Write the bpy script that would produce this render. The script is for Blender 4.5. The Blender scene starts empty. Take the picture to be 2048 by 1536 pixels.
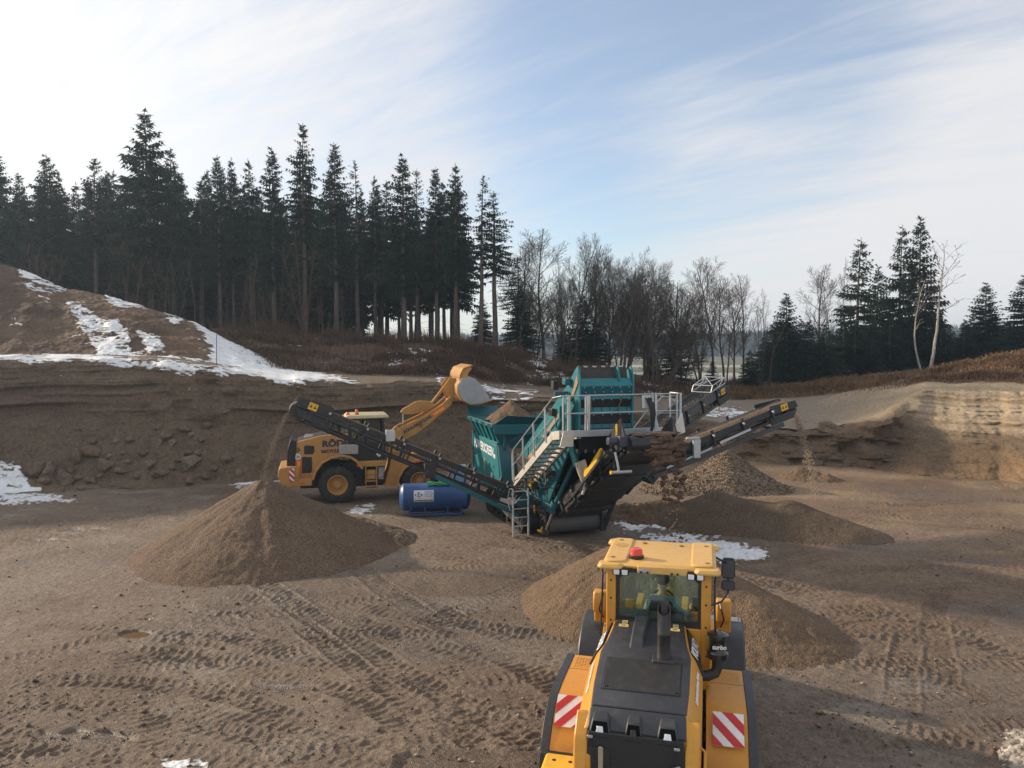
import bpy, bmesh, math, random
import numpy as np
from mathutils import Vector, Matrix

random.seed(7)
R = math.radians
SC = bpy.context.scene
COL = SC.collection

# ------------------------------------------------------------------ camera
CAM_H, FPX = 6.7, 1547.0
PITCH = math.atan((768 - 690) / FPX)
_c, _s = math.cos(PITCH), math.sin(PITCH)


def ray(px, py):
    dx, dy = (px - 1024) / FPX, (768 - py) / FPX
    return dx, _c + dy * _s, dy * _c - _s


def at_y(px, py, Y):
    d = ray(px, py)
    k = Y / d[1]
    return Vector((d[0] * k, Y, CAM_H + d[2] * k))


def at_z(px, py, z=0.0):
    d = ray(px, py)
    k = (z - CAM_H) / d[2]
    return Vector((d[0] * k, d[1] * k, z))


cam_d = bpy.data.cameras.new("camera")
cam = bpy.data.objects.new("camera", cam_d)
COL.objects.link(cam)
cam.location = (0, 0, CAM_H)
cam.rotation_euler = (math.pi / 2 - PITCH, 0, 0)
cam_d.sensor_fit = 'HORIZONTAL'
cam_d.sensor_width = 36
cam_d.lens = 36 * FPX / 2048
cam_d.clip_start = 0.1
cam_d.clip_end = 8000
SC.camera = cam

# ------------------------------------------------------------------ tagging
def tag(o, label=None, cat=None, group=None, kind=None):
    if label: o['label'] = label
    if cat: o['category'] = cat
    if group: o['group'] = group
    if kind: o['kind'] = kind
    return o


def empty(name, loc, az=0.0, label=None, cat=None, group=None):
    """az: heading, degrees clockwise from +Y, of the thing's own +Y axis"""
    o = bpy.data.objects.new(name, None)
    o.empty_display_size = 0.3
    COL.objects.link(o)
    o.location = loc
    o.rotation_euler = (0, 0, -R(az))
    return tag(o, label, cat, group)


def link_mesh(name, verts, faces, mat=None, parent=None, smooth=None, mats=None, mi=None):
    me = bpy.data.meshes.new(name)
    me.from_pydata(verts, [], faces)
    o = bpy.data.objects.new(name, me)
    COL.objects.link(o)
    for m in (mats or ([mat] if mat else [])):
        me.materials.append(m)
    if mi is not None:
        me.polygons.foreach_set('material_index', mi)
    if smooth is not None:
        me.shade_smooth()
        if smooth < 170:
            me.set_sharp_from_angle(angle=R(smooth))
    if parent: o.parent = parent
    return o


def np_mesh(name, V, Fc, mat=None, attrs=None, smooth=True, parent=None):
    """fast mesh from numpy verts (n,3) and quads/tris (m,k)"""
    me = bpy.data.meshes.new(name)
    V = np.ascontiguousarray(V, dtype=np.float32)
    Fc = np.ascontiguousarray(Fc, dtype=np.int32)
    k = Fc.shape[1]
    me.vertices.add(len(V)); me.vertices.foreach_set('co', V.ravel())
    me.loops.add(Fc.size); me.loops.foreach_set('vertex_index', Fc.ravel())
    me.polygons.add(len(Fc))
    me.polygons.foreach_set('loop_start', np.arange(0, Fc.size, k, dtype=np.int32))
    if smooth:
        me.polygons.foreach_set('use_smooth', np.ones(len(Fc), dtype=bool))
    me.update(calc_edges=True)
    for n, a in (attrs or {}).items():
        a = np.asarray(a, dtype=np.float32)
        if a.ndim == 2:
            at = me.attributes.new(n, 'FLOAT_COLOR', 'POINT')
            b = np.ones((len(V), 4), dtype=np.float32); b[:, :3] = a[:, :3]
            at.data.foreach_set('color', b.ravel())
        else:
            at = me.attributes.new(n, 'FLOAT', 'POINT')
            at.data.foreach_set('value', a.ravel())
    if mat: me.materials.append(mat)
    o = bpy.data.objects.new(name, me)
    COL.objects.link(o)
    if parent: o.parent = parent
    return o


def grid_faces(nr, nc):
    i = np.arange(nr - 1)[:, None] * nc + np.arange(nc - 1)[None, :]
    i = i.ravel()
    return np.stack([i, i + 1, i + nc + 1, i + nc], 1)


# ------------------------------------------------------------------ noise
_tabs = {}


def vn(x, y, seed=0):
    if seed not in _tabs:
        _tabs[seed] = np.random.RandomState(seed + 11).rand(256, 256).astype(np.float32)
    T = _tabs[seed]
    xi, yi = np.floor(x), np.floor(y)
    fx, fy = x - xi, y - yi
    fx = fx * fx * (3 - 2 * fx); fy = fy * fy * (3 - 2 * fy)
    a = xi.astype(np.int64) & 255; b = yi.astype(np.int64) & 255
    a1 = (a + 1) & 255; b1 = (b + 1) & 255
    return (T[a, b] * (1 - fx) + T[a1, b] * fx) * (1 - fy) + (T[a, b1] * (1 - fx) + T[a1, b1] * fx) * fy


def fbm(x, y, oc=4, seed=0, gain=0.5):
    t = 0; a = 1.0; n = 0
    for i in range(oc):
        t = t + a * (vn(x * 2 ** i + 17.3 * i, y * 2 ** i - 9.1 * i, seed + i) * 2 - 1)
        n += a; a *= gain
    return t / n


def sst(a, b, x):
    t = np.clip((x - a) / (b - a), 0, 1)
    return t * t * (3 - 2 * t)


def project(P):
    """world points (n,3) -> photo pixels, used once while building to find where a patch lies"""
    x, y, z = P[:, 0], P[:, 1], P[:, 2] - CAM_H
    f = y * _c - z * _s; u = y * _s + z * _c
    f = np.maximum(f, 0.1)
    return 1024 + FPX * x / f, 768 - FPX * u / f


def in_poly(px, py, poly):
    ins = np.zeros(px.shape, dtype=bool)
    n = len(poly)
    for i in range(n):
        x1, y1 = poly[i]; x2, y2 = poly[(i + 1) % n]
        c = ((y1 > py) != (y2 > py)) & (px < (x2 - x1) * (py - y1) / ((y2 - y1) if y2 != y1 else 1e-9) + x1)
        ins ^= c
    return ins


def poly_sd(px, py, poly):
    """signed distance in pixels (positive inside)"""
    d = np.full(px.shape, 1e9)
    n = len(poly)
    for i in range(n):
        x1, y1 = poly[i]; x2, y2 = poly[(i + 1) % n]
        ex, ey = x2 - x1, y2 - y1
        t = np.clip(((px - x1) * ex + (py - y1) * ey) / (ex * ex + ey * ey + 1e-9), 0, 1)
        d = np.minimum(d, np.hypot(px - x1 - t * ex, py - y1 - t * ey))
    return np.where(in_poly(px, py, poly), d, -d)


# ------------------------------------------------------------------ materials
class NT:
    def __init__(self, name):
        self.m = bpy.data.materials.new(name)
        self.m.use_nodes = True
        self.t = self.m.node_tree
        self.t.nodes.clear()
        self.out = self.t.nodes.new('ShaderNodeOutputMaterial')

    def n(self, typ, **kw):
        nd = self.t.nodes.new('ShaderNode' + typ)
        for k, v in kw.items():
            if k.startswith('i_'):
                nd.inputs[k[2:].replace('_', ' ')].default_value = v
            else:
                setattr(nd, k, v)
        return nd

    def l(self, a, b):
        self.t.links.new(a, b)

    def noise(self, vec, scale, detail=4, rough=0.55, dist=0.0):
        nd = self.n('TexNoise')
        nd.inputs['Scale'].default_value = scale
        nd.inputs['Detail'].default_value = detail
        nd.inputs['Roughness'].default_value = rough
        nd.inputs['Distortion'].default_value = dist
        if vec is not None: self.l(vec, nd.inputs['Vector'])
        return nd.outputs['Fac']

    def ramp(self, fac, *stops):
        nd = self.n('ValToRGB')
        el = nd.color_ramp.elements
        while len(el) < len(stops): el.new(0.5)
        for e, (p, c) in zip(el, stops):
            e.position = p
            e.color = (*c, 1) if isinstance(c, (tuple, list)) else (c, c, c, 1)
        self.l(fac, nd.inputs['Fac'])
        return nd.outputs['Color']

    def mix(self, fac, a, b, blend='MIX'):
        nd = self.n('Mix', data_type='RGBA', blend_type=blend)
        for s, v in ((nd.inputs[0], fac), (nd.inputs[6], a), (nd.inputs[7], b)):
            if isinstance(v, (int, float)): s.default_value = v if s.type == 'VALUE' else (v, v, v, 1)
            elif isinstance(v, (tuple, list)): s.default_value = (*v[:3], 1)
            else: self.l(v, s)
        return nd.outputs[2]

    def math(self, op, a, b=0.0, clamp=False):
        nd = self.n('Math', operation=op, use_clamp=clamp)
        for s, v in ((nd.inputs[0], a), (nd.inputs[1], b)):
            if isinstance(v, (int, float)): s.default_value = v
            else: self.l(v, s)
        return nd.outputs[0]

    def attr(self, name, out='Fac'):
        return self.n('Attribute', attribute_name=name).outputs[out]

    def bump(self, h, strength=0.5, dist=0.02):
        nd = self.n('Bump')
        nd.inputs['Strength'].default_value = strength
        nd.inputs['Distance'].default_value = dist
        self.l(h, nd.inputs['Height'])
        return nd.outputs['Normal']

    def bsdf(self, col, rough=0.6, metal=0.0, normal=None, spec=None, coat=0.0):
        b = self.n('BsdfPrincipled')
        for key, v in (('Base Color', col), ('Roughness', rough), ('Metallic', metal)):
            s = b.inputs[key]
            if isinstance(v, (int, float)): s.default_value = v
            elif isinstance(v, (tuple, list)): s.default_value = (*v[:3], 1)
            else: self.l(v, s)
        if spec is not None: b.inputs['Specular IOR Level'].default_value = spec
        if coat: b.inputs['Coat Weight'].default_value = coat; b.inputs['Coat Roughness'].default_value = 0.15
        if normal is not None: self.l(normal, b.inputs['Normal'])
        self.l(b.outputs[0], self.out.inputs['Surface'])
        return b


MUD = (0.155, 0.115, 0.08)


def paint(name, col, rough=0.42, metal=0.0, dust=0.35, var=0.12, scale=1.6, dustcol=MUD, coat=0.0, bump=0.0, spec=None):
    """painted / rubber / bare metal surface with blotchy tone and patches of dried mud"""
    t = NT(name)
    co = t.n('TexCoord').outputs['Object']
    n1 = t.noise(co, scale, 5, 0.6)
    n2 = t.noise(co, scale * 5.3, 6, 0.7)
    n3 = t.noise(co, scale * 22, 3, 0.6)
    c = t.mix(t.ramp(n1, (0.35, 0.0), (0.7, 1.0)), tuple(x * (1 - var) for x in col), tuple(min(1, x * (1 + var)) for x in col))
    dm = t.math('MULTIPLY', t.ramp(n2, (0.5, 0.0), (0.72, 1.0)), dust)
    c = t.mix(dm, c, dustcol)
    sp = t.math('MULTIPLY', t.ramp(n3, (0.62, 0.0), (0.7, 1.0)), dust * 0.6)
    c = t.mix(sp, c, tuple(x * 0.8 for x in dustcol))
    rg = t.math('ADD', t.math('MULTIPLY', dm, 0.4), t.math('ADD', t.math('MULTIPLY', n2, 0.16), rough - 0.08), clamp=True)
    nrm = t.bump(n3, bump, 0.01) if bump else None
    t.bsdf(c, rg, metal, nrm, coat=coat, spec=spec)
    return t.m


# ------------------------------------------------------------------ sky and sun
SUN_AZ, SUN_EL = -66.0, 20.5
SUN_DIR = Vector((math.sin(R(SUN_AZ)) * math.cos(R(SUN_EL)), math.cos(R(SUN_AZ)) * math.cos(R(SUN_EL)), math.sin(R(SUN_EL))))
sun_d = bpy.data.lights.new("sun", 'SUN')
sun_d.energy = 4.2
sun_d.angle = R(2.0)
sun_d.color = (1.0, 0.84, 0.66)
sun = bpy.data.objects.new("sun", sun_d)
COL.objects.link(sun)
sun.rotation_euler = SUN_DIR.to_track_quat('Z', 'Y').to_euler()

W = bpy.data.worlds.new("World")
SC.world = W
W.use_nodes = True
wt = NT.__new__(NT)
wt.t = W.node_tree
wt.t.nodes.clear()
wo = wt.t.nodes.new('ShaderNodeOutputWorld')
sky = wt.n('TexSky', sky_type='NISHITA', sun_disc=False)
sky.sun_elevation = R(SUN_EL)
sky.sun_rotation = R(SUN_AZ)
sky.air_density = 1.0; sky.dust_density = 0.8; sky.ozone_density = 1.6
sky.altitude = 500
bg1 = wt.n('Background'); bg1.inputs['Strength'].default_value = 0.15
wt.l(sky.outputs[0], bg1.inputs['Color'])
# thin cirrus: noise on the sky direction, projected on a high flat layer
gen = wt.n('TexCoord').outputs['Generated']
sep = wt.n('SeparateXYZ'); wt.l(gen, sep.inputs[0])
zz = wt.math('ADD', wt.math('MAXIMUM', sep.outputs['Z'], 0.0), 0.16)
px_ = wt.math('DIVIDE', sep.outputs['X'], zz)
py_ = wt.math('DIVIDE', sep.outputs['Y'], zz)
cmb = wt.n('CombineXYZ'); wt.l(px_, cmb.inputs[0]); wt.l(py_, cmb.inputs[1])
mp = wt.n('Mapping', vector_type='TEXTURE'); wt.l(cmb.outputs[0], mp.inputs['Vector'])
mp.inputs['Rotation'].default_value = (0, 0, R(-24)); mp.inputs['Scale'].default_value = (2.2, 0.9, 1)
mp2 = wt.n('Mapping', vector_type='TEXTURE'); wt.l(cmb.outputs[0], mp2.inputs['Vector'])
mp2.inputs['Rotation'].default_value = (0, 0, R(-33)); mp2.inputs['Scale'].default_value = (3.4, 0.7, 1); mp2.inputs['Location'].default_value = (3.1, 1.7, 0)
c1 = wt.noise(mp.outputs[0], 0.8, 6, 0.55, 0.5)
c2 = wt.noise(mp2.outputs[0], 1.9, 8, 0.64, 1.0)
mp3 = wt.n('Mapping', vector_type='TEXTURE'); wt.l(cmb.outputs[0], mp3.inputs['Vector'])
mp3.inputs['Rotation'].default_value = (0, 0, R(-48)); mp3.inputs['Scale'].default_value = (1.9, 0.42, 1); mp3.inputs['Location'].default_value = (-2.3, 4.4, 0)
c3 = wt.noise(mp3.outputs[0], 2.6, 9, 0.68, 1.6)


def dirmask(az, el, lo, hi):
    d = wt.n('VectorMath', operation='DOT_PRODUCT')
    wt.l(gen, d.inputs[0])
    d.inputs[1].default_value = (math.sin(R(az)) * math.cos(R(el)), math.cos(R(az)) * math.cos(R(el)), math.sin(R(el)))
    mr = wt.n('MapRange', interpolation_type='SMOOTHERSTEP')
    wt.l(d.outputs['Value'], mr.inputs['Value'])
    mr.inputs['From Min'].default_value = math.cos(R(lo)); mr.inputs['From Max'].default_value = math.cos(R(hi))
    return mr.outputs[0]


sunm = dirmask(SUN_AZ, SUN_EL, 66, 8)          # whiter veil towards the sun
gap = dirmask(12, 18, 19, 3)                   # the clear blue gap
gap2 = dirmask(25, 27, 17, 4)
lowr = dirmask(25, 10, 20, 5)                  # bank of white cloud low on the right
cov = wt.math('ADD', wt.math('MULTIPLY', c1, 0.80), wt.math('MULTIPLY', c2, 0.95))
cov = wt.math('ADD', cov, wt.math('MULTIPLY', wt.math('SUBTRACT', c3, 0.5), 0.48))
cov = wt.math('ADD', cov, wt.math('MULTIPLY', sunm, 0.34))
cov = wt.math('ADD', cov, wt.math('MULTIPLY', lowr, 0.36))
cov = wt.math('SUBTRACT', cov, wt.math('MULTIPLY', gap, 0.40))
cov = wt.math('SUBTRACT', cov, wt.math('MULTIPLY', gap2, 0.36))
mr = wt.n('MapRange', interpolation_type='SMOOTHSTEP'); wt.l(cov, mr.inputs['Value'])
mr.inputs['From Min'].default_value = 0.36; mr.inputs['From Max'].default_value = 1.28
mr.inputs['To Min'].default_value = 0.20; mr.inputs['To Max'].default_value = 0.97
ccol = wt.mix(sunm, (0.95, 0.94, 0.95), (1.0, 0.98, 0.95))
bg2 = wt.n('Background')
wt.l(ccol, bg2.inputs['Color'])
wt.l(wt.math('ADD', wt.math('MULTIPLY', sunm, 0.15), 0.72), bg2.inputs['Strength'])
msh = wt.n('MixShader')
wt.l(mr.outputs[0], msh.inputs[0]); wt.l(bg1.outputs[0], msh.inputs[1]); wt.l(bg2.outputs[0], msh.inputs[2])
wt.l(msh.outputs[0], wo.inputs['Surface'])

SC.view_settings.view_transform = 'Standard'
SC.view_settings.look = 'None'
SC.view_settings.exposure = 0.33
SC.view_settings.gamma = 1.0
# ================================================================== terrain
# profile of the pit wall seen from the yard: for a run of bearings, the foot of the wall, its upper edge,
# the back of the bench and the crest of the bank behind, each as (distance, height)
_K = [  # px, foot Y, edge (Y,z), bench back (Y,z), crest (Y,z)
    (-900, 27.0, (31.0, 6.3), (36.0, 6.5), (52, 9.0)),
    (-300, 32.0, (36.0, 6.2), (41.0, 6.4), (56, 9.0)),
    (0,    34.6, (38.5, 6.02), (43.5, 6.2), (58, 8.6)),
    (300,  36.0, (40.0, 6.05), (44.5, 6.15), (58, 8.0)),
    (430,  36.6, (40.6, 5.55), (45.5, 5.75), (58, 7.8)),
    (560,  37.4, (41.0, 4.95), (46.0, 5.1), (58, 7.55)),
    (700,  38.4, (41.8, 4.65), (47.0, 4.85), (58, 7.25)),
    (900,  41.0, (44.0, 4.5), (48.0, 4.65), (58, 6.75)),
    (1000, 42.0, (44.5, 3.9), (51.0, 4.1), (59, 6.2)),
    (1150, 43.0, (45.0, 3.5), (52.0, 3.75), (60, 4.9)),
    (1300, 43.5, (45.6, 2.7), (54.0, 3.0), (61, 3.6)),
    (1400, 44.0, (46.2, 2.35), (58.0, 2.55), (64, 2.9)),
    (1500, 43.6, (46.0, 1.95), (60.0, 2.45), (66, 3.1)),
    (1600, 42.6, (44.8, 1.8), (59.0, 2.7), (65, 3.35)),
    (1650, 42.2, (44.5, 1.8), (58.0, 2.95), (64, 3.6)),
    (1750, 40.6, (43.8, 2.5), (52.5, 3.85), (60, 4.25)),
    (1850, 39.6, (46.0, 4.15), (50.0, 4.3), (60, 4.5)),
    (1920, 38.8, (45.2, 4.2), (48.5, 4.35), (56, 5.2)),
    (2048, 37.4, (42.8, 4.15), (46.5, 4.4), (54, 6.0)),
    (2300, 36.0, (41.0, 4.3), (45.0, 4.6), (52, 6.8)),
    (3000, 33.0, (38.0, 4.6), (42.0, 4.9), (48, 7.5))]
_kp = np.array([k[0] for k in _K], float)


def kin(px, f):
    return np.interp(px, _kp, np.array([f(k) for k in _K], float))


NCOL = 1150
pxc = np.concatenate([np.linspace(-900, -60, 90, endpoint=False), np.linspace(-60, 2108, NCOL - 180), np.linspace(2110, 3000, 90)])
nC = len(pxc)
tc = (pxc - 1024) / FPX
Y0 = kin(pxc, lambda k: k[1]); Y1 = kin(pxc, lambda k: k[2][0]); Z1 = kin(pxc, lambda k: k[2][1])
Y2 = kin(pxc, lambda k: k[3][0]); Z2 = kin(pxc, lambda k: k[3][1]); Y3 = kin(pxc, lambda k: k[4][0]); Z3 = kin(pxc, lambda k: k[4][1])
xa = tc * 42
Y0 = Y0 + 0.5 * fbm(xa * 0.35, xa * 0, 3, 3)
Y1 = Y1 + 0.55 * fbm(xa * 0.3, xa * 0 + 5, 3, 4) + 0.2 * fbm(xa * 1.4, xa * 0 + 2, 3, 5)
Z1 = Z1 + 0.16 * fbm(xa * 0.35, xa * 0 + 9, 2, 6) + 0.09 * fbm(xa * 1.3, xa * 0, 2, 8)
rightw = sst(1380, 1560, pxc)         # the right hand wall is lower and cut in blocks
layerw = sst(1760, 1860, pxc)         # further right it is layered pale sand
rows = []
NR1, NR2, NR3, NR4 = 190, 60, 120, 36
rY, rZ, rR = [], [], []
for i in range(NR1):                  # wall
    v = i / (NR1 - 1)
    # left: scree below, steep face above; right: steep lower block, then sloping
    yl = np.interp(v, [0, 0.22, 0.42, 0.55, 0.93, 1.0], [0, 0.22, 0.5, 0.66, 0.9, 1.0]); zl = np.interp(v, [0, 0.22, 0.42, 0.55, 0.93, 1.0], [0, 0.12, 0.36, 0.5, 0.955, 1.0])
    yr = np.interp(v, [0, 0.35, 0.85, 1.0], [0, 0.35, 0.62, 1.0]); zr = np.interp(v, [0, 0.35, 0.85, 1.0], [0, 0.22, 0.86, 1.0])
    ys = np.interp(v, [0, 0.3, 0.6, 1.0], [0, 0.2, 0.45, 1.0]); zs = np.interp(v, [0, 0.3, 0.6, 1.0], [0, 0.27, 0.58, 1.0])
    w1, w2 = rightw * (1 - layerw), layerw
    yy = yl * (1 - rightw) + yr * w1 + ys * w2 * rightw
    zz_ = zl * (1 - rightw) + zr * w1 + zs * w2 * rightw
    rY.append(Y0 + (Y1 - Y0) * yy); rZ.append(-0.12 + (Z1 + 0.12) * zz_); rR.append(np.full(nC, v))
for i in range(1, NR2 + 1):           # bench
    v = i / NR2
    rY.append(Y1 + (Y2 - Y1) * v); rZ.append(Z1 + (Z2 - Z1) * v); rR.append(np.full(nC, 1 + v))
for i in range(1, NR3 + 1):           # bank
    v = i / NR3
    e = v * v * (3 - 2 * v) * 0.6 + v * 0.4
    rY.append(Y2 + (Y3 - Y2) * v); rZ.append(Z2 + (Z3 - Z2) * e); rR.append(np.full(nC, 2 + v))
for i in range(1, NR4 + 1):           # ground under the wood, falling away to the fields
    v = i / NR4
    yy = Y3 + (118 - Y3) * v
    drop = np.where(v < 0.25, 0.0, (v - 0.25) / 0.75)
    rY.append(yy); rZ.append(Z3 * (1 - drop ** 1.5) + (-2.2) * drop ** 1.5 - 0.25 * v); rR.append(np.full(nC, 3 + v))
TY, TZ, TR = np.array(rY), np.array(rZ), np.array(rR)
TX = TY * tc[None, :]
PX = np.broadcast_to(pxc[None, :], TY.shape)
RW = np.broadcast_to(rightw[None, :], TY.shape); LW = np.broadcast_to(layerw[None, :], TY.shape)
face = sst(0.0, 0.06, TR) * (1 - sst(0.97, 1.02, TR))
# beds: horizontal ledges standing out of the face, warped a little along it
warp = 0.42 * fbm(TX * 0.16, TZ * 0.35, 4, 21) + 0.012 * TX
bamp = 0.25 + 0.75 * sst(-.3, .35, fbm(TX * 0.28, TZ * 0.8, 3, 20))
bed = vn(TZ * 3.2 + warp * 3, TX * 0.05 + 3, 22) - 0.5 + 0.6 * (vn(TZ * 7.5 + warp * 7, TX * 0.11, 23) - 0.5) + 0.35 * (vn(TZ * 16 + warp * 16, TX * 0.2, 27) - 0.5)
up = sst(0.42, 0.62, TR)
TY2 = TY - face * up * (0.34 * bed * bamp) - face * LW * 0.55 * bamp * bed * sst(0.35, 0.48, TR) * (1 - .8 * sst(0.72, 0.82, TR))
# one long overhanging lip in the upper left wall and rough lumps everywhere
lip = np.exp(-((TZ - (3.55 + 0.35 * fbm(TX * 0.1, TX * 0 + 1, 2, 31) - 0.02 * (TX + 10))) / 0.10) ** 2) * sst(0.25, 0.55, vn(TX * 0.22, TX * 0, 33))
TY2 -= face * (1 - RW) * lip * 0.45
lump = fbm(TX * 0.9, TZ * 1.3 + TY * 0.3, 5, 24)
TY2 -= face * lump * (0.34 + 0.5 * RW * (1 - LW))
blk = np.abs(fbm(TX * 0.42 + 3, TZ * 0.75, 3, 25))
TY2 -= face * RW * (1 - LW) * (blk - 0.25) * 2.1
scree = (1 - sst(0.42, 0.6, TR)) * sst(0.0, 0.08, TR) * (1 - RW)
TZ2 = TZ + scree * 0.28 * fbm(TX * 1.1, TY * 1.1, 5, 26, 0.6) + scree * 0.5 * fbm(TX * 0.3, TY * 0.4, 2, 28)
# gullies run down the scree of the layered face
TY2 -= face * LW * 0.16 * fbm(TX * 3.2, TZ * 0.5, 4, 29)
bench = sst(1.0, 1.1, TR) * (1 - sst(1.9, 2.0, TR))
TZ2 = TZ2 + bench * (0.07 * fbm(TX * 0.5, TY * 0.5, 4, 40) + 0.0) + bench * RW * (0.22 * fbm(TX * 0.5, TY * 0.6, 5, 41) + 0.12 * (vn(TY * 0.9 + 0.25 * fbm(TX * .3, TY * .3, 2, 46) * 4, TX * 0.12, 47) - .5))
bank = sst(1.95, 2.2, TR)
TZ2 = TZ2 + bank * (0.32 * fbm(TX * 0.45, TY * 0.5, 4, 42) + 0.1 * fbm(TX * 2.1, TY * 2.1, 3, 43)) * (1 - sst(3.2, 3.5, TR))
TX2 = TX + face * 0.1 * fbm(TX * 1.7, TZ * 1.7, 3, 44)
TV = np.stack([TX2.ravel(), TY2.ravel(), TZ2.ravel()], 1)
# what the ground is made of
def lerp3(a, b, w): return a * (1 - w[..., None]) + b * w[..., None]
nA = fbm(TX * 0.25, TZ * 0.9 + TY * 0.25, 4, 50); nB = fbm(TX * 1.3, TY * 1.3 + TZ * 2, 4, 51)
brown = np.array([0.165, 0.118, 0.08]); grey = np.array([0.335, 0.28, 0.222]); pale = np.array([0.50, 0.405, 0.285]); ochre = np.array([0.35, 0.245, 0.145])
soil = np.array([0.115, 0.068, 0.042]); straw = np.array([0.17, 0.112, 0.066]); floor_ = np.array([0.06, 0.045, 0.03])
TC = np.broadcast_to(brown, TX.shape + (3,)).copy()
TC = lerp3(TC, np.array([0.21, 0.155, 0.108]), 0.7 * sst(-0.1, 0.5, nA) * (1 - RW))
TC = lerp3(TC, np.array([0.215, 0.147, 0.09]), RW * (1 - LW))
bedc = sst(0.35, 0.75, bed + 0.5 + 0.3 * nB)
TC = lerp3(TC, lerp3(np.broadcast_to(ochre, TX.shape + (3,)), np.broadcast_to(pale, TX.shape + (3,)), bedc), LW * sst(0.3, 0.55, TR + 0.08 * nA))
TC = lerp3(TC, np.broadcast_to(np.array([0.36, 0.235, 0.13]), TX.shape + (3,)), LW * (1 - sst(0.3, 0.55, TR + 0.08 * nA)))
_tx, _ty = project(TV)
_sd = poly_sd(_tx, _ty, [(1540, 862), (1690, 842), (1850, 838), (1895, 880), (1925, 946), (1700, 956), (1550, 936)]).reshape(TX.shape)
darker = sst(-14, 16, _sd + 16 * nB) * (TR < 1.02)  # cast shadow on the right wall, painted into the earth colour
TC = lerp3(TC, np.broadcast_to(np.array([0.135, 0.095, 0.064]), TX.shape + (3,)), 0.75 * darker)
bw = sst(0.96, 1.02, TR)
bcol0 = lerp3(np.broadcast_to(np.array([0.2, 0.155, 0.115]), TX.shape + (3,)), np.broadcast_to(grey, TX.shape + (3,)), sst(1240, 1420, PX))
bcol = lerp3(bcol0, np.broadcast_to(np.array([0.47, 0.37, 0.25]), TX.shape + (3,)), sst(1580, 1800, PX + 60 * nA))
TC = lerp3(TC, bcol, bw)
kw = sst(1.93, 2.06, TR + 0.05 * nB)
kcol = lerp3(np.broadcast_to(soil, TX.shape + (3,)), np.broadcast_to(straw, TX.shape + (3,)), np.clip(sst(-0.2, 0.5, nB) + 0.6 * RW, 0, 1))
TC = lerp3(TC, kcol, kw)
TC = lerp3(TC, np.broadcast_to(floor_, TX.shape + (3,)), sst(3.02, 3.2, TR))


def earth_mat(name, fine=18.0, bump=0.6, dist=0.05, rough=0.9, stones=True, wet=None, stone_scale=13.0):
    t = NT(name)
    pos = t.n('NewGeometry').outputs['Position']
    c = t.attr('Col', 'Color')
    n1 = t.noise(pos, 1.1, 5, 0.6); n2 = t.noise(pos, 5.5, 6, 0.68); n3 = t.noise(pos, fine, 6, 0.75); n4 = t.noise(pos, fine * 3.1, 3, 0.7)
    c = t.mix(t.ramp(n1, (0.3, 0.0), (0.7, 0.5)), c, t.mix(1.0, c, (0.72, 0.69, 0.66), 'MULTIPLY'))
    c = t.mix(t.ramp(n2, (0.36, 0.0), (0.66, 1.0)), t.mix(1.0, c, (0.70, 0.68, 0.66), 'MULTIPLY'), t.mix(1.0, c, (1.18, 1.16, 1.12), 'MULTIPLY'))
    c = t.mix(t.ramp(n3, (0.4, 0.0), (0.62, 1.0)), t.mix(1.0, c, (0.72, 0.7, 0.68), 'MULTIPLY'), t.mix(1.0, c, (1.12, 1.11, 1.08), 'MULTIPLY'))
    c = t.mix(t.ramp(n4, (0.38, 0.0), (0.6, 1.0)), t.mix(1.0, c, (0.74, 0.73, 0.72), 'MULTIPLY'), t.mix(1.0, c, (1.1, 1.1, 1.09), 'MULTIPLY'))
    h = t.math('ADD', t.math('MULTIPLY', n2, 1.0), t.math('ADD', t.math('MULTIPLY', n3, 0.8), t.math('MULTIPLY', n4, 0.35)))
    if stones:
        vo = t.n('TexVoronoi', feature='F1'); vo.inputs['Scale'].default_value = stone_scale; vo.inputs['Randomness'].default_value = 1.0
        t.l(pos, vo.inputs['Vector'])
        st = t.ramp(vo.outputs['Distance'], (0.12, 1.0), (0.34, 0.0))
        sel = t.ramp(t.n('SeparateColor').outputs[0], (0.55, 0.0), (0.6, 1.0))
        sc_ = sel.node.inputs['Fac'].links[0].from_node
        t.l(vo.outputs['Color'], sc_.inputs[0])
        m = t.math('MULTIPLY', st, sel)
        c = t.mix(t.math('MULTIPLY', m, 0.55), c, t.mix(t.ramp(vo.outputs['Color'], (0.2, 0.0), (0.9, 1.0)), (0.2, 0.16, 0.125), (0.42, 0.37, 0.31)))
        h = t.math('ADD', h, t.math('MULTIPLY', m, 0.5))
    rg = rough
    if wet:
        w = t.attr(wet)
        c = t.mix(t.math('MULTIPLY', w, 0.45), c, t.mix(1.0, c, (0.45, 0.42, 0.4), 'MULTIPLY'))
        rg = t.math('SUBTRACT', rough, t.math('MULTIPLY', w, 0.5))
    t.bsdf(c, rg, 0, t.bump(h, bump, dist), spec=0.35)
    return t.m


M_EARTH = earth_mat('pit earth')
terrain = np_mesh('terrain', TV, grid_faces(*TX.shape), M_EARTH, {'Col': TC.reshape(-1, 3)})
tag(terrain, kind='structure')


def terr_z(px, Yv):
    """height of the terrain at bearing px and distance Y"""
    j = int(np.argmin(np.abs(pxc - px)))
    return float(np.interp(Yv, TY[:, j], TZ2[:, j]))


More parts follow.
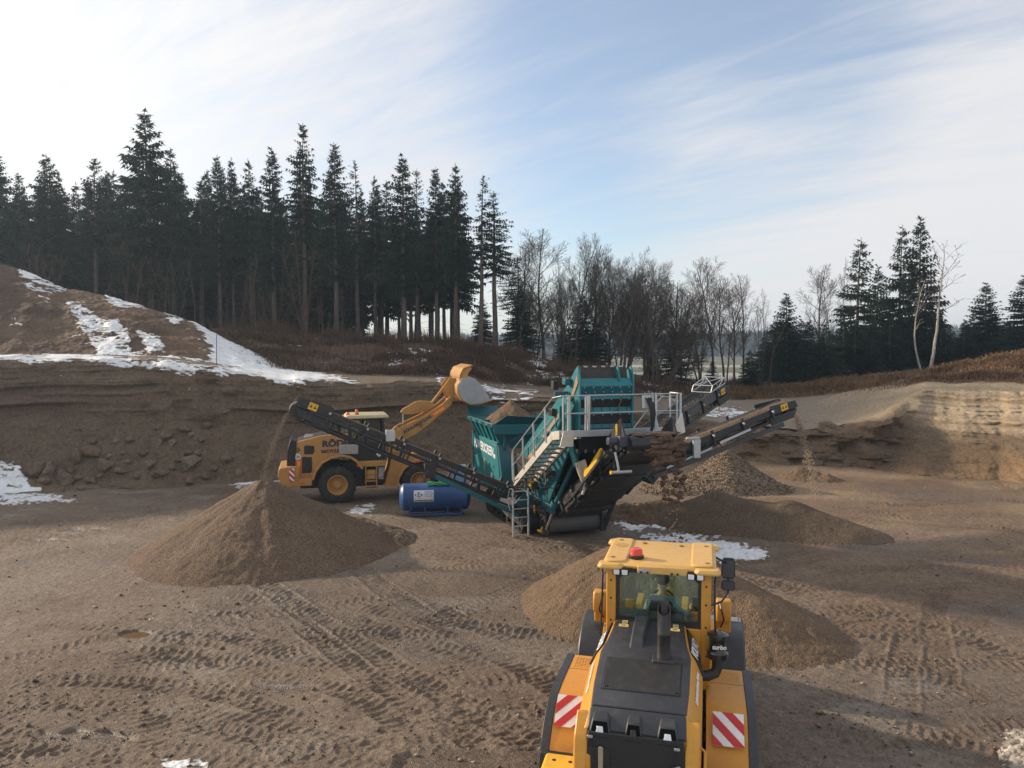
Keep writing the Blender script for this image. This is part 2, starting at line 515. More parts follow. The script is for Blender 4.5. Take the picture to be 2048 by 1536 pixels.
# ---- overburden heap on the left bench ("hill")
_S = [(-500, 500, 58), (-200, 470, 58), (-60, 500, 57), (0, 526, 56), (35, 534, 56), (70, 548, 55.5), (130, 576, 55), (175, 583, 54.5), (210, 590, 54.3), (290, 613, 54), (345, 630, 53), (372, 638, 52.6),
      (392, 646, 52), (450, 678, 51), (505, 703, 50), (560, 727, 49.5), (600, 736, 49), (640, 743, 48), (680, 754, 47), (715, 764, 46)]
hp = np.linspace(-480, 712, 620)
sy = np.interp(hp, [a[0] for a in _S], [a[1] for a in _S]); sY = np.interp(hp, [a[0] for a in _S], [a[2] for a in _S])
sz = np.array([at_y(p, y, Y).z for p, y, Y in zip(hp, sy, sY)])
t_h = (hp - 1024) / FPX
fY = np.interp(hp, [-500, 0, 300, 430, 560, 712], [38, 41.2, 42.2, 42.4, 42.8, 43.4]); fZ = kin(hp, lambda k: k[2][1]) - 0.28
fz2 = np.minimum(fZ, sz - 0.05)
hy, hz, hr = [], [], []
for i in range(230):
    v = i / 229
    if v < 0.72:
        q = v / 0.72
        e = 0.72 * q + 0.28 * (q * q * (3 - 2 * q))
        hy.append(fY + (sY - fY) * q); hz.append(fz2 + (sz - fz2) * e)
    else:
        q = (v - 0.72) / 0.28
        hy.append(sY + 12 * q); hz.append(sz - (sz - 4.0) * q ** 1.2)
    hr.append(np.full(len(hp), v))
HY, HZ, HR = np.array(hy), np.array(hz), np.array(hr)
HX = HY * t_h[None, :]
hm = np.sin(np.clip(HR / 0.72, 0, 1) * math.pi) ** 0.6
amp = np.clip((sz - fz2) / 4, 0.08, 1)[None, :]
HZ = HZ + amp * (hm * 0.75 * fbm(HX * 0.22, HY * 0.22, 4, 60) + (0.3 + 0.7 * hm) * 0.16 * fbm(HX * 1.3, HY * 1.3, 4, 61) + 0.05 * fbm(HX * 5, HY * 5, 2, 62))
hn = fbm(HX * 0.35, HY * 0.35, 4, 63); hn2 = fbm(HX * 1.6, HY * 1.6, 3, 64)
HC = lerp3(np.broadcast_to(np.array([0.105, 0.062, 0.04]), HX.shape + (3,)), np.broadcast_to(np.array([0.185, 0.12, 0.075]), HX.shape + (3,)), sst(-0.3, 0.5, hn + 0.4 * hn2))
hill = np_mesh('hill', np.stack([HX.ravel(), HY.ravel(), HZ.ravel()], 1), grid_faces(*HX.shape), M_EARTH, {'Col': HC.reshape(-1, 3)})
tag(hill, kind='structure')

# ---- far fields
fx = np.concatenate([-np.geomspace(4000, 60, 60), np.linspace(-58, 200, 130), np.geomspace(205, 4000, 60)])
fy = np.geomspace(84, 5200, 150)
FX, FY = np.meshgrid(fx, fy)
FZ = -2.9 + 0.35 * fbm(FX * 0.012, FY * 0.012, 3, 70) * np.clip((FY - 100) / 200, 0, 6)
strip = vn(FY * 0.011 + 0.0006 * FX, FX * 0.0012, 71)
FC = lerp3(np.broadcast_to(np.array([0.115, 0.13, 0.042]), FX.shape + (3,)), np.broadcast_to(np.array([0.15, 0.145, 0.06]), FX.shape + (3,)), sst(0.4, 0.6, strip))
snowf = sst(0.72, 0.78, vn(FY * 0.02 + 3, FX * 0.01, 72)) * sst(150, 260, FY)
FC = lerp3(FC, np.broadcast_to(np.array([0.75, 0.76, 0.78]), FX.shape + (3,)), snowf * 0.55)
field = np_mesh('field', np.stack([FX.ravel(), FY.ravel(), FZ.ravel()], 1), grid_faces(*FX.shape), earth_mat('meadow', fine=2.0, bump=0.3, stones=False), {'Col': FC.reshape(-1, 3)})
tag(field, kind='structure')
# ================================================================== pit floor
NGX, NGY = 1050, 1050
gv = 1.0 / np.linspace(1 / 6.5, 1 / 50.0, NGY)
gu = np.linspace(-1, 1, NGX)
GY = np.broadcast_to(gv[:, None], (NGY, NGX)).copy()
GX = gu[None, :] * (5.5 + 0.76 * gv[:, None])


def gpx(*pts):
    return [at_z(a, b)[:2] for a, b in pts]


TRACKS = [  # (photo-measured path on the floor, lug height, rut depth, width)
    (gpx((480, 1130), (560, 1190), (680, 1270), (850, 1370), (1010, 1450), (1130, 1530)), .05, .035, .72),
    (gpx((690, 1110), (790, 1190), (900, 1255), (1020, 1320), (1140, 1390), (1200, 1460)), .045, .03, .72),
    (gpx((590, 1235), (680, 1310), (800, 1390), (940, 1470), (1040, 1536)), .055, .045, .62),
    (gpx((820, 1190), (930, 1240), (1060, 1290), (1200, 1340)), .045, .02, .62),
    (gpx((-60, 1372), (150, 1362), (320, 1372), (480, 1400), (640, 1470)), .04, .02, .6),
    (gpx((230, 1300), (400, 1318), (560, 1350), (720, 1400), (860, 1480)), .035, .02, .6),
    (gpx((-80, 1425), (100, 1405), (330, 1440), (600, 1500), (800, 1530)), .035, .02, .6),
    (gpx((420, 1195), (600, 1205), (760, 1260), (900, 1330)), .03, .01, .6),
    (gpx((-40, 1500), (200, 1500), (500, 1520), (760, 1510)), .035, .02, .6),
    (gpx((20, 1475), (70, 1455), (120, 1420)), .0, .06, .35),
    (gpx((2100, 985), (1960, 975), (1820, 985), (1700, 970)), .05, .05, .75),
    (gpx((2120, 1010), (1960, 1000), (1800, 1012), (1650, 985)), .055, .05, .75),
    (gpx((2120, 1045), (1980, 1030), (1830, 1036), (1700, 1020)), .05, .04, .75),
    (gpx((2120, 1080), (1980, 1055), (1840, 1062)), .045, .03, .75),
    (gpx((2100, 1120), (1950, 1085), (1850, 1095)), .045, .03, .75),
    (gpx((2060, 985), (1980, 962), (1925, 948)), .07, .06, .7),
    (gpx((1480, 1185), (1600, 1160), (1740, 1140), (1900, 1150), (2080, 1190)), .04, .03, .65),
    (gpx((1480, 1215), (1620, 1190), (1760, 1180), (1900, 1200), (2080, 1260)), .045, .035, .65),
    (gpx((1520, 1245), (1650, 1225), (1790, 1225), (1930, 1255), (2080, 1320)), .05, .04, .65),
    (gpx((1640, 1285), (1740, 1250), (1850, 1255), (1990, 1300), (2080, 1350)), .05, .03, .65),
    (gpx((1830, 1240), (1815, 1290), (1805, 1340), (1800, 1400), (1790, 1500)), .06, .045, .6),
    (gpx((1880, 1160), (1870, 1240), (1880, 1320), (1900, 1420)), .045, .03, .6),
    (gpx((1740, 1275), (1770, 1310), (1760, 1360)), .05, .03, .55),
    (gpx((1530, 1400), (1650, 1450), (1760, 1500), (1860, 1536)), .045, .03, .6),
    (gpx((1600, 1130), (1520, 1165), (1470, 1190)), .04, .04, .6),
    (gpx((1150, 1120), (1060, 1100), (960, 1085), (860, 1060)), .035, .02, .6),
    (gpx((1210, 1160), (1100, 1140), (960, 1125), (840, 1100)), .03, .02, .6),
    (gpx((40, 1005), (200, 1000), (400, 985), (540, 975)), .02, .02, .7),
    (gpx((-20, 1060), (200, 1045), (380, 1010), (540, 990)), .02, .03, .7),
    (gpx((-20, 1100), (140, 1075), (330, 1040)), .02, .03, .6),
]

_rs = random.Random(5)
for _i in range(130):                  # older, half worn-out tracks criss-crossing the yard
    _x, _y = _rs.uniform(-11, 17), _rs.uniform(11, 32)
    if _x < -2 and _y > 21: continue
    _a = _rs.uniform(-.5, .9) if _rs.random() < .7 else _rs.uniform(0, 3.1)
    _cv = _rs.uniform(-.09, .09); _P = []
    for _k in range(6):
        _P.append((_x, _y)); _x += 1.5 * math.cos(_a) * (1 if _i % 2 else -1); _y += 1.5 * math.sin(_a) * (-1); _a += _cv * 1.5
    TRACKS.append((_P, _rs.uniform(.028, .045), _rs.uniform(.004, .018), _rs.uniform(.55, .7)))


def densify(P, step):
    P = np.array([(float(a), float(b)) for a, b in P])
    # Catmull-Rom through the points
    Q = np.vstack([2 * P[0] - P[1], P, 2 * P[-1] - P[-2]])
    out = []
    for i in range(1, len(Q) - 2):
        for t in np.linspace(0, 1, 24, endpoint=False):
            a, b, c, d = Q[i - 1], Q[i], Q[i + 1], Q[i + 2]
            out.append(0.5 * ((2 * b) + (-a + c) * t + (2 * a - 5 * b + 4 * c - d) * t * t + (-a + 3 * b - 3 * c + d) * t ** 3))
    out.append(Q[-2])
    return np.array(out)


def track_field(X, Y):
    H = np.zeros(X.shape); Wt = np.zeros(X.shape)
    for k, (P, lug, rut, w) in enumerate(TRACKS):
        D = densify(P, 0.2)
        s0 = np.concatenate([[0], np.cumsum(np.hypot(*np.diff(D, axis=0).T))])
        bx0, by0 = D.min(0) - 1.0; bx1, by1 = D.max(0) + 1.0
        rs = (Y[:, 0] > by0) & (Y[:, 0] < by1)
        if not rs.any(): continue
        ri = np.where(rs)[0]; r0, r1 = ri[0], ri[-1] + 1
        Xs, Ys = X[r0:r1], Y[r0:r1]
        cm = ((Xs > bx0) & (Xs < bx1)).any(0)
        if not cm.any(): continue
        ci = np.where(cm)[0]; c0, c1 = ci[0], ci[-1] + 1
        Xs, Ys = Xs[:, c0:c1], Ys[:, c0:c1]
        best = np.full(Xs.shape, 9e9); S = np.zeros(Xs.shape); Dv = np.zeros(Xs.shape)
        for i in range(len(D) - 1):
            ex, ey = D[i + 1] - D[i]; L2 = ex * ex + ey * ey + 1e-12
            t = np.clip(((Xs - D[i, 0]) * ex + (Ys - D[i, 1]) * ey) / L2, 0, 1)
            qx, qy = Xs - D[i, 0] - t * ex, Ys - D[i, 1] - t * ey
            d2 = qx * qx + qy * qy
            m = d2 < best
            best[m] = d2[m]; S[m] = (s0[i] + t * math.sqrt(L2))[m]
            Dv[m] = ((ex * qy - ey * qx) / math.sqrt(L2))[m]
        d = Dv + 0.06 * fbm(Xs * 1.1, Ys * 1.1, 2, 90 + k)
        a = np.abs(d) / (w / 2)
        inside = 1 - sst(0.85, 1.05, a)
        ends = sst(0, 1.2, S) * sst(0, 1.2, s0[-1] - S)
        # lugs: bars slanting from the middle to the shoulders, the two sides staggered
        ph = S / 0.225 + np.abs(d) * 1.3 + np.where(d > 0, 0.5, 0.0) + 0.20 * fbm(Xs * 1.7, Ys * 1.7, 3, 91)
        if k % 2: ph = S / 0.19 + 3.2 * d * d + 0.18 * fbm(Xs * 1.7, Ys * 1.7, 3, 92)     # ribs right across
        fr = np.abs((ph % 1.0) - 0.5) * 2
        bar = sst(0.52, 0.86, fr) * (0.45 + 0.55 * sst(-0.35, 0.25, fbm(Xs * 2.6, Ys * 2.6, 3, 160 + k)))
        keep = sst(-0.5, 0.25, fbm(Xs * 0.6, Ys * 0.6, 3, 120 + k)) * 0.85 + 0.1
        berm = np.exp(-((a - 1.12) / 0.13) ** 2)
        h = inside * ends * keep * (0.95 * lug * (bar - 0.18) * (1 if k % 2 else sst(0.03, 0.14, a)) - 0.45 * rut) + berm * ends * keep * rut * 0.6
        H[r0:r1, c0:c1] += h
        Wt[r0:r1, c0:c1] = np.maximum(Wt[r0:r1, c0:c1], inside * ends * keep)
    return H, Wt


def ground_h(X, Y):
    h = 0.07 * fbm(X * 0.22, Y * 0.22, 3, 80) + 0.035 * fbm(X * 0.9, Y * 0.9, 3, 81)
    near = 1 - sst(24, 40, Y)
    rough = sst(-0.25, 0.35, fbm(X * 0.3, Y * 0.3, 3, 85))
    h = h + (0.016 + 0.022 * rough) * fbm(X * 3.4, Y * 3.4, 4, 82, 0.6)
    h = h + near * (0.008 + 0.016 * rough) * fbm(X * 9, Y * 9, 3, 83, 0.7)
    return h


TH, TWt = track_field(GX, GY)
GZ = ground_h(GX, GY) + TH
PUD = [(at_z(270, 1268), 0.42, 0.24), (at_z(298, 1240), .25, .10), (at_z(1000, 1524), 2.0, 0.5), (at_z(560, 1375), 0.8, 0.35), (at_z(170, 1060), 1.0, .45), (at_z(110, 1080), .9, .3), (at_z(160, 1475), .9, .3)]
wetm = sst(0.05, 0.5, fbm(GX * 0.16 + 5, GY * 0.3, 4, 86)) * 0.75
for (P, ax, ay) in PUD:
    q = np.hypot((GX - P.x) / ax, (GY - P.y) / ay) + 0.35 * fbm(GX * 1.8, GY * 1.8, 3, 87)
    m = 1 - sst(0.75, 1.05, q)
    GZ = GZ * (1 - m) + (-0.040 + 0.035 * fbm(GX * 2.3, GY * 2.3, 3, 97)) * m
    wetm = np.maximum(wetm, m)
GPX, GPY = project(np.stack([GX.ravel(), GY.ravel(), GX.ravel() * 0], 1))
GPX, GPY = GPX.reshape(GX.shape), GPY.reshape(GX.shape)
sandy = sst(4, 12, GX) * sst(15, 22, GY)
sandp = sst(-0.15, 0.4, fbm(GX * 0.22, GY * 0.35, 4, 88))
gA = fbm(GX * 0.35, GY * 0.45, 4, 89); gB = fbm(GX * 1.5, GY * 1.5, 4, 95)
GC = np.broadcast_to(np.array([0.278, 0.216, 0.163]), GX.shape + (3,)).copy()
GC = lerp3(GC, np.array([0.205, 0.148, 0.107]), sst(-0.2, 0.45, gA + 0.3 * gB) * 0.8)
GC = lerp3(GC, np.array([0.36, 0.31, 0.258]), sst(0.15, 0.6, fbm(GX * 0.5 + 9, GY * 0.8, 4, 96) + 0.2 * gB) * (1 - sandy) * 0.75)
GC = lerp3(GC, np.array([0.265, 0.175, 0.105]), sandy * 0.75)
GC = lerp3(GC, np.array([0.39, 0.285, 0.18]), sandy * sandp * sst(20, 30, GY) * 0.85)
GC = lerp3(GC, np.array([0.19, 0.13, 0.09]), TWt[..., None][..., 0] * 0.35)
M_GROUND = earth_mat('pit floor', fine=15.0, bump=1.0, dist=0.05, rough=0.78, wet='wet', stone_scale=17.0)
ground = np_mesh('ground', np.stack([GX.ravel(), GY.ravel(), GZ.ravel()], 1), grid_faces(NGY, NGX), M_GROUND, {'Col': GC.reshape(-1, 3), 'wet': wetm.ravel()})
tag(ground, kind='structure')


# ================================================================== snow
t = NT('old snow')
pos = t.n('NewGeometry').outputs['Position']
n1 = t.noise(pos, 3.0, 5, 0.6); n2 = t.noise(pos, 24.0, 4, 0.7)
sc_ = t.mix(t.ramp(n1, (0.35, 0.0), (0.75, 1.0)), (0.84, 0.86, 0.88), (0.70, 0.69, 0.67))
sc_ = t.mix(t.ramp(n2, (0.66, 0.0), (0.76, 0.7)), sc_, (0.30, 0.25, 0.2))
n5 = t.noise(pos, 9.0, 5, 0.7)
thin = t.ramp(t.math('ADD', t.attr('depth'), t.math('MULTIPLY', t.math('SUBTRACT', n5, 0.5), 0.55)), (0.56, 1.0), (0.80, 0.0))
sc_ = t.mix(t.math('MULTIPLY', thin, 0.85), sc_, (0.33, 0.275, 0.225))
t.bsdf(sc_, 0.55, 0, t.bump(t.math('ADD', n1, t.math('MULTIPLY', n2, 0.6)), 0.6, 0.05))
M_SNOW = t.m


def snow_sheet(name, Vx, Fq, mask, lift=0.025):
    fm = mask[Fq].mean(1) > 0.44
    Fs = Fq[fm]
    if not len(Fs): return None
    u, inv = np.unique(Fs, return_inverse=True)
    V2 = Vx[u].copy(); V2[:, 2] += lift * (0.4 + 1.2 * np.clip(mask[u], 0, 1)); V2[:, 1] -= lift * 0.5
    o = np_mesh(name, V2, inv.reshape(Fs.shape), M_SNOW, {'depth': mask[u]})
    return tag(o, kind='stuff')


def snow_mask(V, regs, fine=3.0):
    px, py = project(V)
    m = np.zeros(len(V))
    for poly, hard in regs:
        xs = [p[0] for p in poly]; ys = [p[1] for p in poly]
        s = np.where((px > min(xs) - 14) & (px < max(xs) + 14) & (py > min(ys) - 14) & (py < max(ys) + 14))[0]
        if not len(s): continue
        sd = poly_sd(px[s], py[s], poly)
        x, y, z = V[s, 0], V[s, 1], V[s, 2]
        nz = fbm(x * fine * 0.4, (y + z * 1.5) * fine * 0.5, 3, 130) * 0.9 + fbm(x * fine * 1.6, (y + 2 * z) * fine * 1.9, 3, 131) * 1.0
        val = np.clip(sd / 9.0, -1.2, hard) + nz * 1.35
        m[s] = np.maximum(m[s], np.clip(0.5 + val * 0.8, 0, 1))
    return m


SN_HILL = [([(38, 540), (70, 545), (140, 574), (122, 582), (60, 566)], .75), ([(202, 584), (250, 592), (288, 611), (240, 614), (212, 602)], .9), ([(136, 606), (170, 618), (205, 640), (235, 640), (256, 668), (262, 712), (205, 716), (168, 668)], .32),
           ([(278, 664), (318, 676), (330, 704), (300, 708)], .2), ([(328, 624), (362, 640), (348, 652)], .5), ([(384, 640), (412, 642), (455, 676), (520, 708), (560, 726), (640, 740), (712, 764), (560, 770), (500, 742), (440, 740), (418, 720), (425, 700), (408, 668)], 1.3),
           ([(60, 566), (100, 590), (95, 600), (55, 575)], -.1), ([(250, 705), (330, 712), (420, 728), (420, 745), (300, 735), (180, 725)], .6), ([(20, 640), (40, 640), (40, 648)], -.2)]
SN_TERR = [([(-10, 700), (60, 712), (120, 706), (230, 712), (320, 724), (420, 735), (520, 736), (600, 742), (715, 764), (560, 768), (520, 750), (400, 748), (320, 740), (170, 722), (60, 726), (-10, 716)], 1.3),
           ([(-30, 925), (40, 930), (50, 962), (78, 985), (70, 1000), (-30, 1000)], .75), ([(45, 965), (70, 985), (60, 990)], .3),
           ([(775, 705), (792, 708), (796, 722), (778, 728)], .5), ([(845, 700), (858, 704), (852, 722), (842, 718)], .4), ([(820, 700), (840, 712), (845, 722), (826, 716)], .05),
           ([(995, 708), (1025, 712), (1035, 725), (1010, 722)], .5), ([(1065, 718), (1095, 725), (1092, 738), (1072, 734)], .5), ([(1075, 740), (1120, 758), (1115, 770), (1085, 760)], .5), ([(1110, 735), (1135, 745), (1135, 760), (1118, 752)], .5),
           ([(1040, 745), (1070, 755), (1062, 765)], .1), ([(1145, 738), (1165, 750), (1160, 760)], .3), ([(870, 750), (885, 752), (880, 760)], -.1),
           ([(970, 776), (1010, 778), (1070, 786), (1060, 790), (975, 784)], 1.2), ([(985, 796), (1060, 798), (1062, 804), (1005, 808)], 1.0),
           ([(1266, 764), (1300, 768), (1328, 784), (1326, 792), (1285, 784)], .8),
           ([(1396, 815), (1450, 818), (1500, 822), (1500, 834), (1420, 832)], .8), ([(1520, 822), (1580, 828), (1560, 836)], .5), ([(1330, 800), (1390, 806), (1380, 815)], .5)]
SN_GRND = [([(1214, 1030), (1262, 1022), (1345, 1018), (1352, 1036), (1330, 1058), (1262, 1060), (1232, 1048)], .85), ([(1286, 1074), (1400, 1070), (1420, 1078), (1500, 1090), (1536, 1100), (1534, 1120), (1400, 1122), (1300, 1092)], .75),
           ([(696, 1022), (740, 1012), (752, 1016), (718, 1032)], .4), ([(450, 966), (520, 956), (575, 953), (570, 962), (480, 975)], .55), ([(320, 1524), (400, 1518), (410, 1530), (330, 1540)], .45), 
           ([(-30, 985), (90, 988), (150, 1000), (60, 1004), (-30, 1006)], .5), ]
snow_sheet('hill_snow', np.stack([HX.ravel(), HY.ravel(), HZ.ravel()], 1), grid_faces(*HX.shape), snow_mask(np.stack([HX.ravel(), HY.ravel(), HZ.ravel()], 1), SN_HILL), 0.03)
snow_sheet('bench_snow', TV, grid_faces(*TX.shape), snow_mask(TV, SN_TERR), 0.03)
GV = np.stack([GX.ravel(), GY.ravel(), GZ.ravel()], 1)
snow_sheet('ground_snow', GV, grid_faces(NGY, NGX), snow_mask(GV, SN_GRND, 5.0), 0.012)

# ================================================================== heaps of gravel and sand
def heap_mat(name, ca, cb, scale, bump=0.8, dist=0.05, spread=0.5):
    t = NT(name)
    pos = t.n('NewGeometry').outputs['Position']
    vo = t.n('TexVoronoi', feature='F1'); vo.inputs['Scale'].default_value = scale
    t.l(pos, vo.inputs['Vector'])
    sp = t.n('SeparateColor'); t.l(vo.outputs['Color'], sp.inputs[0])
    n1 = t.noise(pos, 0.9, 5, 0.65); n2 = t.noise(pos, scale * 0.6, 4, 0.7)
    c = t.mix(t.ramp(sp.outputs[0], (0.5 - spread / 2, 0.0), (0.5 + spread / 2, 1.0)), ca, cb)
    c = t.mix(t.ramp(n1, (0.3, 0.0), (0.7, 1.0)), t.mix(1.0, c, (0.74, 0.72, 0.7), 'MULTIPLY'), c)
    c = t.mix(t.ramp(n2, (0.35, 0.0), (0.65, 1.0)), t.mix(1.0, c, (0.7, 0.68, 0.66), 'MULTIPLY'), t.mix(1.0, c, (1.15, 1.13, 1.1), 'MULTIPLY'))
    h = t.math('SUBTRACT', t.math('MULTIPLY', n2, 0.8), vo.outputs['Distance'])
    t.bsdf(c, 0.9, 0, t.bump(h, bump, dist), spec=0.3)
    return t.m


M_FINE = heap_mat('fine gravel', (0.135, 0.088, 0.056), (0.25, 0.175, 0.118), 36, 0.8, 0.035)
M_COARSE = heap_mat('coarse gravel', (0.13, 0.095, 0.065), (0.33, 0.25, 0.175), 17, 1.0, 0.07)
M_SAND = heap_mat('damp sandy soil', (0.155, 0.102, 0.062), (0.235, 0.158, 0.097), 30, 0.8, 0.035, .8)
M_DARKF = heap_mat('dark fine grit', (0.12, 0.085, 0.055), (0.19, 0.135, 0.09), 26, 0.8, 0.04)


def heap(name, peaks, mat, label, seed, step=0.06, foot=0.4, rough=0.05, streak=0.0, cat='gravel heap', stones=0, group=None):
    """peaks: (x, y, z, slope, rounding)"""
    xs = [p[0] for p in peaks]; ys = [p[1] for p in peaks]
    r = max(p[2] / p[3] for p in peaks) + 1.0
    x0, x1, y0, y1 = min(xs) - r, max(xs) + r, min(ys) - r, max(ys) + r
    nx, ny = int((x1 - x0) / step), int((y1 - y0) / step)
    X, Y = np.meshgrid(np.linspace(x0, x1, nx), np.linspace(y0, y1, ny))
    wx = X + 0.35 * fbm(X * 0.35, Y * 0.35, 3, seed); wy = Y + 0.35 * fbm(X * 0.35 + 7, Y * 0.35, 3, seed + 1)
    H = np.full(X.shape, -9.0)
    for (a, b, z, sl, rd) in peaks:
        d = np.hypot(wx - a, wy - b)
        h = z - sl * (np.sqrt(d * d + rd * rd) - rd)
        k = 0.12
        m = np.maximum(H, h); H = m + k * np.log(np.exp((H - m) / k) + np.exp((h - m) / k)) * (np.abs(H - h) < 1.5)
    # flare a little where it runs out over the floor
    H = np.where(H < foot, H - (foot - H) ** 2 * 0.0, H)
    if streak:
        a, b = peaks[0][0], peaks[0][1]
        th = np.arctan2(Y - b, X - a)
        H += streak * fbm(th * 6, np.hypot(X - a, Y - b) * 0.5, 4, seed + 2) * sst(0.05, 0.5, H)
    H += rough * fbm(X * 1.4, Y * 1.4, 4, seed + 3, 0.6) * sst(-0.1, 0.35, H) + rough * 0.45 * fbm(X * 6, Y * 6, 3, seed + 4, 0.7)
    Vx = np.stack([X.ravel(), Y.ravel(), H.ravel()], 1)
    Fq = grid_faces(ny, nx)
    Fq = Fq[(H.ravel()[Fq] > -0.12).any(1)]
    u, inv = np.unique(Fq, return_inverse=True)
    Vk = Vx[u]; Fk = inv.reshape(Fq.shape)
    if stones:
        rs = np.random.RandomState(seed)
        pick = rs.randint(0, len(Vk), stones)
        base = np.array([[1, 0, 0], [-1, 0, 0], [0, 1, 0], [0, -1, 0], [0, 0, 1], [0, 0, -1]], float)
        tri = np.array([[0, 2, 4, 4], [2, 1, 4, 4], [1, 3, 4, 4], [3, 0, 4, 4], [2, 0, 5, 5], [1, 2, 5, 5], [3, 1, 5, 5], [0, 3, 5, 5]])
        vv, ff = [Vk], [Fk]
        o = len(Vk)
        for i in pick:
            if Vk[i, 2] < -0.03: continue
            s = rs.uniform(0.02, 0.065)
            bb = base * s * rs.uniform(0.6, 1.3, (6, 3)) + rs.uniform(-0.3, .3, (6, 3)) * s
            vv.append(bb + Vk[i] + rs.uniform(-.03, .03, 3)); ff.append(tri + o); o += 6
        Vk = np.vstack(vv); Fk = np.vstack(ff)
        # triangles: build through from_pydata to allow mixed faces
        faces = [tuple(f) if f[2] != f[3] else (f[0], f[1], f[2]) for f in Fk.tolist()]
        o_ = link_mesh(name, Vk.tolist(), faces, mat)
        o_.data.polygons.foreach_set('use_smooth', np.array([len(f) == 4 for f in faces]))
    else:
        o_ = np_mesh(name, Vk, Fk, mat)
    return tag(o_, label, cat, group)


heap('gravel_heap', [(-8.25, 25.5, 2.22, .56, .2), (-9.7, 24.5, 1.05, .5, .4), (-8.3, 23.8, 1.2, .5, .4), (-6.8, 25.9, 1.3, .52, .4), (-5.9, 26.1, .75, .5, .4)], M_FINE, 'large cone of fine brown gravel under the left conveyor', 200, .05, rough=.06, streak=.07)
heap('gravel_windrow', [(-5.5, 27.3, .55, .5, .2), (-4.9, 26.8, .5, .45, .2), (-4.3, 26.2, .32, .4, .2), (-5.9, 27.7, .4, .4, .2)], M_COARSE, 'low pale ridge of gravel right of the large gravel cone', 210, .05, rough=.08)
heap('gravel_heap', [(10.1, 36.6, 1.75, .72, .12), (8.4, 36.2, .5, .4, .4), (11.6, 35.6, .35, .3, .4), (7.2, 35.6, .35, .35, .5)], M_COARSE, 'pointed cone of coarse pale pebbles behind the dark grit heap', 220, .06, rough=.07, stones=2600)
heap('grit_heap', [(7.9, 29.3, 1.1, .5, .3), (9.0, 29.0, .82, .45, .4), (10.1, 28.4, .93, .48, .35), (11.0, 27.7, .55, .4, .4), (11.9, 27.0, .28, .3, .4)], M_DARKF, 'long low heap of dark grit right of the screening machine', 230, .05, rough=.05)
heap('soil_heap', [(3.1, 20.0, 1.55, .58, .3), (2.4, 18.8, .95, .6, .3), (4.7, 18.8, 1.3, .52, .35), (5.6, 17.6, .78, .46, .4), (6.5, 17.3, .4, .4, .4)], M_SAND, 'brown soil heap that the near wheel loader digs into', 240, .04, rough=.07, streak=.06, cat='soil heap')
heap('soil_heap', [(5.0, 29.8, .3, .3, .3), (5.9, 30.2, .25, .3, .3), (4.5, 30.8, .22, .25, .3), (6.3, 31.5, .3, .3, .3)], M_SAND, 'rough low patch of dark clods under the screening machine end', 250, .05, rough=.3, cat='soil heap')
heap('soil_heap', [(15.4, 38.2, .3, .4, .3), (14.6, 38.9, .45, .5, .3)], M_SAND, 'small reddish soil slump at the foot of the right pit wall', 260, .06, rough=.2, cat='soil heap')


heap('rubble_heap', [(9.05, 11.75, .34, .5, .2), (9.6, 11.9, .5, .5, .3)], heap_mat('pale rubble', (0.30, 0.26, 0.22), (0.52, 0.48, 0.42), 11, 1.0, .06), 'low heap of pale stones in the bottom right corner', 270, .04, rough=.12, stones=900)
# loose stones and clods strewn over the floor
_st = np.random.RandomState(77)
_n = 15000
_sx = _st.uniform(-1, 1, _n); _sy = 1 / _st.uniform(1 / 10.0, 1 / 40.0, _n)
_sx = _sx * (4 + .75 * _sy)
_dens = sst(-.25, .45, fbm(_sx * .45, _sy * .45, 4, 171))
_k = _st.rand(_n) < (.12 + .88 * _dens)
_sx, _sy = _sx[_k], _sy[_k]; _n = len(_sx)
_ri = np.clip(np.searchsorted(gv, _sy), 0, NGY - 1); _ci = np.clip(((_sx / (5.5 + .76 * gv[_ri]) + 1) / 2 * (NGX - 1)).astype(int), 0, NGX - 1)
_sz = GZ[_ri, _ci]
_size = _st.gamma(2.0, .008, _n) + .006
_oct = np.array([[1, 0, 0], [-1, 0, 0], [0, 1, 0], [0, -1, 0], [0, 0, 1], [0, 0, -1]], float)
_V = (_oct[None] * _st.uniform(.6, 1.3, (_n, 6, 1)) + _st.uniform(-.25, .25, (_n, 6, 3))) * _size[:, None, None] * np.array([1, 1, .7]) + np.stack([_sx, _sy, _sz + _size * .25], 1)[:, None, :]
_F = (np.arange(_n)[:, None, None] * 6 + np.array([[0, 2, 4], [2, 1, 4], [1, 3, 4], [3, 0, 4], [2, 0, 5], [1, 2, 5], [3, 1, 5], [0, 3, 5]])[None]).reshape(-1, 3)
_cc = np.array([.20, .158, .12]) * _st.uniform(.6, 1.5, (_n, 1)) * (1 + _st.uniform(-.06, .06, (_n, 3)))
_cc = np.repeat(np.where((_st.rand(_n) < .12)[:, None], np.array([.42, .38, .33]), _cc), 6, 0)
_o = np_mesh('loose_stones', _V.reshape(-1, 3), _F, earth_mat('stone', fine=40, bump=.3, dist=.005, stones=False), {'Col': _cc}, smooth=False)
tag(_o, 'small stones and clods strewn over the pit floor', kind='stuff')
# shallow puddles
t = NT('muddy water')
t.bsdf((0.16, 0.098, 0.05), 0.06, 0, None, .5)
for (P, ax, ay) in PUD[:2]:
    vs = [(P.x + ax * 1.25 * math.cos(a) * (1 + .12 * math.sin(3 * a + ax * 9)), P.y + ay * 1.25 * math.sin(a) * (1 + .15 * math.sin(2 * a)), -.024) for a in np.linspace(0, 6.2832, 40, endpoint=False)]
    tag(link_mesh('puddle', vs, [tuple(range(40))], t.m), kind='structure')


# ================================================================== boulders that rolled down the left wall
PYT = None


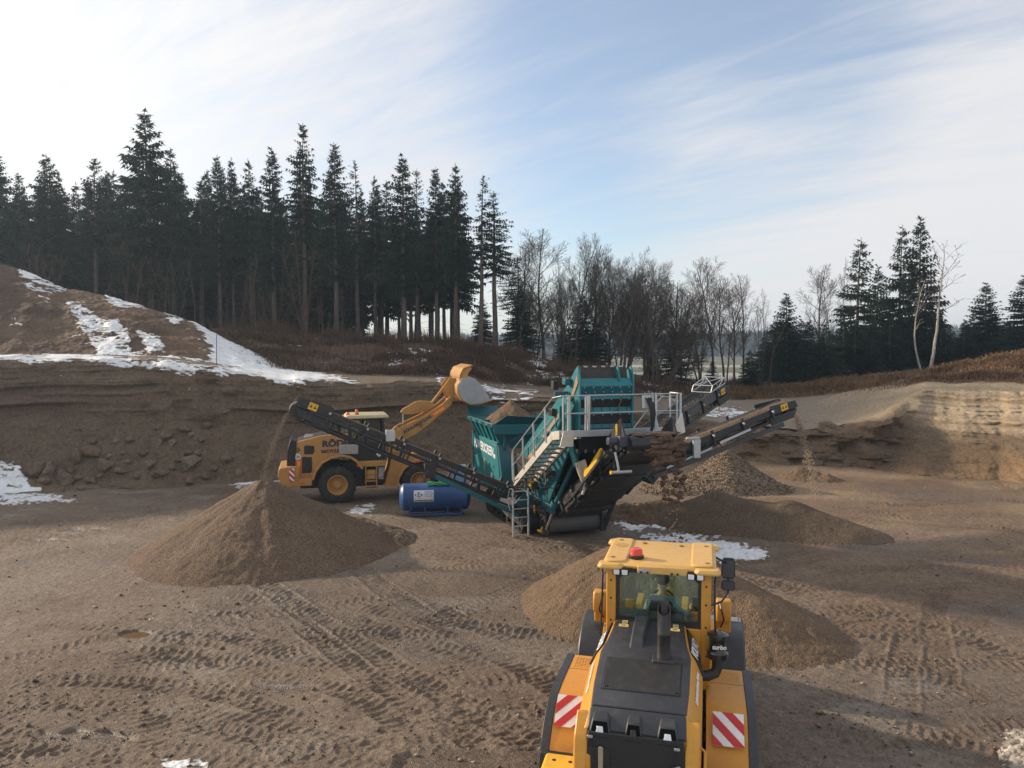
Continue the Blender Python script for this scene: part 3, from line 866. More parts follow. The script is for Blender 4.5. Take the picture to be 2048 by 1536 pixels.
def hit(px, py):
    """first point of the terrain seen at a photo position"""
    j = int(np.argmin(np.abs(pxc - px)))
    P = np.stack([TX2[:, j], TY2[:, j], TZ2[:, j]], 1)
    _, yy = project(P)
    i = int(np.argmax(yy <= py))
    return Vector(P[i])


M_ROCK = earth_mat('mud covered rock', fine=9.0, bump=0.7, dist=0.05, stones=False)


def boulder_mesh(seed, flat):
    bm = bmesh.new()
    bmesh.ops.create_icosphere(bm, subdivisions=3, radius=1)
    rs = random.Random(seed)
    off = Vector((rs.uniform(-9, 9), rs.uniform(-9, 9), rs.uniform(-9, 9)))
    from mathutils import noise as mn
    planes = [(Vector((rs.uniform(-1, 1), rs.uniform(-1, 1), rs.uniform(-.6, 1))).normalized(), rs.uniform(.55, .85)) for _ in range(13)]
    for v in bm.verts:
        p = v.co.copy()
        for n, d in planes:
            e = p.dot(n) - d
            if e > 0: p -= n * e * 0.97
        p *= 1 + 0.16 * mn.fractal(p * 1.7 + off, 0.6, 2, 4)
        v.co = Vector((p.x, p.y, p.z * flat))
    me = bpy.data.meshes.new('boulder')
    bm.to_mesh(me); bm.free()
    n = len(me.vertices)
    at = me.attributes.new('Col', 'FLOAT_COLOR', 'POINT')
    c = [(.21, .155, .11), (.24, .185, .14), (.185, .135, .095)][seed % 3]
    at.data.foreach_set('color', np.tile(np.array([*c, 1], np.float32), n))
    me.shade_smooth(); me.set_sharp_from_angle(angle=R(22))
    me.materials.append(M_ROCK)
    return me


_bm = [boulder_mesh(300 + i, [0.6, .75, .9, .5, .7][i % 5]) for i in range(7)]
_B = [(930, 1115, 70, 55), (975, 1150, 55, 45), (1135, 1135, 48, 42), (730, 1138, 56, 26), (650, 1145, 50, 30), (505, 1205, 112, 62), (580, 1290, 95, 70), (682, 1308, 74, 36), (830, 1275, 74, 52), (905, 1330, 104, 56),
      (430, 1230, 60, 85), (275, 1310, 58, 92), (205, 1302, 110, 84), (340, 1352, 92, 74), (376, 1382, 74, 60), (460, 1415, 74, 46), (290, 1432, 140, 50), (240, 1368, 84, 42), (390, 1315, 42, 34), (440, 1355, 50, 26), (500, 1370, 74, 36), (640, 1388, 62, 32),
      (1075, 1262, 124, 84), (1058, 1214, 50, 32), (1112, 1212, 40, 34), (1150, 1214, 38, 32), (800, 1216, 40, 30), (690, 1220, 36, 22), (1045, 1075, 72, 38), (1090, 1108, 42, 32), (968, 1302, 40, 30), (1052, 1372, 66, 40), (722, 1262, 52, 22),
      (505, 1143, 54, 36), (572, 1115, 50, 42), (890, 1068, 52, 40), (905, 1146, 52, 40), (1168, 1062, 60, 52), (1292, 1240, 62, 42), (1350, 1330, 52, 42), (1210, 1300, 44, 30), (1275, 975, 60, 34), (1000, 1255, 44, 30), (560, 1340, 46, 28), (760, 1350, 50, 30), (1160, 1340, 50, 30), (610, 1230, 44, 30)]
for i, (zx, zy, w, h) in enumerate(_B):
    px, py = zx / 2.844, 480 + zy / 2.844
    P = hit(px, py)
    k = P.y / FPX / 2.844
    o = bpy.data.objects.new('boulder', _bm[i % 7]); COL.objects.link(o)
    sx, szz = w * k / 2 * 1.12, h * k / 2 * 1.3
    o.location = P + Vector((0, -0.05, 0.0))
    o.scale = (sx, (sx + szz) / 2, szz / [0.6, .75, .9, .5, .7][(i % 7) % 5])
    o.rotation_euler = (random.uniform(-.3, .3), random.uniform(-.25, .25), random.choice([0, math.pi]) + random.uniform(-.4, .4))
    big = w * h
    if i == 16: lab = 'long flat mud covered boulder at the bottom left end of the rockfall'
    elif i == 22: lab = 'broad pale brown boulder half buried right in the rockfall'
    elif i == 5: lab = 'broad slanting boulder high in the left part of the rockfall'
    elif i == 12: lab = 'large leaning slab boulder beside the snow at the left'
    elif i == 9: lab = 'broad low boulder near the floor in the middle of the rockfall'
    elif i == 0: lab = 'highest large round boulder in the rockfall on the left wall'
    elif i == 11: lab = 'tall upright boulder next to the slab near the snow'
    else: lab = 'mud covered boulder lying in the rockfall under the left pit wall'
    tag(o, lab, 'boulder', 'boulders of the rockfall')
o = bpy.data.objects.new('boulder', _bm[1]); COL.objects.link(o)
P = hit(1662, 858); o.location = P + Vector((0, 0, .15)); o.scale = (.95, .9, .62); o.rotation_euler = (0, .15, .3)
tag(o, 'big dark lump of earth lying on the edge of the right pit wall', 'boulder')


# ================================================================== falling gravel
M_STONE = paint('falling stones', (0.30, 0.215, 0.145), 0.9, dust=0.0)


def stream(name, pts, n, spread, size, label, seed):
    rs = random.Random(seed)
    vs, fs = [], []
    for i in range(n):
        u = rs.random()
        seg = min(int(u * (len(pts) - 1)), len(pts) - 2); f = u * (len(pts) - 1) - seg
        p = pts[seg].lerp(pts[seg + 1], f)
        sp = spread[0] + (spread[1] - spread[0]) * u
        p = p + Vector((rs.gauss(0, sp), rs.gauss(0, sp), rs.gauss(0, sp)))
        s = rs.uniform(*size); b = len(vs)
        for d in ((1, 0, -.5), (-.5, .87, -.5), (-.5, -.87, -.5), (0, 0, 1)):
            vs.append(p + Vector(d) * s * rs.uniform(.7, 1.3))
        fs += [(b, b + 2, b + 1), (b, b + 1, b + 3), (b + 1, b + 2, b + 3), (b + 2, b, b + 3)]
    o = link_mesh(name, [tuple(v) for v in vs], fs, M_STONE)
    return tag(o, label, 'falling gravel', kind='stuff')


def arc(a, b, n=10, v=0.0):
    """free fall from a to b"""
    out = []
    for i in range(n + 1):
        s = i / n
        out.append(Vector((a.x + (b.x - a.x) * s, a.y + (b.y - a.y) * s, a.z + (b.z - a.z) * (v * s + (1 - v) * s * s))))
    return out


stream('falling_gravel', arc(at_y(594, 806, 25.5), Vector((-8.3, 25.5, 2.2)), 12, .35), 1100, (.02, .055), (.012, .028), 'thin stream of gravel falling from the left conveyor', 1)
stream('falling_gravel', arc(at_y(1584, 822, 30.0), at_y(1631, 1000, 30.3), 12, .3), 850, (.04, .12), (.014, .038), 'stream of gravel falling from the long right conveyor', 2)
stream('falling_gravel', arc(at_y(1440, 800, 36.4), Vector((10.0, 36.6, 1.75)), 8, .6), 90, (.06, .1), (.03, .06), 'few pebbles dropping onto the pointed pebble cone', 3)
# ================================================================== trees
def foliage_mat(name, ca, cb):
    t = NT(name)
    pos = t.n('NewGeometry').outputs['Position']
    oi = t.n('ObjectInfo')
    n1 = t.noise(pos, 0.9, 3, 0.6); n2 = t.noise(pos, 7.0, 3, 0.6)
    c = t.mix(t.ramp(n1, (0.3, 0.0), (0.7, 1.0)), ca, cb)
    c = t.mix(t.ramp(n2, (0.3, 0.0), (0.7, 1.0)), t.mix(1.0, c, (0.6, 0.6, 0.6), 'MULTIPLY'), t.mix(1.0, c, (1.3, 1.3, 1.25), 'MULTIPLY'))
    c = t.mix(oi.outputs['Random'], c, t.mix(1.0, c, (0.8, 0.9, 0.85), 'MULTIPLY'))
    b = t.bsdf(c, 0.75, 0, spec=0.25)
    return t.m


def bark_mat(name, ca, cb):
    t = NT(name)
    co = t.n('TexCoord').outputs['Object']
    mp_ = t.n('Mapping'); mp_.inputs['Scale'].default_value = (6, 6, 1.2); t.l(co, mp_.inputs['Vector'])
    n1 = t.noise(mp_.outputs[0], 1.5, 5, 0.65)
    t.bsdf(t.mix(t.ramp(n1, (0.35, 0.0), (0.68, 1.0)), ca, cb), 0.9, 0, t.bump(n1, 0.5, 0.03), spec=0.2)
    return t.m


M_SPR = foliage_mat('spruce needles', (0.016, 0.030, 0.020), (0.034, 0.052, 0.028))
M_SPR2 = foliage_mat('young spruce needles', (0.030, 0.052, 0.028), (0.055, 0.078, 0.036))
M_BARK = bark_mat('spruce bark', (0.075, 0.058, 0.048), (0.17, 0.14, 0.12))
M_TWIG = bark_mat('grey twigs', (0.06, 0.048, 0.04), (0.13, 0.105, 0.085))
M_BROWNTW = bark_mat('russet twigs', (0.085, 0.055, 0.038), (0.14, 0.095, 0.066))
M_BIRCH = bark_mat('birch bark', (0.22, 0.20, 0.18), (0.5, 0.47, 0.43))


class TB:
    """raw triangle/quad soup builder"""
    def __init__(s): s.v = []; s.f = []

    def tube(s, pts, rad, n=5, tip=True):
        prev = None
        for i, p in enumerate(pts):
            d = (pts[min(i + 1, len(pts) - 1)] - pts[max(i - 1, 0)])
            if d.length < 1e-6: d = Vector((0, 0, 1))
            d.normalize()
            a = d.orthogonal().normalized(); b = d.cross(a)
            base = len(s.v)
            r = rad[i]
            for k in range(n):
                t_ = 2 * math.pi * k / n
                s.v.append(tuple(p + a * (r * math.cos(t_)) + b * (r * math.sin(t_))))
            if prev is not None:
                for k in range(n):
                    s.f.append((prev + k, prev + (k + 1) % n, base + (k + 1) % n, base + k))
            prev = base

    def tri(s, a, b, c):
        k = len(s.v); s.v += [tuple(a), tuple(b), tuple(c)]; s.f.append((k, k + 1, k + 2))

    def mesh(s, name, mat):
        me = bpy.data.meshes.new(name); me.from_pydata(s.v, [], s.f); me.materials.append(mat)
        return me


def spruce(seed, h=20.0, w=3.0, base=0.4, sparse=0.0, ragged=0.3, mat=None, tw=1.0, onesided=0.0, whorl=0.46):
    rs = random.Random(seed)
    tr, cr = TB(), TB()
    lean = Vector((rs.uniform(-.006, .006), rs.uniform(-.006, .006), 0))
    def axis(z): return Vector((lean.x * z + 0.05 * math.sin(z * .5 + seed), lean.y * z, z))
    zs = [0, 0.4, h * .2, h * .4, h * .6, h * .8, h * .93, h]
    r0 = 0.011 * h + 0.03
    tr.tube([axis(z) for z in zs], [r0 * 1.35, r0 * 1.05, r0 * .9, r0 * .75, r0 * .55, r0 * .3, r0 * .13, .012], 7)
    # dead snags below the crown
    for i in range(int(26 * base + 6)):
        z = rs.uniform(h * .08, h * (base + .1)); a = rs.uniform(0, 6.28); L = rs.uniform(.3, 1.4)
        p = axis(z); d = Vector((math.cos(a), math.sin(a), rs.uniform(-.35, .1)))
        tr.tube([p, p + d * L * .5, p + d * L + Vector((0, 0, -.15 * L))], [.025, .018, .008], 3)
    zb = h * base
    z = zb
    while z < h * 0.985:
        f = (z - zb) / (h - zb)
        rad = w * (1 - f) ** 0.85 * (0.55 + 0.45 * min(1, f / .14)) + .12
        nb = max(3, int((8 - 3 * f) * (1 - sparse) + rs.uniform(-.5, 1.2)))
        a0 = rs.uniform(0, 6.28)
        for b in range(nb):
            a = a0 + 6.283 * b / nb + rs.uniform(-.35, .35)
            L = rad * rs.uniform(1 - ragged, 1 + ragged * .55)
            if onesided: L *= 1 + onesided * math.cos(a)
            if rs.random() < .06 + sparse * .15: L *= .45
            if rs.random() < sparse * .35: continue
            up = 0.5 * f - 0.22 + rs.uniform(-.12, .12)
            dirh = Vector((math.cos(a), math.sin(a), 0)); side = Vector((-math.sin(a), math.cos(a), 0))
            p0 = axis(z + rs.uniform(-.3, .3))
            n = max(3, int(L / 0.24))
            pts = []
            for i in range(n + 1):
                s_ = i / n
                pts.append(p0 + dirh * (L * s_) + Vector((0, 0, L * (up * s_ - .30 * s_ * s_ * (1 - f) + .16 * s_ ** 3))))
            cr.tube([pts[0], pts[n // 2], pts[n]], [.03 * (1 - f) + .012, .018, .006], 3)
            for i in range(1, n + 1):
                s_ = i / n
                if rs.random() < sparse * .3: continue
                tl = (0.62 - 0.30 * abs(s_ - .45)) * tw * min(1.0, .35 + L * .35) * rs.uniform(.7, 1.3)
                for sg in (-1, 1):
                    q = pts[i]
                    dr = rs.uniform(.25, .8)
                    e = q + side * (sg * tl * .75) + dirh * (tl * .45) + Vector((0, 0, -tl * dr))
                    wd = tl * rs.uniform(.16, .28)
                    up_ = Vector((0, 0, 1))
                    cr.tri(q + up_ * wd * .5 + dirh * wd * .4, q - up_ * wd * .6 - dirh * wd * .6, e)
                    if rs.random() < .75:      # hanging spray under the twig
                        e2 = q + side * (sg * tl * .3) + Vector((0, 0, -tl * rs.uniform(.5, 1.05)))
                        cr.tri(q + dirh * wd * .7, q - dirh * wd * .7 + side * wd * .3, e2)
                if i == n:
                    cr.tri(pts[i] + side * .07, pts[i] - side * .07, pts[i] + dirh * .3 * tw + Vector((0, 0, .05)))
        z += whorl * (1 - .35 * f) * rs.uniform(.45, 1.35)
    # leader
    top = axis(h)
    for k in range(7):
        a = rs.uniform(0, 6.28); p = top - Vector((0, 0, k * .12))
        cr.tri(p + Vector((0, 0, .08)), p - Vector((0, 0, .05)), p + Vector((math.cos(a) * (.12 + .05 * k), math.sin(a) * (.12 + .05 * k), .1)))
    return tr.mesh('trunk', M_BARK), cr.mesh('crown', mat or M_SPR), h


def bare(seed, h=15.0, crown=.30, wid=4.0, ang=48, round_=.5, limbs=15, trunk_r=.16, mat=None, tmat=None, lean=(0, 0), stems=1, gnarl=.10, curl=.35, twigs=1.0, fork=0.0, thin=1.0):
    """winter tree: stems carry limbs along their length, limbs carry branches, branches carry twigs"""
    rs = random.Random(seed)
    tr, cr = TB(), TB()
    def line(p, d, L, r0, r1, n, wob, up):
        pts, rad, dirs = [p.copy()], [r0], [d.copy()]
        q = p.copy(); dd = d.copy()
        for i in range(n):
            dd = (dd + Vector((rs.gauss(0, wob), rs.gauss(0, wob), rs.gauss(0, wob) * .6 + up / n))).normalized()
            q = q + dd * (L / n); pts.append(q.copy()); rad.append(max(.011 * thin, r0 + (r1 - r0) * (i + 1) / n)); dirs.append(dd.copy())
        return pts, rad, dirs
    def off(d, angle, az):
        o = d.orthogonal().normalized(); o2 = d.cross(o)
        return (d * math.cos(angle) + (o * math.cos(az) + o2 * math.sin(az)) * math.sin(angle)).normalized()
    def at(pts, rad, dirs, f):
        i = min(int(f * (len(pts) - 1)), len(pts) - 2); u = f * (len(pts) - 1) - i
        return pts[i].lerp(pts[i + 1], u), rad[i] * (1 - u) + rad[i + 1] * u, dirs[i]
    def branch(p, d, L, r, lv):
        n = (6, 4, 3)[lv - 1]
        pts, rad, dirs = line(p, d, L, r, r * .25, n, gnarl * (1.2 if lv > 1 else 1), curl * (1 if lv == 1 else .6))
        cr.tube(pts, rad, 4 if lv == 1 else 3)
        if lv >= 3: return
        k = int((L / (.34 if lv == 1 else .26)) * twigs * rs.uniform(.8, 1.2))
        az = rs.uniform(0, 6.28)
        for i in range(k):
            f = .18 + .80 * (i + rs.random() * .8) / max(1, k)
            q, rr, dd = at(pts, rad, dirs, min(.98, f)); az += 2.4 + rs.uniform(-.5, .5)
            nd = off(dd, R(rs.uniform(28, 58)), az)
            l2 = L * (.52 - .34 * f) * rs.uniform(.6, 1.25) if lv == 1 else L * (.7 - .4 * f) * rs.uniform(.6, 1.2)
            if l2 > .18: branch(q, nd, l2, max(.011 * thin, rr * .6), lv + 1)
    for m in range(stems):
        a = 6.283 * m / stems + rs.uniform(-.4, .4)
        tilt = rs.uniform(.12, .32) if stems > 1 else 0
        d = Vector((lean[0] + tilt * math.cos(a), lean[1] + tilt * math.sin(a), 1)).normalized()
        hh = h * rs.uniform(.82, 1.0) if stems > 1 else h
        pts, rad, dirs = line(Vector((0, 0, 0)) + (Vector((math.cos(a), math.sin(a), 0)) * .15 if stems > 1 else Vector()), d, hh, trunk_r, .02, 12, gnarl * .45, .12)
        tr.tube(pts, rad, 7)
        az = rs.uniform(0, 6.28)
        for i in range(limbs):
            f = crown + (1 - crown) * (i + rs.uniform(0, .8)) / limbs
            q, rr, dd = at(pts, rad, dirs, min(.97, f)); az += 2.399 + rs.uniform(-.4, .4)
            e = (f - crown) / (1 - crown)
            env = math.sin(math.pi * min(1, (e * .82 + .18))) ** round_ if round_ > 0 else 1 - e * .7
            L = wid * max(.22, env) * rs.uniform(.65, 1.15)
            branch(q, off(dd, R(ang * (1.1 - .45 * e) * rs.uniform(.8, 1.2)), az), L, max(.014, rr * .5), 1)
    zt = max(v[2] for v in cr.v)
    return tr.mesh('trunk', tmat or mat or M_TWIG), cr.mesh('crown', mat or M_TWIG), zt


SP = {
    'tall': [spruce(11, 20, 2.7, .36, .0, .5, tw=1.2), spruce(12, 20, 2.5, .42, .06, .6, tw=1.1), spruce(13, 20, 2.8, .28, .03, .55, tw=1.2), spruce(14, 20, 2.4, .46, .1, .6, tw=1.1), spruce(21, 20, 2.6, .33, .04, .65, tw=1.15)],
    'rear': [spruce(22, 20, 2.9, .16, .0, .5, tw=1.35, whorl=.55), spruce(23, 20, 2.7, .22, .05, .6, tw=1.3, whorl=.55)],
    'big': [spruce(15, 20, 3.6, .22, .0, .38, tw=1.25)],
    'sparse': [spruce(16, 20, 2.6, .46, .42, .5, tw=.9), spruce(17, 20, 2.7, .5, .5, .55, tw=.9, onesided=.5)],
    'open': [spruce(18, 12, 2.7, .05, .0, .3, whorl=.38), spruce(19, 12, 2.5, .07, .08, .4, whorl=.4), spruce(20, 12, 2.9, .04, .12, .45, mat=M_SPR2, whorl=.4)],
}
BT = {
    'ash': [bare(31, 15, .26, 4.4, 42, .7, 20, .17, curl=.7, twigs=1.5), bare(32, 15, .24, 3.9, 38, .7, 20, .15, curl=.75, twigs=1.5), bare(33, 15, .2, 3.6, 40, .7, 15, .14, stems=2, curl=.65, twigs=1.4)],
    'round': [bare(34, 13, .16, 5.0, 56, .5, 12, .2, stems=3, curl=.45, gnarl=.14, twigs=1.4), bare(35, 13, .2, 6.0, 60, .45, 24, .25, curl=.5, gnarl=.15, twigs=1.4)],
    'oak': [bare(36, 11, .26, 6.4, 66, .45, 18, .34, lean=(.40, 0), gnarl=.24, curl=.55, twigs=1.4)],
    'birch': [bare(37, 15, .40, 3.4, 42, .6, 12, .13, mat=M_TWIG, tmat=M_BIRCH, lean=(.12, 0), curl=.6, twigs=.7), bare(38, 15, .45, 2.8, 40, .6, 9, .11, mat=M_BIRCH, tmat=M_BIRCH, lean=(-.14, 0), curl=.6, twigs=.6)],
    'sapling': [bare(39, 8, .3, 1.3, 38, .6, 9, .05, curl=.6, twigs=.8), bare(40, 8, .25, 1.1, 36, .6, 9, .045, mat=M_BROWNTW, curl=.6, twigs=.8)],
    'larch': [bare(41, 11, .08, 1.9, 82, -1, 40, .08, mat=M_BROWNTW, curl=.25, twigs=1.3), bare(42, 9, .1, 1.8, 62, .4, 18, .06, mat=M_BROWNTW, stems=3, curl=.4, twigs=1.1)],
    'bush': [bare(43, 6, .12, 1.7, 44, .4, 9, .05, stems=5, curl=.5), bare(44, 5, .1, 1.6, 46, .4, 8, .045, mat=M_BROWNTW, stems=6, curl=.45)],
}


_tree_rs = random.Random(99)


def tree(name, proto, px, py, Y, label, cat, group=None, wpx=None, rot=None, sink=.15, basez=None, mirror=False):
    tr, cr, h0 = proto
    X = (px - 1024) / FPX * Y
    z0 = terr_z(px, Y) if basez is None else basez
    # cover the heap where it is higher
    zt = at_y(px, py, Y).z
    k = (zt - z0 + sink) / h0
    root = empty(name, (X, Y, z0 - sink), 0, label, cat, group)
    sx = k
    if wpx:
        xs = [cr.vertices[i_].co.x for i_ in range(0, len(cr.vertices), 7)]
        sx = (wpx / FPX * Y) / max(.5, (max(xs) - min(xs)))
        sx = min(max(sx, k * .55), k * 1.7)
    for me, nm in ((tr, 'trunk'), (cr, 'crown')):
        o = bpy.data.objects.new(nm, me); COL.objects.link(o); o.parent = root
    root.scale = (sx * (-1 if mirror else 1), sx, k)
    root.rotation_euler = (_tree_rs.gauss(0, .005), _tree_rs.gauss(0, .005), rot if rot is not None else _tree_rs.uniform(0, 6.28))
    return root


GS = 'spruces of the wood behind the pit'
_spr = [  # px, top y, crown width, kind, Y, label
    (6, 303, 100, 'tall', 64, 'tall spruce at the left picture edge in the sun glare'), (48, 345, 85, 'tall', 67, 'slightly lower spruce next to the one at the left edge'),
    (108, 309, 120, 'big', 66, 'broad spruce standing alone left of the tallest spruce'), (196, 317, 82, 'tall', 65, 'narrow spruce with spiky top left of the tallest spruce'),
    (224, 342, 70, 'tall', 69, 'thin spruce close against the left side of the tallest spruce'), (305, 219, 150, 'big', 64, 'tallest and widest spruce of the whole wood'),
    (350, 296, 95, 'tall', 66, 'spruce leaning against the right side of the tallest spruce'), (372, 350, 70, 'tall', 70, 'low spruce filling the right flank of the tallest spruce'),
    (406, 362, 80, 'tall', 67, 'low spruce in the dip right of the tallest spruce'), (443, 312, 72, 'tall', 65, 'first of two twin spruces right of the dip'),
    (469, 315, 62, 'tall', 66, 'second of two twin spruces right of the dip'), (505, 319, 72, 'tall', 66, 'spiky spruce between the twins and the slim high spruce'),
    (549, 294, 90, 'tall', 64, 'full spruce just left of the slim high spruce'), (612, 248, 84, 'tall', 65, 'slim high spruce with a loose top in the middle of the wood'),
    (674, 286, 95, 'tall', 64, 'broad spruce just right of the slim high spruce'), (716, 322, 70, 'sparse', 66, 'ragged spruce with broken top right of the middle'),
    (752, 352, 62, 'tall', 68, 'lowest spruce in the gap of the skyline'), (808, 309, 104, 'tall', 64, 'dense dark spruce right of the skyline gap'),
    (836, 338, 62, 'sparse', 67, 'thin ragged spruce behind the dense dark one'), (874, 336, 74, 'tall', 65, 'spruce with a blunt double top near the right end of the wood'),
    (912, 328, 84, 'tall', 64, 'pointed spruce near the right end of the wood'), (962, 351, 76, 'sparse', 63, 'thin see-through spruce with a bent tip at the right end'),
    (990, 383, 92, 'sparse', 64, 'last see-through spruce at the right end of the wood'), (1036, 515, 60, 'sparse', 66, 'short one sided spruce beyond the end of the wood')]
for i, (px, py, wd, kd, Y, lab) in enumerate(_spr):
    P = SP[kd]
    tree('spruce_tree', P[i % len(P)], px, py, Y, lab, 'spruce tree', GS, wd * 1.28)
_r2 = random.Random(4)
for i in range(84):
    px = -70 + i * 12.0 + _r2.uniform(-8, 8)
    if px > 930: continue
    py = _r2.uniform(335, 440) + (25 if px > 700 else 0)
    if px > 800: kd, Y = 'tall', _r2.uniform(70, 78)
    else: kd, Y = ('rear' if i % 2 and px < 770 else 'tall'), _r2.uniform(70, 92 if px < 770 else 80)
    tree('spruce_tree', SP[kd][i % len(SP[kd])], px, py, Y, 'dark spruce in the dense rows deeper in the wood', 'spruce tree', GS, _r2.uniform(76, 112))
for i in range(37):                      # suppressed trees under the canopy on the left
    px = -40 + i * 20.5 + _r2.uniform(-8, 8)
    tree('spruce_tree', SP['open'][i % 2], px, _r2.uniform(455, 560), _r2.uniform(70, 86), 'low dark spruce under the canopy above the snowy hill', 'spruce tree', GS, _r2.uniform(60, 90))
for px, py, wd, Y, lab in [(1500, 700, 70, 65, 'tiny dark spruce at the field edge right of the lone bare tree'), (1425, 722, 50, 64, 'tiniest dark spruce in front of the green field'), (1040, 575, 80, 64, 'small bushy spruce at the foot of the bare trees, leftmost'), (966, 592, 50, 70, 'small pointed spruce between the last thin trunks of the wood'), (1165, 592, 96, 66, 'dark bushy spruce among the bare trees in the middle'),
                           (1188, 640, 80, 65, 'lower spruce leaning on the bushy one among the bare trees'), (1128, 655, 60, 66, 'small spruce left of the bushy one among the bare trees'), (1345, 655, 96, 66, 'spreading spruce under the gnarled oak'), (1306, 700, 60, 67, 'tiny spruce left of the spreading one under the oak')]:
    tree('spruce_tree', SP['open'][int(px) % 2], px, py, Y, lab, 'spruce tree', 'small spruces among the bare trees', wd * 1.25)
for px, py, wd, Y, lab in [(1572, 588, 100, 68, 'bushy spruce at the left end of the right hand thicket'), (1712, 476, 118, 70, 'tall pointed spruce left of the highest pair on the right'), (1796, 450, 104, 71, 'left one of the highest spruce pair on the right'),
                           (1833, 436, 118, 69, 'right one of the highest spruce pair on the right'), (1968, 566, 100, 70, 'single pointed spruce between the leaning birch and the right edge'), (2046, 552, 120, 66, 'spruce cut by the right picture edge'), (1752, 535, 90, 73, 'spruce filling the gap between the tall pointed one and the pair')]:
    tree('spruce_tree', SP['open'][int(px) % 3], px, py, Y, lab, 'spruce tree', 'spruces on the right', wd * 1.2)
for i in range(50):
    px = 1532 + i * 11.4 + _r2.uniform(-7, 7)
    if 1590 < px < 1600: continue
    py = _r2.uniform(632, 690) if px < 1900 else _r2.uniform(625, 680)
    tree('spruce_tree', SP['open'][i % 3], px, py, _r2.uniform(66.5, 74), 'low dark spruce in the thicket above the right pit wall', 'spruce tree', 'low spruces of the right hand thicket', _r2.uniform(80, 125))

GB = 'bare trees beyond the pit'
_bare = [(1050, 468, 80, 'ash', 66, 'first tall bare tree right of the spruce wood'), (1086, 450, 110, 'ash', 64, 'highest bare tree with steep forked limbs'), (1122, 500, 70, 'ash', 67, 'slim bare tree between the two highest ones'), (1152, 468, 84, 'ash', 65, 'steep bare tree with fine twigs, second highest'),
         (1184, 486, 80, 'ash', 66, 'bare tree behind the dark bushy spruce'), (1216, 500, 90, 'round', 67, 'bare tree left of the round crowned one'), (1252, 492, 160, 'round', 64, 'bare tree with the widest round crown'), (1296, 516, 140, 'round', 66, 'bare tree with low round crown left of the gnarled oak'),
         (1330, 556, 150, 'oak', 63, 'gnarled bare oak leaning right with long crooked limb'), (1426, 506, 96, 'ash', 66, 'tall thin bare tree standing alone against the sky right of the oak'), (1488, 546, 74, 'ash', 68, 'thin bare tree right of the tall lone one'), (1522, 574, 62, 'ash', 69, 'short thin bare tree left of the right hand thicket'),
         (1470, 575, 80, 'ash', 70, 'short bare tree between the lone tall one and the thicket'), (1448, 545, 80, 'ash', 71, 'bare tree partly hidden behind the lone tall one'), (1400, 560, 80, 'round', 70, 'low bare tree at the left edge of the field view'), (1456, 600, 50, 'sapling', 64, 'small bare tree over the far end of the conveyor'), (1640, 524, 90, 'ash', 72, 'bare tree with fanned twigs left of the tall pointed spruce'), (1672, 514, 76, 'ash', 73, 'bare tree right behind the fanned one'),
         (1858, 476, 110, 'birch', 63, 'pale leaning birch right of the highest spruce pair'), (1845, 560, 70, 'birch', 64, 'pale forked birch in front of the highest spruce pair'),
         (1400, 640, 40, 'sapling', 62, 'thin bare sapling before the green field'), (1540, 650, 50, 'sapling', 64, 'thin bare sapling before the bushy spruce on the right')]
for i, (px, py, wd, kd, Y, lab) in enumerate(_bare):
    P = BT[kd]
    pr = P[i % len(P)] if kd != 'birch' else P[0 if px == 1858 else 1]
    tree('birch_tree' if kd == 'birch' else 'bare_tree', pr, px, py, Y, lab, 'birch tree' if kd == 'birch' else 'bare tree', GB, wd, rot=0 if kd in ('oak', 'birch') else None)
for i in range(17):
    px = 1035 + i * 20.8 + _r2.uniform(-9, 9)
    kd = ['ash', 'round', 'round'][i % 3]
    P = BT[kd]
    tree('bare_tree', P[i % len(P)], px, _r2.uniform(500, 590) + (40 if px > 1300 else 0), _r2.uniform(63, 70), 'lower bare tree in the tangle under the tall bare trees', 'bare tree', GB, _r2.uniform(70, 120))
_brn = [(512, 503, 80, 'larch', 60.5, 'russet bare larch above the snow tongue, lower of two'), (610, 452, 76, 'larch', 61, 'russet bare larch in front of the trunks, taller of two'), (482, 548, 60, 'larch', 61, 'russet bare shrub left of the lower larch'),
        (270, 476, 120, 'bush', 62, 'large grey bare shrub before the tallest spruce'), (345, 500, 90, 'bush', 62, 'grey bare shrub right of the large one'), (86, 480, 96, 'bush', 62, 'grey bare shrub on the hill crest at the left'), (392, 528, 54, 'sapling', 61, 'slender bare sapling above the snowy slope'), (555, 555, 60, 'larch', 61.5, 'russet bare shrub between the two larches')]
for i, (px, py, wd, kd, Y, lab) in enumerate(_brn):
    P = BT[kd]
    tree('bare_shrub' if kd in ('bush',) else 'bare_tree', P[i % len(P)], px, py, Y, lab, 'bare shrub' if kd == 'bush' else 'bare tree', 'bare trees before the wood', wd)
for i in range(34):
    px = _r2.uniform(415, 720) if i < 24 else _r2.uniform(1020, 1380)
    tree('bare_tree', BT['sapling'][i % 2], px, _r2.uniform(560, 625) if i < 24 else _r2.uniform(610, 680), _r2.uniform(59, 63), 'thin bare sapling in the brush before the trunks' if i < 24 else 'thin bare sapling in the brush under the bare trees', 'bare tree', 'saplings in the brush', _r2.uniform(22, 40))

# ---- brush and dry grass on the banks
_ok = np.isfinite(TX2)


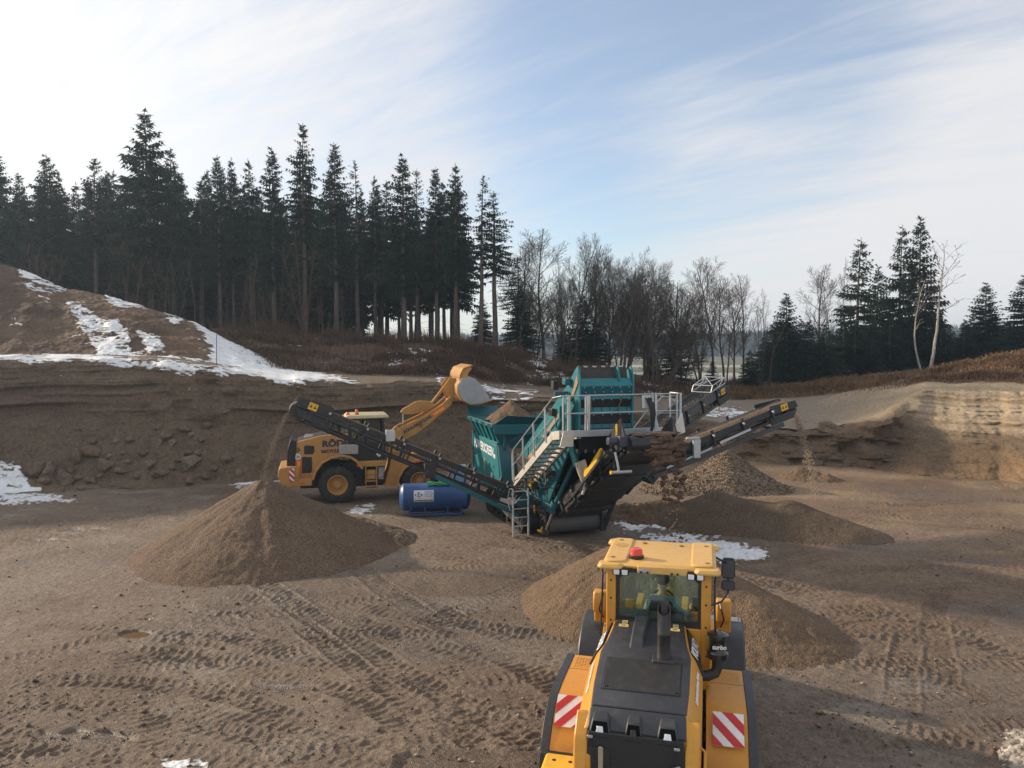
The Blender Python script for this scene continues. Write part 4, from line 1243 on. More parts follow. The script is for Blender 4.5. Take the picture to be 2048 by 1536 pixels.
def scatter(name, mat, n, weight, length, width, seed, label=None, bend=.5, up=1.0):
    """n curved blades on the terrain, picked with the given weights"""
    rs = np.random.RandomState(seed)
    wgt = weight.ravel() / weight.sum()
    idx = rs.choice(weight.size, n, p=wgt)
    cx, cy, cz = TX2.ravel()[idx], TY2.ravel()[idx], TZ2.ravel()[idx]
    cx = cx + rs.uniform(-.12, .12, n); cy = cy + rs.uniform(-.12, .12, n)
    a = rs.uniform(0, 6.283, n); L = rs.uniform(*length, n) * rs.uniform(.6, 1.2, n); wd = rs.uniform(*width, n)
    bx, by = np.cos(a) * bend * rs.uniform(.2, 1.3, n), np.sin(a) * bend * rs.uniform(.2, 1.3, n)
    sxv, syv = -np.sin(a), np.cos(a)
    P0 = np.stack([cx, cy, cz - .05], 1)
    P1 = P0 + np.stack([bx * L * .3, by * L * .3, L * .55 * up], 1)
    P2 = P0 + np.stack([bx * L, by * L, L * .8 * up - .35 * L * np.hypot(bx, by)], 1)
    S = np.stack([sxv * wd, syv * wd, wd * 0], 1)
    V = np.stack([P0 - S, P0 + S, P1 - S * .7, P1 + S * .7, P2], 1).reshape(-1, 3)
    b = np.arange(n)[:, None] * 5
    F1 = b + np.array([[0, 1, 3, 2]])
    F2 = b + np.array([[2, 3, 4]])
    me_faces = F1.tolist() + F2.tolist()
    o = link_mesh(name, V.tolist(), me_faces, mat)
    return tag(o, label, None, None, 'stuff')


def straw_mat(name, ca, cb):
    t = NT(name)
    pos = t.n('NewGeometry').outputs['Position']
    n1 = t.noise(pos, 0.7, 4, 0.6); n2 = t.noise(pos, 9, 3, 0.6)
    c = t.mix(t.ramp(n1, (0.3, 0.0), (0.7, 1.0)), ca, cb)
    c = t.mix(t.ramp(n2, (0.35, 0.0), (0.65, 1.0)), t.mix(1.0, c, (0.65, 0.62, 0.6), 'MULTIPLY'), t.mix(1.0, c, (1.35, 1.3, 1.2), 'MULTIPLY'))
    t.bsdf(c, 0.85, 0, spec=0.2)
    return t.m


M_STRAW = straw_mat('dry grass', (0.155, 0.092, 0.05), (0.27, 0.175, 0.095))
M_STRAWD = straw_mat('dead brush', (0.075, 0.048, 0.034), (0.135, 0.088, 0.060))
_w = sst(2.02, 2.15, TR) * (1 - sst(3.02, 3.1, TR)) * (TY ** .5)
_clump = sst(-.25, .35, fbm(TX * .6, TY * .8, 3, 140)) + .08
scatter('dry_grass', M_STRAW, 42000, _w * _clump * sst(1300, 1500, PX) * (PX < 2300), (.35, .8), (.012, .03), 1, 'rust brown dry grass on the right hand bank', bend=.9)
scatter('dry_grass', M_STRAWD, 40000, _w * _clump * (1 - sst(1300, 1420, PX)) * sst(380, 520, PX), (.3, .75), (.012, .028), 2, 'dark dead grass and bramble on the bank below the wood', bend=.9)
scatter('brushwood', M_STRAWD, 9000, sst(2.75, 2.9, TR) * (1 - sst(3.08, 3.15, TR)) * sst(400, 470, PX) * (1 - sst(1430, 1560, PX)) * _clump, (.5, 1.6), (.010, .020), 3, 'thin dead stems along the edge of the wood', bend=.25)
scatter('dry_grass', M_STRAW, 1600, sst(1.7, 1.95, TR) * (1 - sst(2.02, 2.06, TR)) * sst(1650, 1800, PX) * (PX < 2200), (.2, .5), (.01, .02), 5, 'sparse dry tufts at the foot of the right bank', bend=.8)

# ---- far wooded ridge across the fields
_rf = random.Random(21)
tb = TB()
for i in range(5200):
    px = _rf.uniform(900, 2150); Y = _rf.uniform(640, 830)
    X = (px - 1024) / FPX * Y
    z0 = -3 + (Y - 640) / 190 * (6 + 9 * max(0, min(1, (px - 1300) / 600))) - 1
    hh = _rf.uniform(13, 20); ww = _rf.uniform(2.2, 3.6)
    b = len(tb.v)
    n = 5
    tb.v.append((X, Y, z0 + hh))
    for k in range(n):
        tb.v.append((X + ww * math.cos(6.283 * k / n) * _rf.uniform(.7, 1.2), Y + ww * math.sin(6.283 * k / n), z0 + hh * _rf.uniform(.05, .3)))
    for k in range(n): tb.f.append((b, b + 1 + k, b + 1 + (k + 1) % n))
me = tb.mesh('far_forest', M_SPR)
o = bpy.data.objects.new('far_forest', me); COL.objects.link(o)
tag(o, 'distant wooded ridge beyond the green fields', 'forest', None, 'stuff')

# ---- marker rod on the snowy slope
tb = TB()
P = at_y(433, 722, 43.0)
tb.tube([Vector((0, 0, -.3)), Vector((.02, 0, 1.0)), Vector((.03, 0, 1.5))], [.022, .02, .018], 8)
me = tb.mesh('marker_rod', M_TWIG); o = bpy.data.objects.new('marker_rod', me); COL.objects.link(o); o.location = P
tag(o, 'thin dark rod standing upright in the snow at the foot of the hill', 'rod')
# ================================================================== hard surface builder
class MB:
    def __init__(s): s.v = []; s.f = []

    def add(s, vs, fs):
        b = len(s.v); s.v += [tuple(v) for v in vs]; s.f += [tuple(b + i for i in f) for f in fs]; return s

    def box(s, x0, x1, y0, y1, z0, z1):
        v = [(x, y, z) for z in (z0, z1) for y in (y0, y1) for x in (x0, x1)]
        return s.add(v, [(0, 2, 3, 1), (4, 5, 7, 6), (0, 1, 5, 4), (2, 6, 7, 3), (0, 4, 6, 2), (1, 3, 7, 5)])

    def hexa(s, bot, top):
        """bottom ring and top ring of four points each (same order, counter clockwise from above)"""
        return s.add(list(bot) + list(top), [(3, 2, 1, 0), (4, 5, 6, 7)] + [(i, (i + 1) % 4, 4 + (i + 1) % 4, 4 + i) for i in range(4)])

    def beam(s, p, q, w, h, up=(0, 0, 1)):
        """bar of width w (sideways) and height h between two points"""
        p, q = Vector(p), Vector(q); d = (q - p).normalized(); u = Vector(up)
        if abs(d.dot(u)) > .98: u = Vector((0, 1, 0))
        sd = d.cross(u).normalized(); u = sd.cross(d).normalized()
        v = []
        for c in (p, q):
            for a, b in ((-1, -1), (1, -1), (1, 1), (-1, 1)): v.append(c + sd * (a * w / 2) + u * (b * h / 2))
        return s.add(v, [(3, 2, 1, 0), (4, 5, 6, 7)] + [(i, (i + 1) % 4, 4 + (i + 1) % 4, 4 + i) for i in range(4)])

    def tube(s, p, q, r, r2=None, n=14, cap=True):
        return s.path([p, q], [r, r if r2 is None else r2], n, cap)

    def path(s, pts, r, n=10, cap=True):
        pts = [Vector(p) for p in pts]
        rr = r if isinstance(r, (list, tuple)) else [r] * len(pts)
        b0 = len(s.v); a_prev = None
        for i, p in enumerate(pts):
            d = (pts[min(i + 1, len(pts) - 1)] - pts[max(i - 1, 0)]).normalized()
            if a_prev is None: a = d.orthogonal().normalized()
            else: a = (a_prev - d * a_prev.dot(d)).normalized()
            a_prev = a; b = d.cross(a)
            for k in range(n):
                t = 2 * math.pi * k / n
                s.v.append(tuple(p + a * (rr[i] * math.cos(t)) + b * (rr[i] * math.sin(t))))
        for i in range(len(pts) - 1):
            for k in range(n):
                x, y = b0 + i * n + k, b0 + i * n + (k + 1) % n
                s.f.append((x, y, y + n, x + n))
        if cap:
            s.f.append(tuple(b0 + k for k in reversed(range(n))))
            s.f.append(tuple(b0 + (len(pts) - 1) * n + k for k in range(n)))
        return s

    def prism(s, poly, axis, a, b):
        """polygon extruded along an axis; the polygon is in the other two axes, in order"""
        def mk(u, v, w):
            return {'x': (w, u, v), 'y': (u, w, v), 'z': (u, v, w)}[axis]
        n = len(poly)
        vs = [mk(u, v, a) for u, v in poly] + [mk(u, v, b) for u, v in poly]
        fs = [tuple(reversed(range(n))), tuple(range(n, 2 * n))] + [(i, (i + 1) % n, n + (i + 1) % n, n + i) for i in range(n)]
        return s.add(vs, fs)

    def ring(s, polyo, polyi, axis, a, b):
        """plate with an opening: two polygons of equal count"""
        def mk(u, v, w):
            return {'x': (w, u, v), 'y': (u, w, v), 'z': (u, v, w)}[axis]
        n = len(polyo)
        vs = [mk(u, v, a) for u, v in polyo] + [mk(u, v, a) for u, v in polyi] + [mk(u, v, b) for u, v in polyo] + [mk(u, v, b) for u, v in polyi]
        fs = []
        for i in range(n):
            j = (i + 1) % n
            fs += [(i, j, n + j, n + i), (2 * n + i, 3 * n + i, 3 * n + j, 2 * n + j), (i, 2 * n + i, 2 * n + j, j), (n + i, n + j, 3 * n + j, 3 * n + i)]
        return s.add(vs, fs)

    def lathe(s, prof, o, d, n=32, arc=None):
        """profile of (along, radius) round the axis through o along d"""
        o = Vector(o); d = Vector(d).normalized(); a = d.orthogonal().normalized(); b = d.cross(a)
        m = len(prof); b0 = len(s.v)
        for (h, r) in prof:
            for k in range(n):
                t = 2 * math.pi * k / n
                s.v.append(tuple(o + d * h + a * (r * math.cos(t)) + b * (r * math.sin(t))))
        for i in range(m - 1):
            for k in range(n):
                x, y = b0 + i * n + k, b0 + i * n + (k + 1) % n
                s.f.append((x, y, y + n, x + n))
        return s

    def loft(s, rings, close=True, cap=True):
        n = len(rings[0]); b0 = len(s.v)
        for r in rings: s.v += [tuple(p) for p in r]
        for i in range(len(rings) - 1):
            for k in range(n if close else n - 1):
                x, y = b0 + i * n + k, b0 + i * n + (k + 1) % n
                s.f.append((x, y, y + n, x + n))
        if cap and close:
            s.f.append(tuple(b0 + k for k in reversed(range(n)))); s.f.append(tuple(b0 + (len(rings) - 1) * n + k for k in range(n)))
        return s

    def build(s, name, mat, parent=None, bevel=0.0, smooth=35, label=None, fixn=True):
        me = bpy.data.meshes.new(name)
        me.from_pydata(s.v, [], s.f)
        if fixn:
            bm = bmesh.new(); bm.from_mesh(me); bmesh.ops.recalc_face_normals(bm, faces=bm.faces); bm.to_mesh(me); bm.free()
        me.materials.append(mat)
        me.shade_smooth(); me.set_sharp_from_angle(angle=R(smooth))
        o = bpy.data.objects.new(name, me); COL.objects.link(o)
        if parent: o.parent = parent
        if bevel:
            m = o.modifiers.new('bevel', 'BEVEL'); m.width = bevel; m.segments = 2; m.limit_method = 'ANGLE'; m.angle_limit = R(38); m.harden_normals = False
        if label: o['label'] = label
        return o

    def build_each(s, name, mat, parent=None, bevel=0.0, smooth=35):
        """one object per loose piece"""
        par = list(range(len(s.v)))
        def find(i):
            while par[i] != i: par[i] = par[par[i]]; i = par[i]
            return i
        for f in s.f:
            a = find(f[0])
            for i in f[1:]:
                b = find(i)
                if a != b: par[b] = a
        groups = {}
        for f in s.f: groups.setdefault(find(f[0]), []).append(f)
        out = []
        for fs in groups.values():
            m = MB(); mp_ = {}
            for f in fs:
                for i in f:
                    if i not in mp_: mp_[i] = len(m.v); m.v.append(s.v[i])
                m.f.append(tuple(mp_[i] for i in f))
            out.append(m.build(name, mat, parent, bevel, smooth))
        return out


def text_mesh(name, body, size, mat, parent, loc, xdir, ydir, bold=.0, align='CENTER', extr=.002, squash=1.0, shear=0.0):
    """real lettering: xdir is the reading direction, ydir points to the top of the letters"""
    cu = bpy.data.curves.new(name, 'FONT'); cu.body = body; cu.size = size; cu.align_x = align; cu.align_y = 'CENTER'
    cu.extrude = extr; cu.offset = bold; cu.shear = shear; cu.resolution_u = 3
    tmp = bpy.data.objects.new(name, cu); COL.objects.link(tmp)
    dg = bpy.context.evaluated_depsgraph_get(); dg.update()
    me = bpy.data.meshes.new_from_object(tmp.evaluated_get(dg))
    bpy.data.objects.remove(tmp); bpy.data.curves.remove(cu)
    me.name = name
    x = Vector(xdir).normalized(); y = Vector(ydir); y = (y - x * y.dot(x)).normalized(); z = x.cross(y)
    Mx = Matrix.Identity(4)
    for i in range(3):
        Mx[i][0] = x[i] * squash; Mx[i][1] = y[i]; Mx[i][2] = z[i]; Mx[i][3] = loc[i]
    me.transform(Mx)
    me.materials.clear(); me.materials.append(mat)
    o = bpy.data.objects.new(name, me); COL.objects.link(o)
    if parent: o.parent = parent
    return o


# ------------------------------------------------------------------ shared materials
P_YEL = paint('loader yellow', (0.60, 0.27, 0.026), .40, dust=.42, var=.06, dustcol=(0.33, 0.20, 0.09))
P_YELC = paint('bright yellow', (0.72, 0.42, 0.015), .38, dust=.2, var=.05)
P_ROOF = paint('roof yellow', (0.66, 0.38, 0.10), .42, dust=.35, var=.06, dustcol=(0.42, 0.28, 0.12))
P_GREY = paint('charcoal panel', (0.032, 0.033, 0.038), .45, dust=.34, var=.2, dustcol=(0.11, 0.095, 0.08))
P_BLACK = paint('black plastic', (0.012, 0.012, 0.013), .42, dust=.15)
P_BLKM = paint('black painted steel', (0.016, 0.017, 0.019), .5, dust=.38)
P_RUB = paint('tyre rubber', (0.018, 0.018, 0.018), .82, dust=.55, bump=.3)
P_STEEL = paint('worn steel', (0.42, 0.42, 0.43), .38, .85, dust=.3)
P_GALV = paint('galvanised steel', (0.46, 0.47, 0.48), .42, .6, dust=.12)
P_CREAM = paint('pale zinc plate', (0.55, 0.50, 0.43), .5, .2, dust=.2)
P_OCHRE = paint('construction yellow', (0.45, 0.225, 0.055), .48, dust=.5, var=.1)
P_TEAL = paint('teal paint', (0.006, 0.165, 0.185), .42, dust=.34, var=.12)
P_TEALD = paint('dark teal paint', (0.004, 0.105, 0.13), .42, dust=.2, var=.1)
P_WHITE = paint('white film', (0.72, 0.72, 0.71), .4, dust=.15)
P_LET = paint('white lettering', (0.75, 0.75, 0.74), .5, dust=.0)
P_RED = paint('red reflective film', (0.50, 0.018, 0.022), .35, dust=.08)
P_ORANGE = paint('orange lens', (0.75, 0.13, 0.01), .25, dust=.0)
P_REDLENS = paint('red lens', (0.70, 0.045, 0.02), .2, dust=.0, coat=.5)
P_NAVY = paint('navy lettering', (0.022, 0.018, 0.06), .5, dust=.1)
P_BLUE = paint('tank blue', (0.014, 0.075, 0.23), .42, dust=.3, var=.15)
P_BELT = paint('rubber belt', (0.035, 0.033, 0.032), .75, dust=.5)
P_BELTSAND = paint('sand covered belt', (0.33, 0.22, 0.12), .9, dust=.3, bump=.4)
P_CHROME = paint('chrome rod', (0.7, 0.7, 0.7), .16, 1.0, dust=.05)
P_LAMP = paint('lamp glass', (0.72, 0.74, 0.76), .15, .3, dust=.05)
P_MIRROR = paint('mirror glass', (0.09, 0.095, 0.10), .08, .6, dust=.02)
P_HOSE = paint('hydraulic hose', (0.014, 0.014, 0.015), .55, dust=.3)
P_LIME = paint('fluorescent film', (0.75, 0.42, 0.03), .4, dust=.05)
P_FLUO = paint('fluorescent red film', (0.85, 0.09, 0.03), .4, dust=.05)


def glass_mat(name, tint, refl=.12):
    t = NT(name)
    tr = t.n('BsdfTransparent'); tr.inputs['Color'].default_value = (*tint, 1)
    gl = t.n('BsdfGlossy'); gl.inputs['Roughness'].default_value = .03
    fr = t.n('Fresnel'); fr.inputs['IOR'].default_value = 1.5
    mx = t.n('MixShader')
    t.l(t.math('ADD', fr.outputs[0], refl * .2, True), mx.inputs[0]); t.l(tr.outputs[0], mx.inputs[1]); t.l(gl.outputs[0], mx.inputs[2])
    t.l(mx.outputs[0], t.out.inputs['Surface'])
    return t.m


G_CAB = glass_mat('cab glass', (0.80, 0.90, 0.86))


def wheel(root, x, y, r, w, side, tyre_mat, rim_mat, rim_r, lugs=22, name='wheel'):
    """side: +1 outer face towards +x"""
    base = MB()
    hw = w / 2
    base.lathe([(-hw * .9, rim_r * 1.0), (-hw, rim_r * 1.12), (-hw, r * .86), (-hw * .82, r * .96), (-hw * .5, r * .985), (hw * .5, r * .985), (hw * .82, r * .96), (hw, r * .86), (hw, rim_r * 1.12), (hw * .9, rim_r)], (x, y, r), (1, 0, 0), 48)
    for k in range(lugs):
        for sgn in (-1, 1):
            a = 2 * math.pi * (k + (.5 if sgn > 0 else 0)) / lugs
            ct, st = math.cos(a), math.sin(a)
            a2 = a + .16
            c2, s2 = math.cos(a2), math.sin(a2)
            wl = r * .075
            def pt(xx, rr, cc, ss, off): return (x + xx, y + rr * cc - off * ss, r + rr * ss + off * cc)
            bot = [pt(sgn * hw * .02, r * .96, ct, st, -wl), pt(sgn * hw * .99, r * .93, c2, s2, -wl), pt(sgn * hw * .99, r * .93, c2, s2, wl), pt(sgn * hw * .02, r * .96, ct, st, wl)]
            top = [pt(sgn * hw * .04, r * 1.012, ct, st, -wl * .8), pt(sgn * hw * .96, r * 1.0, c2, s2, -wl * .8), pt(sgn * hw * .96, r * 1.0, c2, s2, wl * .8), pt(sgn * hw * .04, r * 1.012, ct, st, wl * .8)]
            base.hexa(bot, top)
    t = base.build(name, tyre_mat, root, 0, 40)
    rm = MB()
    o = hw * side
    rm.lathe([(o * .9, rim_r * 1.06), (o * .98, rim_r * 1.04), (o * .98, rim_r * .96), (o * .55, rim_r * .86), (o * .35, rim_r * .7), (o * .35, rim_r * .46), (o * .62, rim_r * .42), (o * .66, rim_r * .3), (o * .72, rim_r * .28), (o * .72, 0.001)], (x, y, r), (1, 0, 0), 40)
    rm.lathe([(-o * .9, rim_r * 1.06), (-o * .6, rim_r * .9), (-o * .4, .001)], (x, y, r), (1, 0, 0), 40)
    for k in range(12):
        a = 6.283 * k / 12
        p = Vector((x + o * .35, y + rim_r * .58 * math.cos(a), r + rim_r * .58 * math.sin(a)))
        rm.tube(p, p + Vector((o * .12, 0, 0)), .022, n=6)
    rm.build('rim', rim_mat, t, 0, 40)
    return t


def beacon(root, p, r=.09, h=.13, lens=P_REDLENS, label=None):
    b = MB().lathe([(0, r * 1.2), (.03, r * 1.2), (.045, r * 1.05), (.05, .001)], p, (0, 0, 1), 20).build('beacon', P_BLACK, root)
    q = Vector(p) + Vector((0, 0, .045))
    MB().lathe([(0, r), (h * .75, r * .95), (h * .93, r * .75), (h, .001)], q, (0, 0, 1), 20).build('lens', lens, b)
    return b


def warn_board(root, O, U, Vv, w, h, name='warning_board', rev=False, n=4, label=None):
    """red and white diagonally striped plate; O lower left, U along the width, Vv up"""
    O, U, Vv = Vector(O), Vector(U).normalized(), Vector(Vv).normalized(); N = U.cross(Vv).normalized()
    def P(a, b, c): return O + U * a + Vv * b + N * c
    t = .012
    pl = MB().hexa([P(0, 0, 0), P(w, 0, 0), P(w, h, 0), P(0, h, 0)], [P(0, 0, t), P(w, 0, t), P(w, h, t), P(0, h, t)]).build(name, P_WHITE, root, 0)
    sm = MB()
    from mathutils.geometry import intersect_line_line_2d
    period = (w + h) / n
    for k in range(n + 1):
        lo, hi = k * period - period * .02, k * period + period * .5
        # clip the strip lo < a + b < hi (or mirrored) to the plate
        poly = [(0, 0), (w, 0), (w, h), (0, h)]
        for sgn, c in ((1, lo), (-1, hi)):
            out = []
            for i in range(len(poly)):
                A, B = poly[i], poly[(i + 1) % len(poly)]
                fa = sgn * ((A[0] if not rev else w - A[0]) + A[1] - c); fb = sgn * ((B[0] if not rev else w - B[0]) + B[1] - c)
                if fa >= 0: out.append(A)
                if fa * fb < 0:
                    u = fa / (fa - fb); out.append((A[0] + (B[0] - A[0]) * u, A[1] + (B[1] - A[1]) * u))
            poly = out
            if len(poly) < 3: break
        if len(poly) >= 3:
            m = len(poly)
            vs = [P(a, b, t + .001) for a, b in poly] + [P(a, b, t + .003) for a, b in poly]
            sm.add(vs, [tuple(range(m, 2 * m)), tuple(reversed(range(m)))] + [(i, (i + 1) % m, m + (i + 1) % m, m + i) for i in range(m)])
    sm.build('red_stripes', P_RED, pl, 0)
    return pl
# ================================================================== near wheel loader (seen from behind)
NL = empty('wheel_loader', (2.27, 11.94, 0), 14.0, 'near yellow wheel loader with charcoal bonnet, seen from behind digging in a soil heap', 'wheel loader')
cx = .06
# wheels
for y in (-1.25, 1.75):
    for sx in (-1, 1):
        wheel(NL, sx * 1.03, y, .8, .62, sx, P_RUB, P_YEL, .40)
# frames
MB().box(-.42, .42, -2.9, .3, .55, 1.25).box(-1.0, 1.0, -1.45, -1.05, .62, .98).build('rear_frame', P_YEL, NL, .02)
MB().box(-.40, .40, .45, 2.4, .5, 1.3).box(-1.0, 1.0, 1.55, 1.95, .62, .98).box(-.46, -.34, 1.0, 2.2, 1.2, 2.1).box(.34, .46, 1.0, 2.2, 1.2, 2.1).build('front_frame', P_YEL, NL, .02)
# engine bonnet: yellow flanks
def sec(y, xb, z, xs, zs, zl):
    return [(-xs, y, zl), (-xs, y, zs), (-xb, y, z), (xb, y, z), (xs, y, zs), (xs, y, zl)]
S_ = [sec(-.40, .49, 2.66, .60, 2.44, 1.55), sec(-.80, .50, 2.62, .66, 2.38, 1.5), sec(-1.05, .52, 2.575, .71, 2.33, 1.5), sec(-1.3, .55, 2.52, .745, 2.27, 1.4), sec(-1.62, .615, 2.455, .765, 2.20, 1.35), sec(-2.35, .61, 2.32, .755, 2.10, 1.3), sec(-2.86, .59, 2.22, .735, 2.03, 1.25), sec(-3.04, .60, 2.09, .745, 1.95, 1.2), sec(-3.12, .61, 1.80, .75, 1.75, 1.1)]
MB().loft(S_).build('bonnet_side', P_YEL, NL, .018)
# bonnet top, charcoal skin riding on the flanks
def topsec(y, xb, z, t=.018): return [(-xb, y, z - .02), (-xb, y, z + t), (-xb * .93, y, z + t + .014), (xb * .93, y, z + t + .014), (xb, y, z + t), (xb, y, z - .02)]
bt = MB().loft([topsec(-.40, .485, 2.66), topsec(-.80, .495, 2.62), topsec(-1.05, .515, 2.575), topsec(-1.3, .545, 2.52), topsec(-1.62, .61, 2.455), topsec(-2.35, .603, 2.32), topsec(-2.80, .58, 2.228)]).build('bonnet_top', P_GREY, NL, .012)
MB().loft([topsec(-2.825, .58, 2.222), topsec(-2.9, .58, 2.195), topsec(-3.02, .585, 2.10), topsec(-3.06, .59, 2.06)]).build('rear_panel', P_GREY, NL, .012)
# slab like hump left of the exhaust
MB().loft([[(-.22, -.75, 2.62), (-.20, -.75, 2.70), (.0, -.75, 2.70), (.02, -.75, 2.62)], [(-.24, -.95, 2.58), (-.2, -.92, 2.72), (-.02, -.92, 2.72), (.02, -.95, 2.58)], [(-.25, -1.40, 2.48), (-.21, -1.35, 2.61), (-.05, -1.35, 2.61), (-.01, -1.40, 2.48)], [(-.26, -1.58, 2.44), (-.22, -1.54, 2.50), (-.04, -1.54, 2.50), (.0, -1.58, 2.44)]]).build('bonnet_hump', P_GREY, NL, .015)
# radiator hatch on the bonnet top
hy0, hy1 = -1.80, -2.48
def zt(y): return float(np.interp(-y, [.4, .80, 1.05, 1.3, 1.62, 2.35, 2.8], [2.66, 2.62, 2.575, 2.52, 2.455, 2.32, 2.228])) + .033
def plate(x0, x1, y0, y1, up, th):
    return MB().hexa([(x0, y1, zt(y1) + up), (x1, y1, zt(y1) + up), (x1, y0, zt(y0) + up), (x0, y0, zt(y0) + up)], [(x0 * 1, y1, zt(y1) + up + th), (x1, y1, zt(y1) + up + th), (x1, y0, zt(y0) + up + th), (x0, y0, zt(y0) + up + th)])
plate(-.50, .50, hy0 + .015, hy1 - .015, -.012, .014).build('hatch_seam', P_BLACK, bt, 0)
ht = plate(-.485, .485, hy0, hy1, -.006, .016).build('hatch', paint('hatch plastic', (0.019, 0.018, 0.018), .6, dust=.22), bt, .006)
for x in (-.44, .44): MB().tube((x, hy1 + .05, zt(hy1 + .05)), (x, hy1 + .05, zt(hy1 + .05) + .018), .022, n=12).build('latch', P_BLACK, ht, .003)
# exhaust stack with slanted mouth
ex = MB(); n = 28
ro, ri, ecx, ecy = .088, .078, .195, -1.7
ring = lambda r, zf: [(ecx + r * math.cos(6.2832 * k / n), ecy + r * math.sin(6.2832 * k / n), zf(r * math.sin(6.2832 * k / n))) for k in range(n)]
ex.loft([ring(ro * 1.12, lambda d: 2.40), ring(ro * 1.12, lambda d: 2.49), ring(ro, lambda d: 2.53), ring(ro, lambda d: 2.80), ring(ro * 1.03, lambda d: 2.805), ring(ro * 1.03, lambda d: 2.83), ring(ro, lambda d: 2.835), ring(ro, lambda d: 3.16 + d * .95), ring(ri, lambda d: 3.16 + d * .95), ring(ri, lambda d: 2.6)], cap=False)
ex.build('exhaust_pipe', paint('exhaust steel', (0.045, 0.042, 0.042), .38, .5, dust=.2), NL, 0, 50)
MB().prism([(ecx - .15, ecy - .14), (ecx + .15, ecy - .14), (ecx + .15, ecy + .1), (ecx + .1, ecy + .14), (ecx - .15, ecy + .14)], 'z', 2.38, 2.49).build('exhaust_base', P_GREY, NL, .015)
# three hooded lamps
M_DEEP = paint('dark recess', (.003, .003, .003), .7, dust=0, spec=.1)
for x, w_ in ((-.43, .235), (-.03, .19), (.37, .235)):
    z0, y0 = 2.10, -2.98
    bq = [Vector((x - w_ * .60, y0 - .15, z0 - .11)), Vector((x + w_ * .60, y0 - .15, z0 - .11)), Vector((x + w_ * .55, y0 + .16, z0 + .07)), Vector((x - w_ * .55, y0 + .16, z0 + .07))]
    tq = [Vector((x - w_ * .42, y0 - .05, z0 + .085)), Vector((x + w_ * .42, y0 - .05, z0 + .085)), Vector((x + w_ * .36, y0 + .10, z0 + .135)), Vector((x - w_ * .36, y0 + .10, z0 + .135))]
    h = MB().hexa(bq, tq).build('lamp_hood', P_GREY, NL, .016)
    c = [bq[0], bq[1], tq[1], tq[0]]; m_ = (c[0] + c[1] + c[2] + c[3]) / 4; nn = (c[1] - c[0]).cross(c[3] - c[0]).normalized(); nn = nn if nn.y < 0 else -nn
    cc = [m_ + (k_ - m_) * .82 for k_ in c]
    MB().hexa([k_ - nn * .01 for k_ in cc], [k_ + nn * .008 for k_ in cc]).build('recess', M_DEEP, h, 0)
    cc = [m_ + Vector(((k_ - m_).x * .34, (k_ - m_).y * .34, (k_ - m_).z * .34)) for k_ in c]
    MB().hexa([k_ for k_ in cc], [k_ + nn * .02 for k_ in cc]).build('lens', P_LAMP if abs(x) > .1 else P_BLACK, h, .004)
# rear grille and its frame
t = NT('grille mesh'); co = t.n('TexCoord').outputs['Object']
vo = t.n('TexVoronoi', feature='DISTANCE_TO_EDGE'); vo.inputs['Scale'].default_value = 55; vo.inputs['Randomness'].default_value = 0.0
t.l(co, vo.inputs['Vector'])
t.bsdf(t.mix(t.ramp(vo.outputs['Distance'], (0.1, 1.0), (0.2, 0.0)), (0.003, 0.003, 0.003), (0.022, 0.022, 0.024)), .6)
M_MESH = t.m
gr = MB().hexa([(-.60, -3.13, 1.15), (.60, -3.13, 1.15), (.60, -3.05, 1.15), (-.60, -3.05, 1.15)], [(-.56, -3.125, 1.98), (.56, -3.125, 1.98), (.56, -3.05, 1.98), (-.56, -3.05, 1.98)]).build('rear_grille', M_MESH, NL, .004)
rg = MB(); pts = [(.12 + .105 * math.cos(a), -3.145, 1.5 + .105 * math.sin(a)) for a in np.linspace(0, 6.2832, 25)]
rg.path(pts, .014, 6, cap=False); rg.build('fan_ring', P_GREY, gr)
MB().beam((.2, -3.15, 1.56), (.52, -3.15, 1.70), .03, .03).build('prop_rod', P_STEEL, gr, .006)
MB().box(-.44, -.38, -3.16, -3.13, 1.52, 1.82).tube((-.41, -3.14, 1.80), (-.41, -3.165, 1.80), .03).build('grille_handle', paint('tan latch', (.45, .36, .24), .4, .4), gr, .008)
MB().box(-.30, -.56, -3.145, -3.125, 1.60, 1.80).build('grille_badge', P_BLACK, gr, .01)
cl = MB()
for x, z in ((-.54, 1.93), (.48, 1.90), (-.37, 1.47), (.56, 1.42)): cl.box(x - .035, x + .035, -3.155, -3.125, z - .018, z + .018)
cl.build('grille_clip', P_STEEL, gr, .008)
hs = MB()
hs.path([(-.54, -3.14, 1.90), (-.50, -3.15, 1.75), (-.36, -3.15, 1.45), (-.2, -3.15, 1.3)], .008, 6).path([(.48, -3.14, 1.88), (.40, -3.15, 1.6), (.3, -3.15, 1.4)], .008, 6).build('gas_strut_cable', P_BLACK, gr)
for sx in (-1, 1):
    bx = MB()
    bx.prism([(-3.14, 1.95), (-3.09, 2.02), (-2.88, 2.2), (-2.84, 2.2), (-2.84, 1.1), (-3.16, 1.1)], 'x', sx * .575, sx * .74)
    bx.box(sx * .53, sx * .60, -3.155, -3.10, 1.62, 1.80) if sx < 0 else bx.box(.53, .60, -3.155, -3.10, 1.05, 1.55)
    bx.build('grille_frame', P_YEL, NL, .02)
MB().path([(.74, -2.95, 1.95), (.80, -3.0, 1.93), (.80, -3.08, 1.72), (.74, -3.08, 1.66)], .018, 8).build('grab_handle', P_YEL, NL)
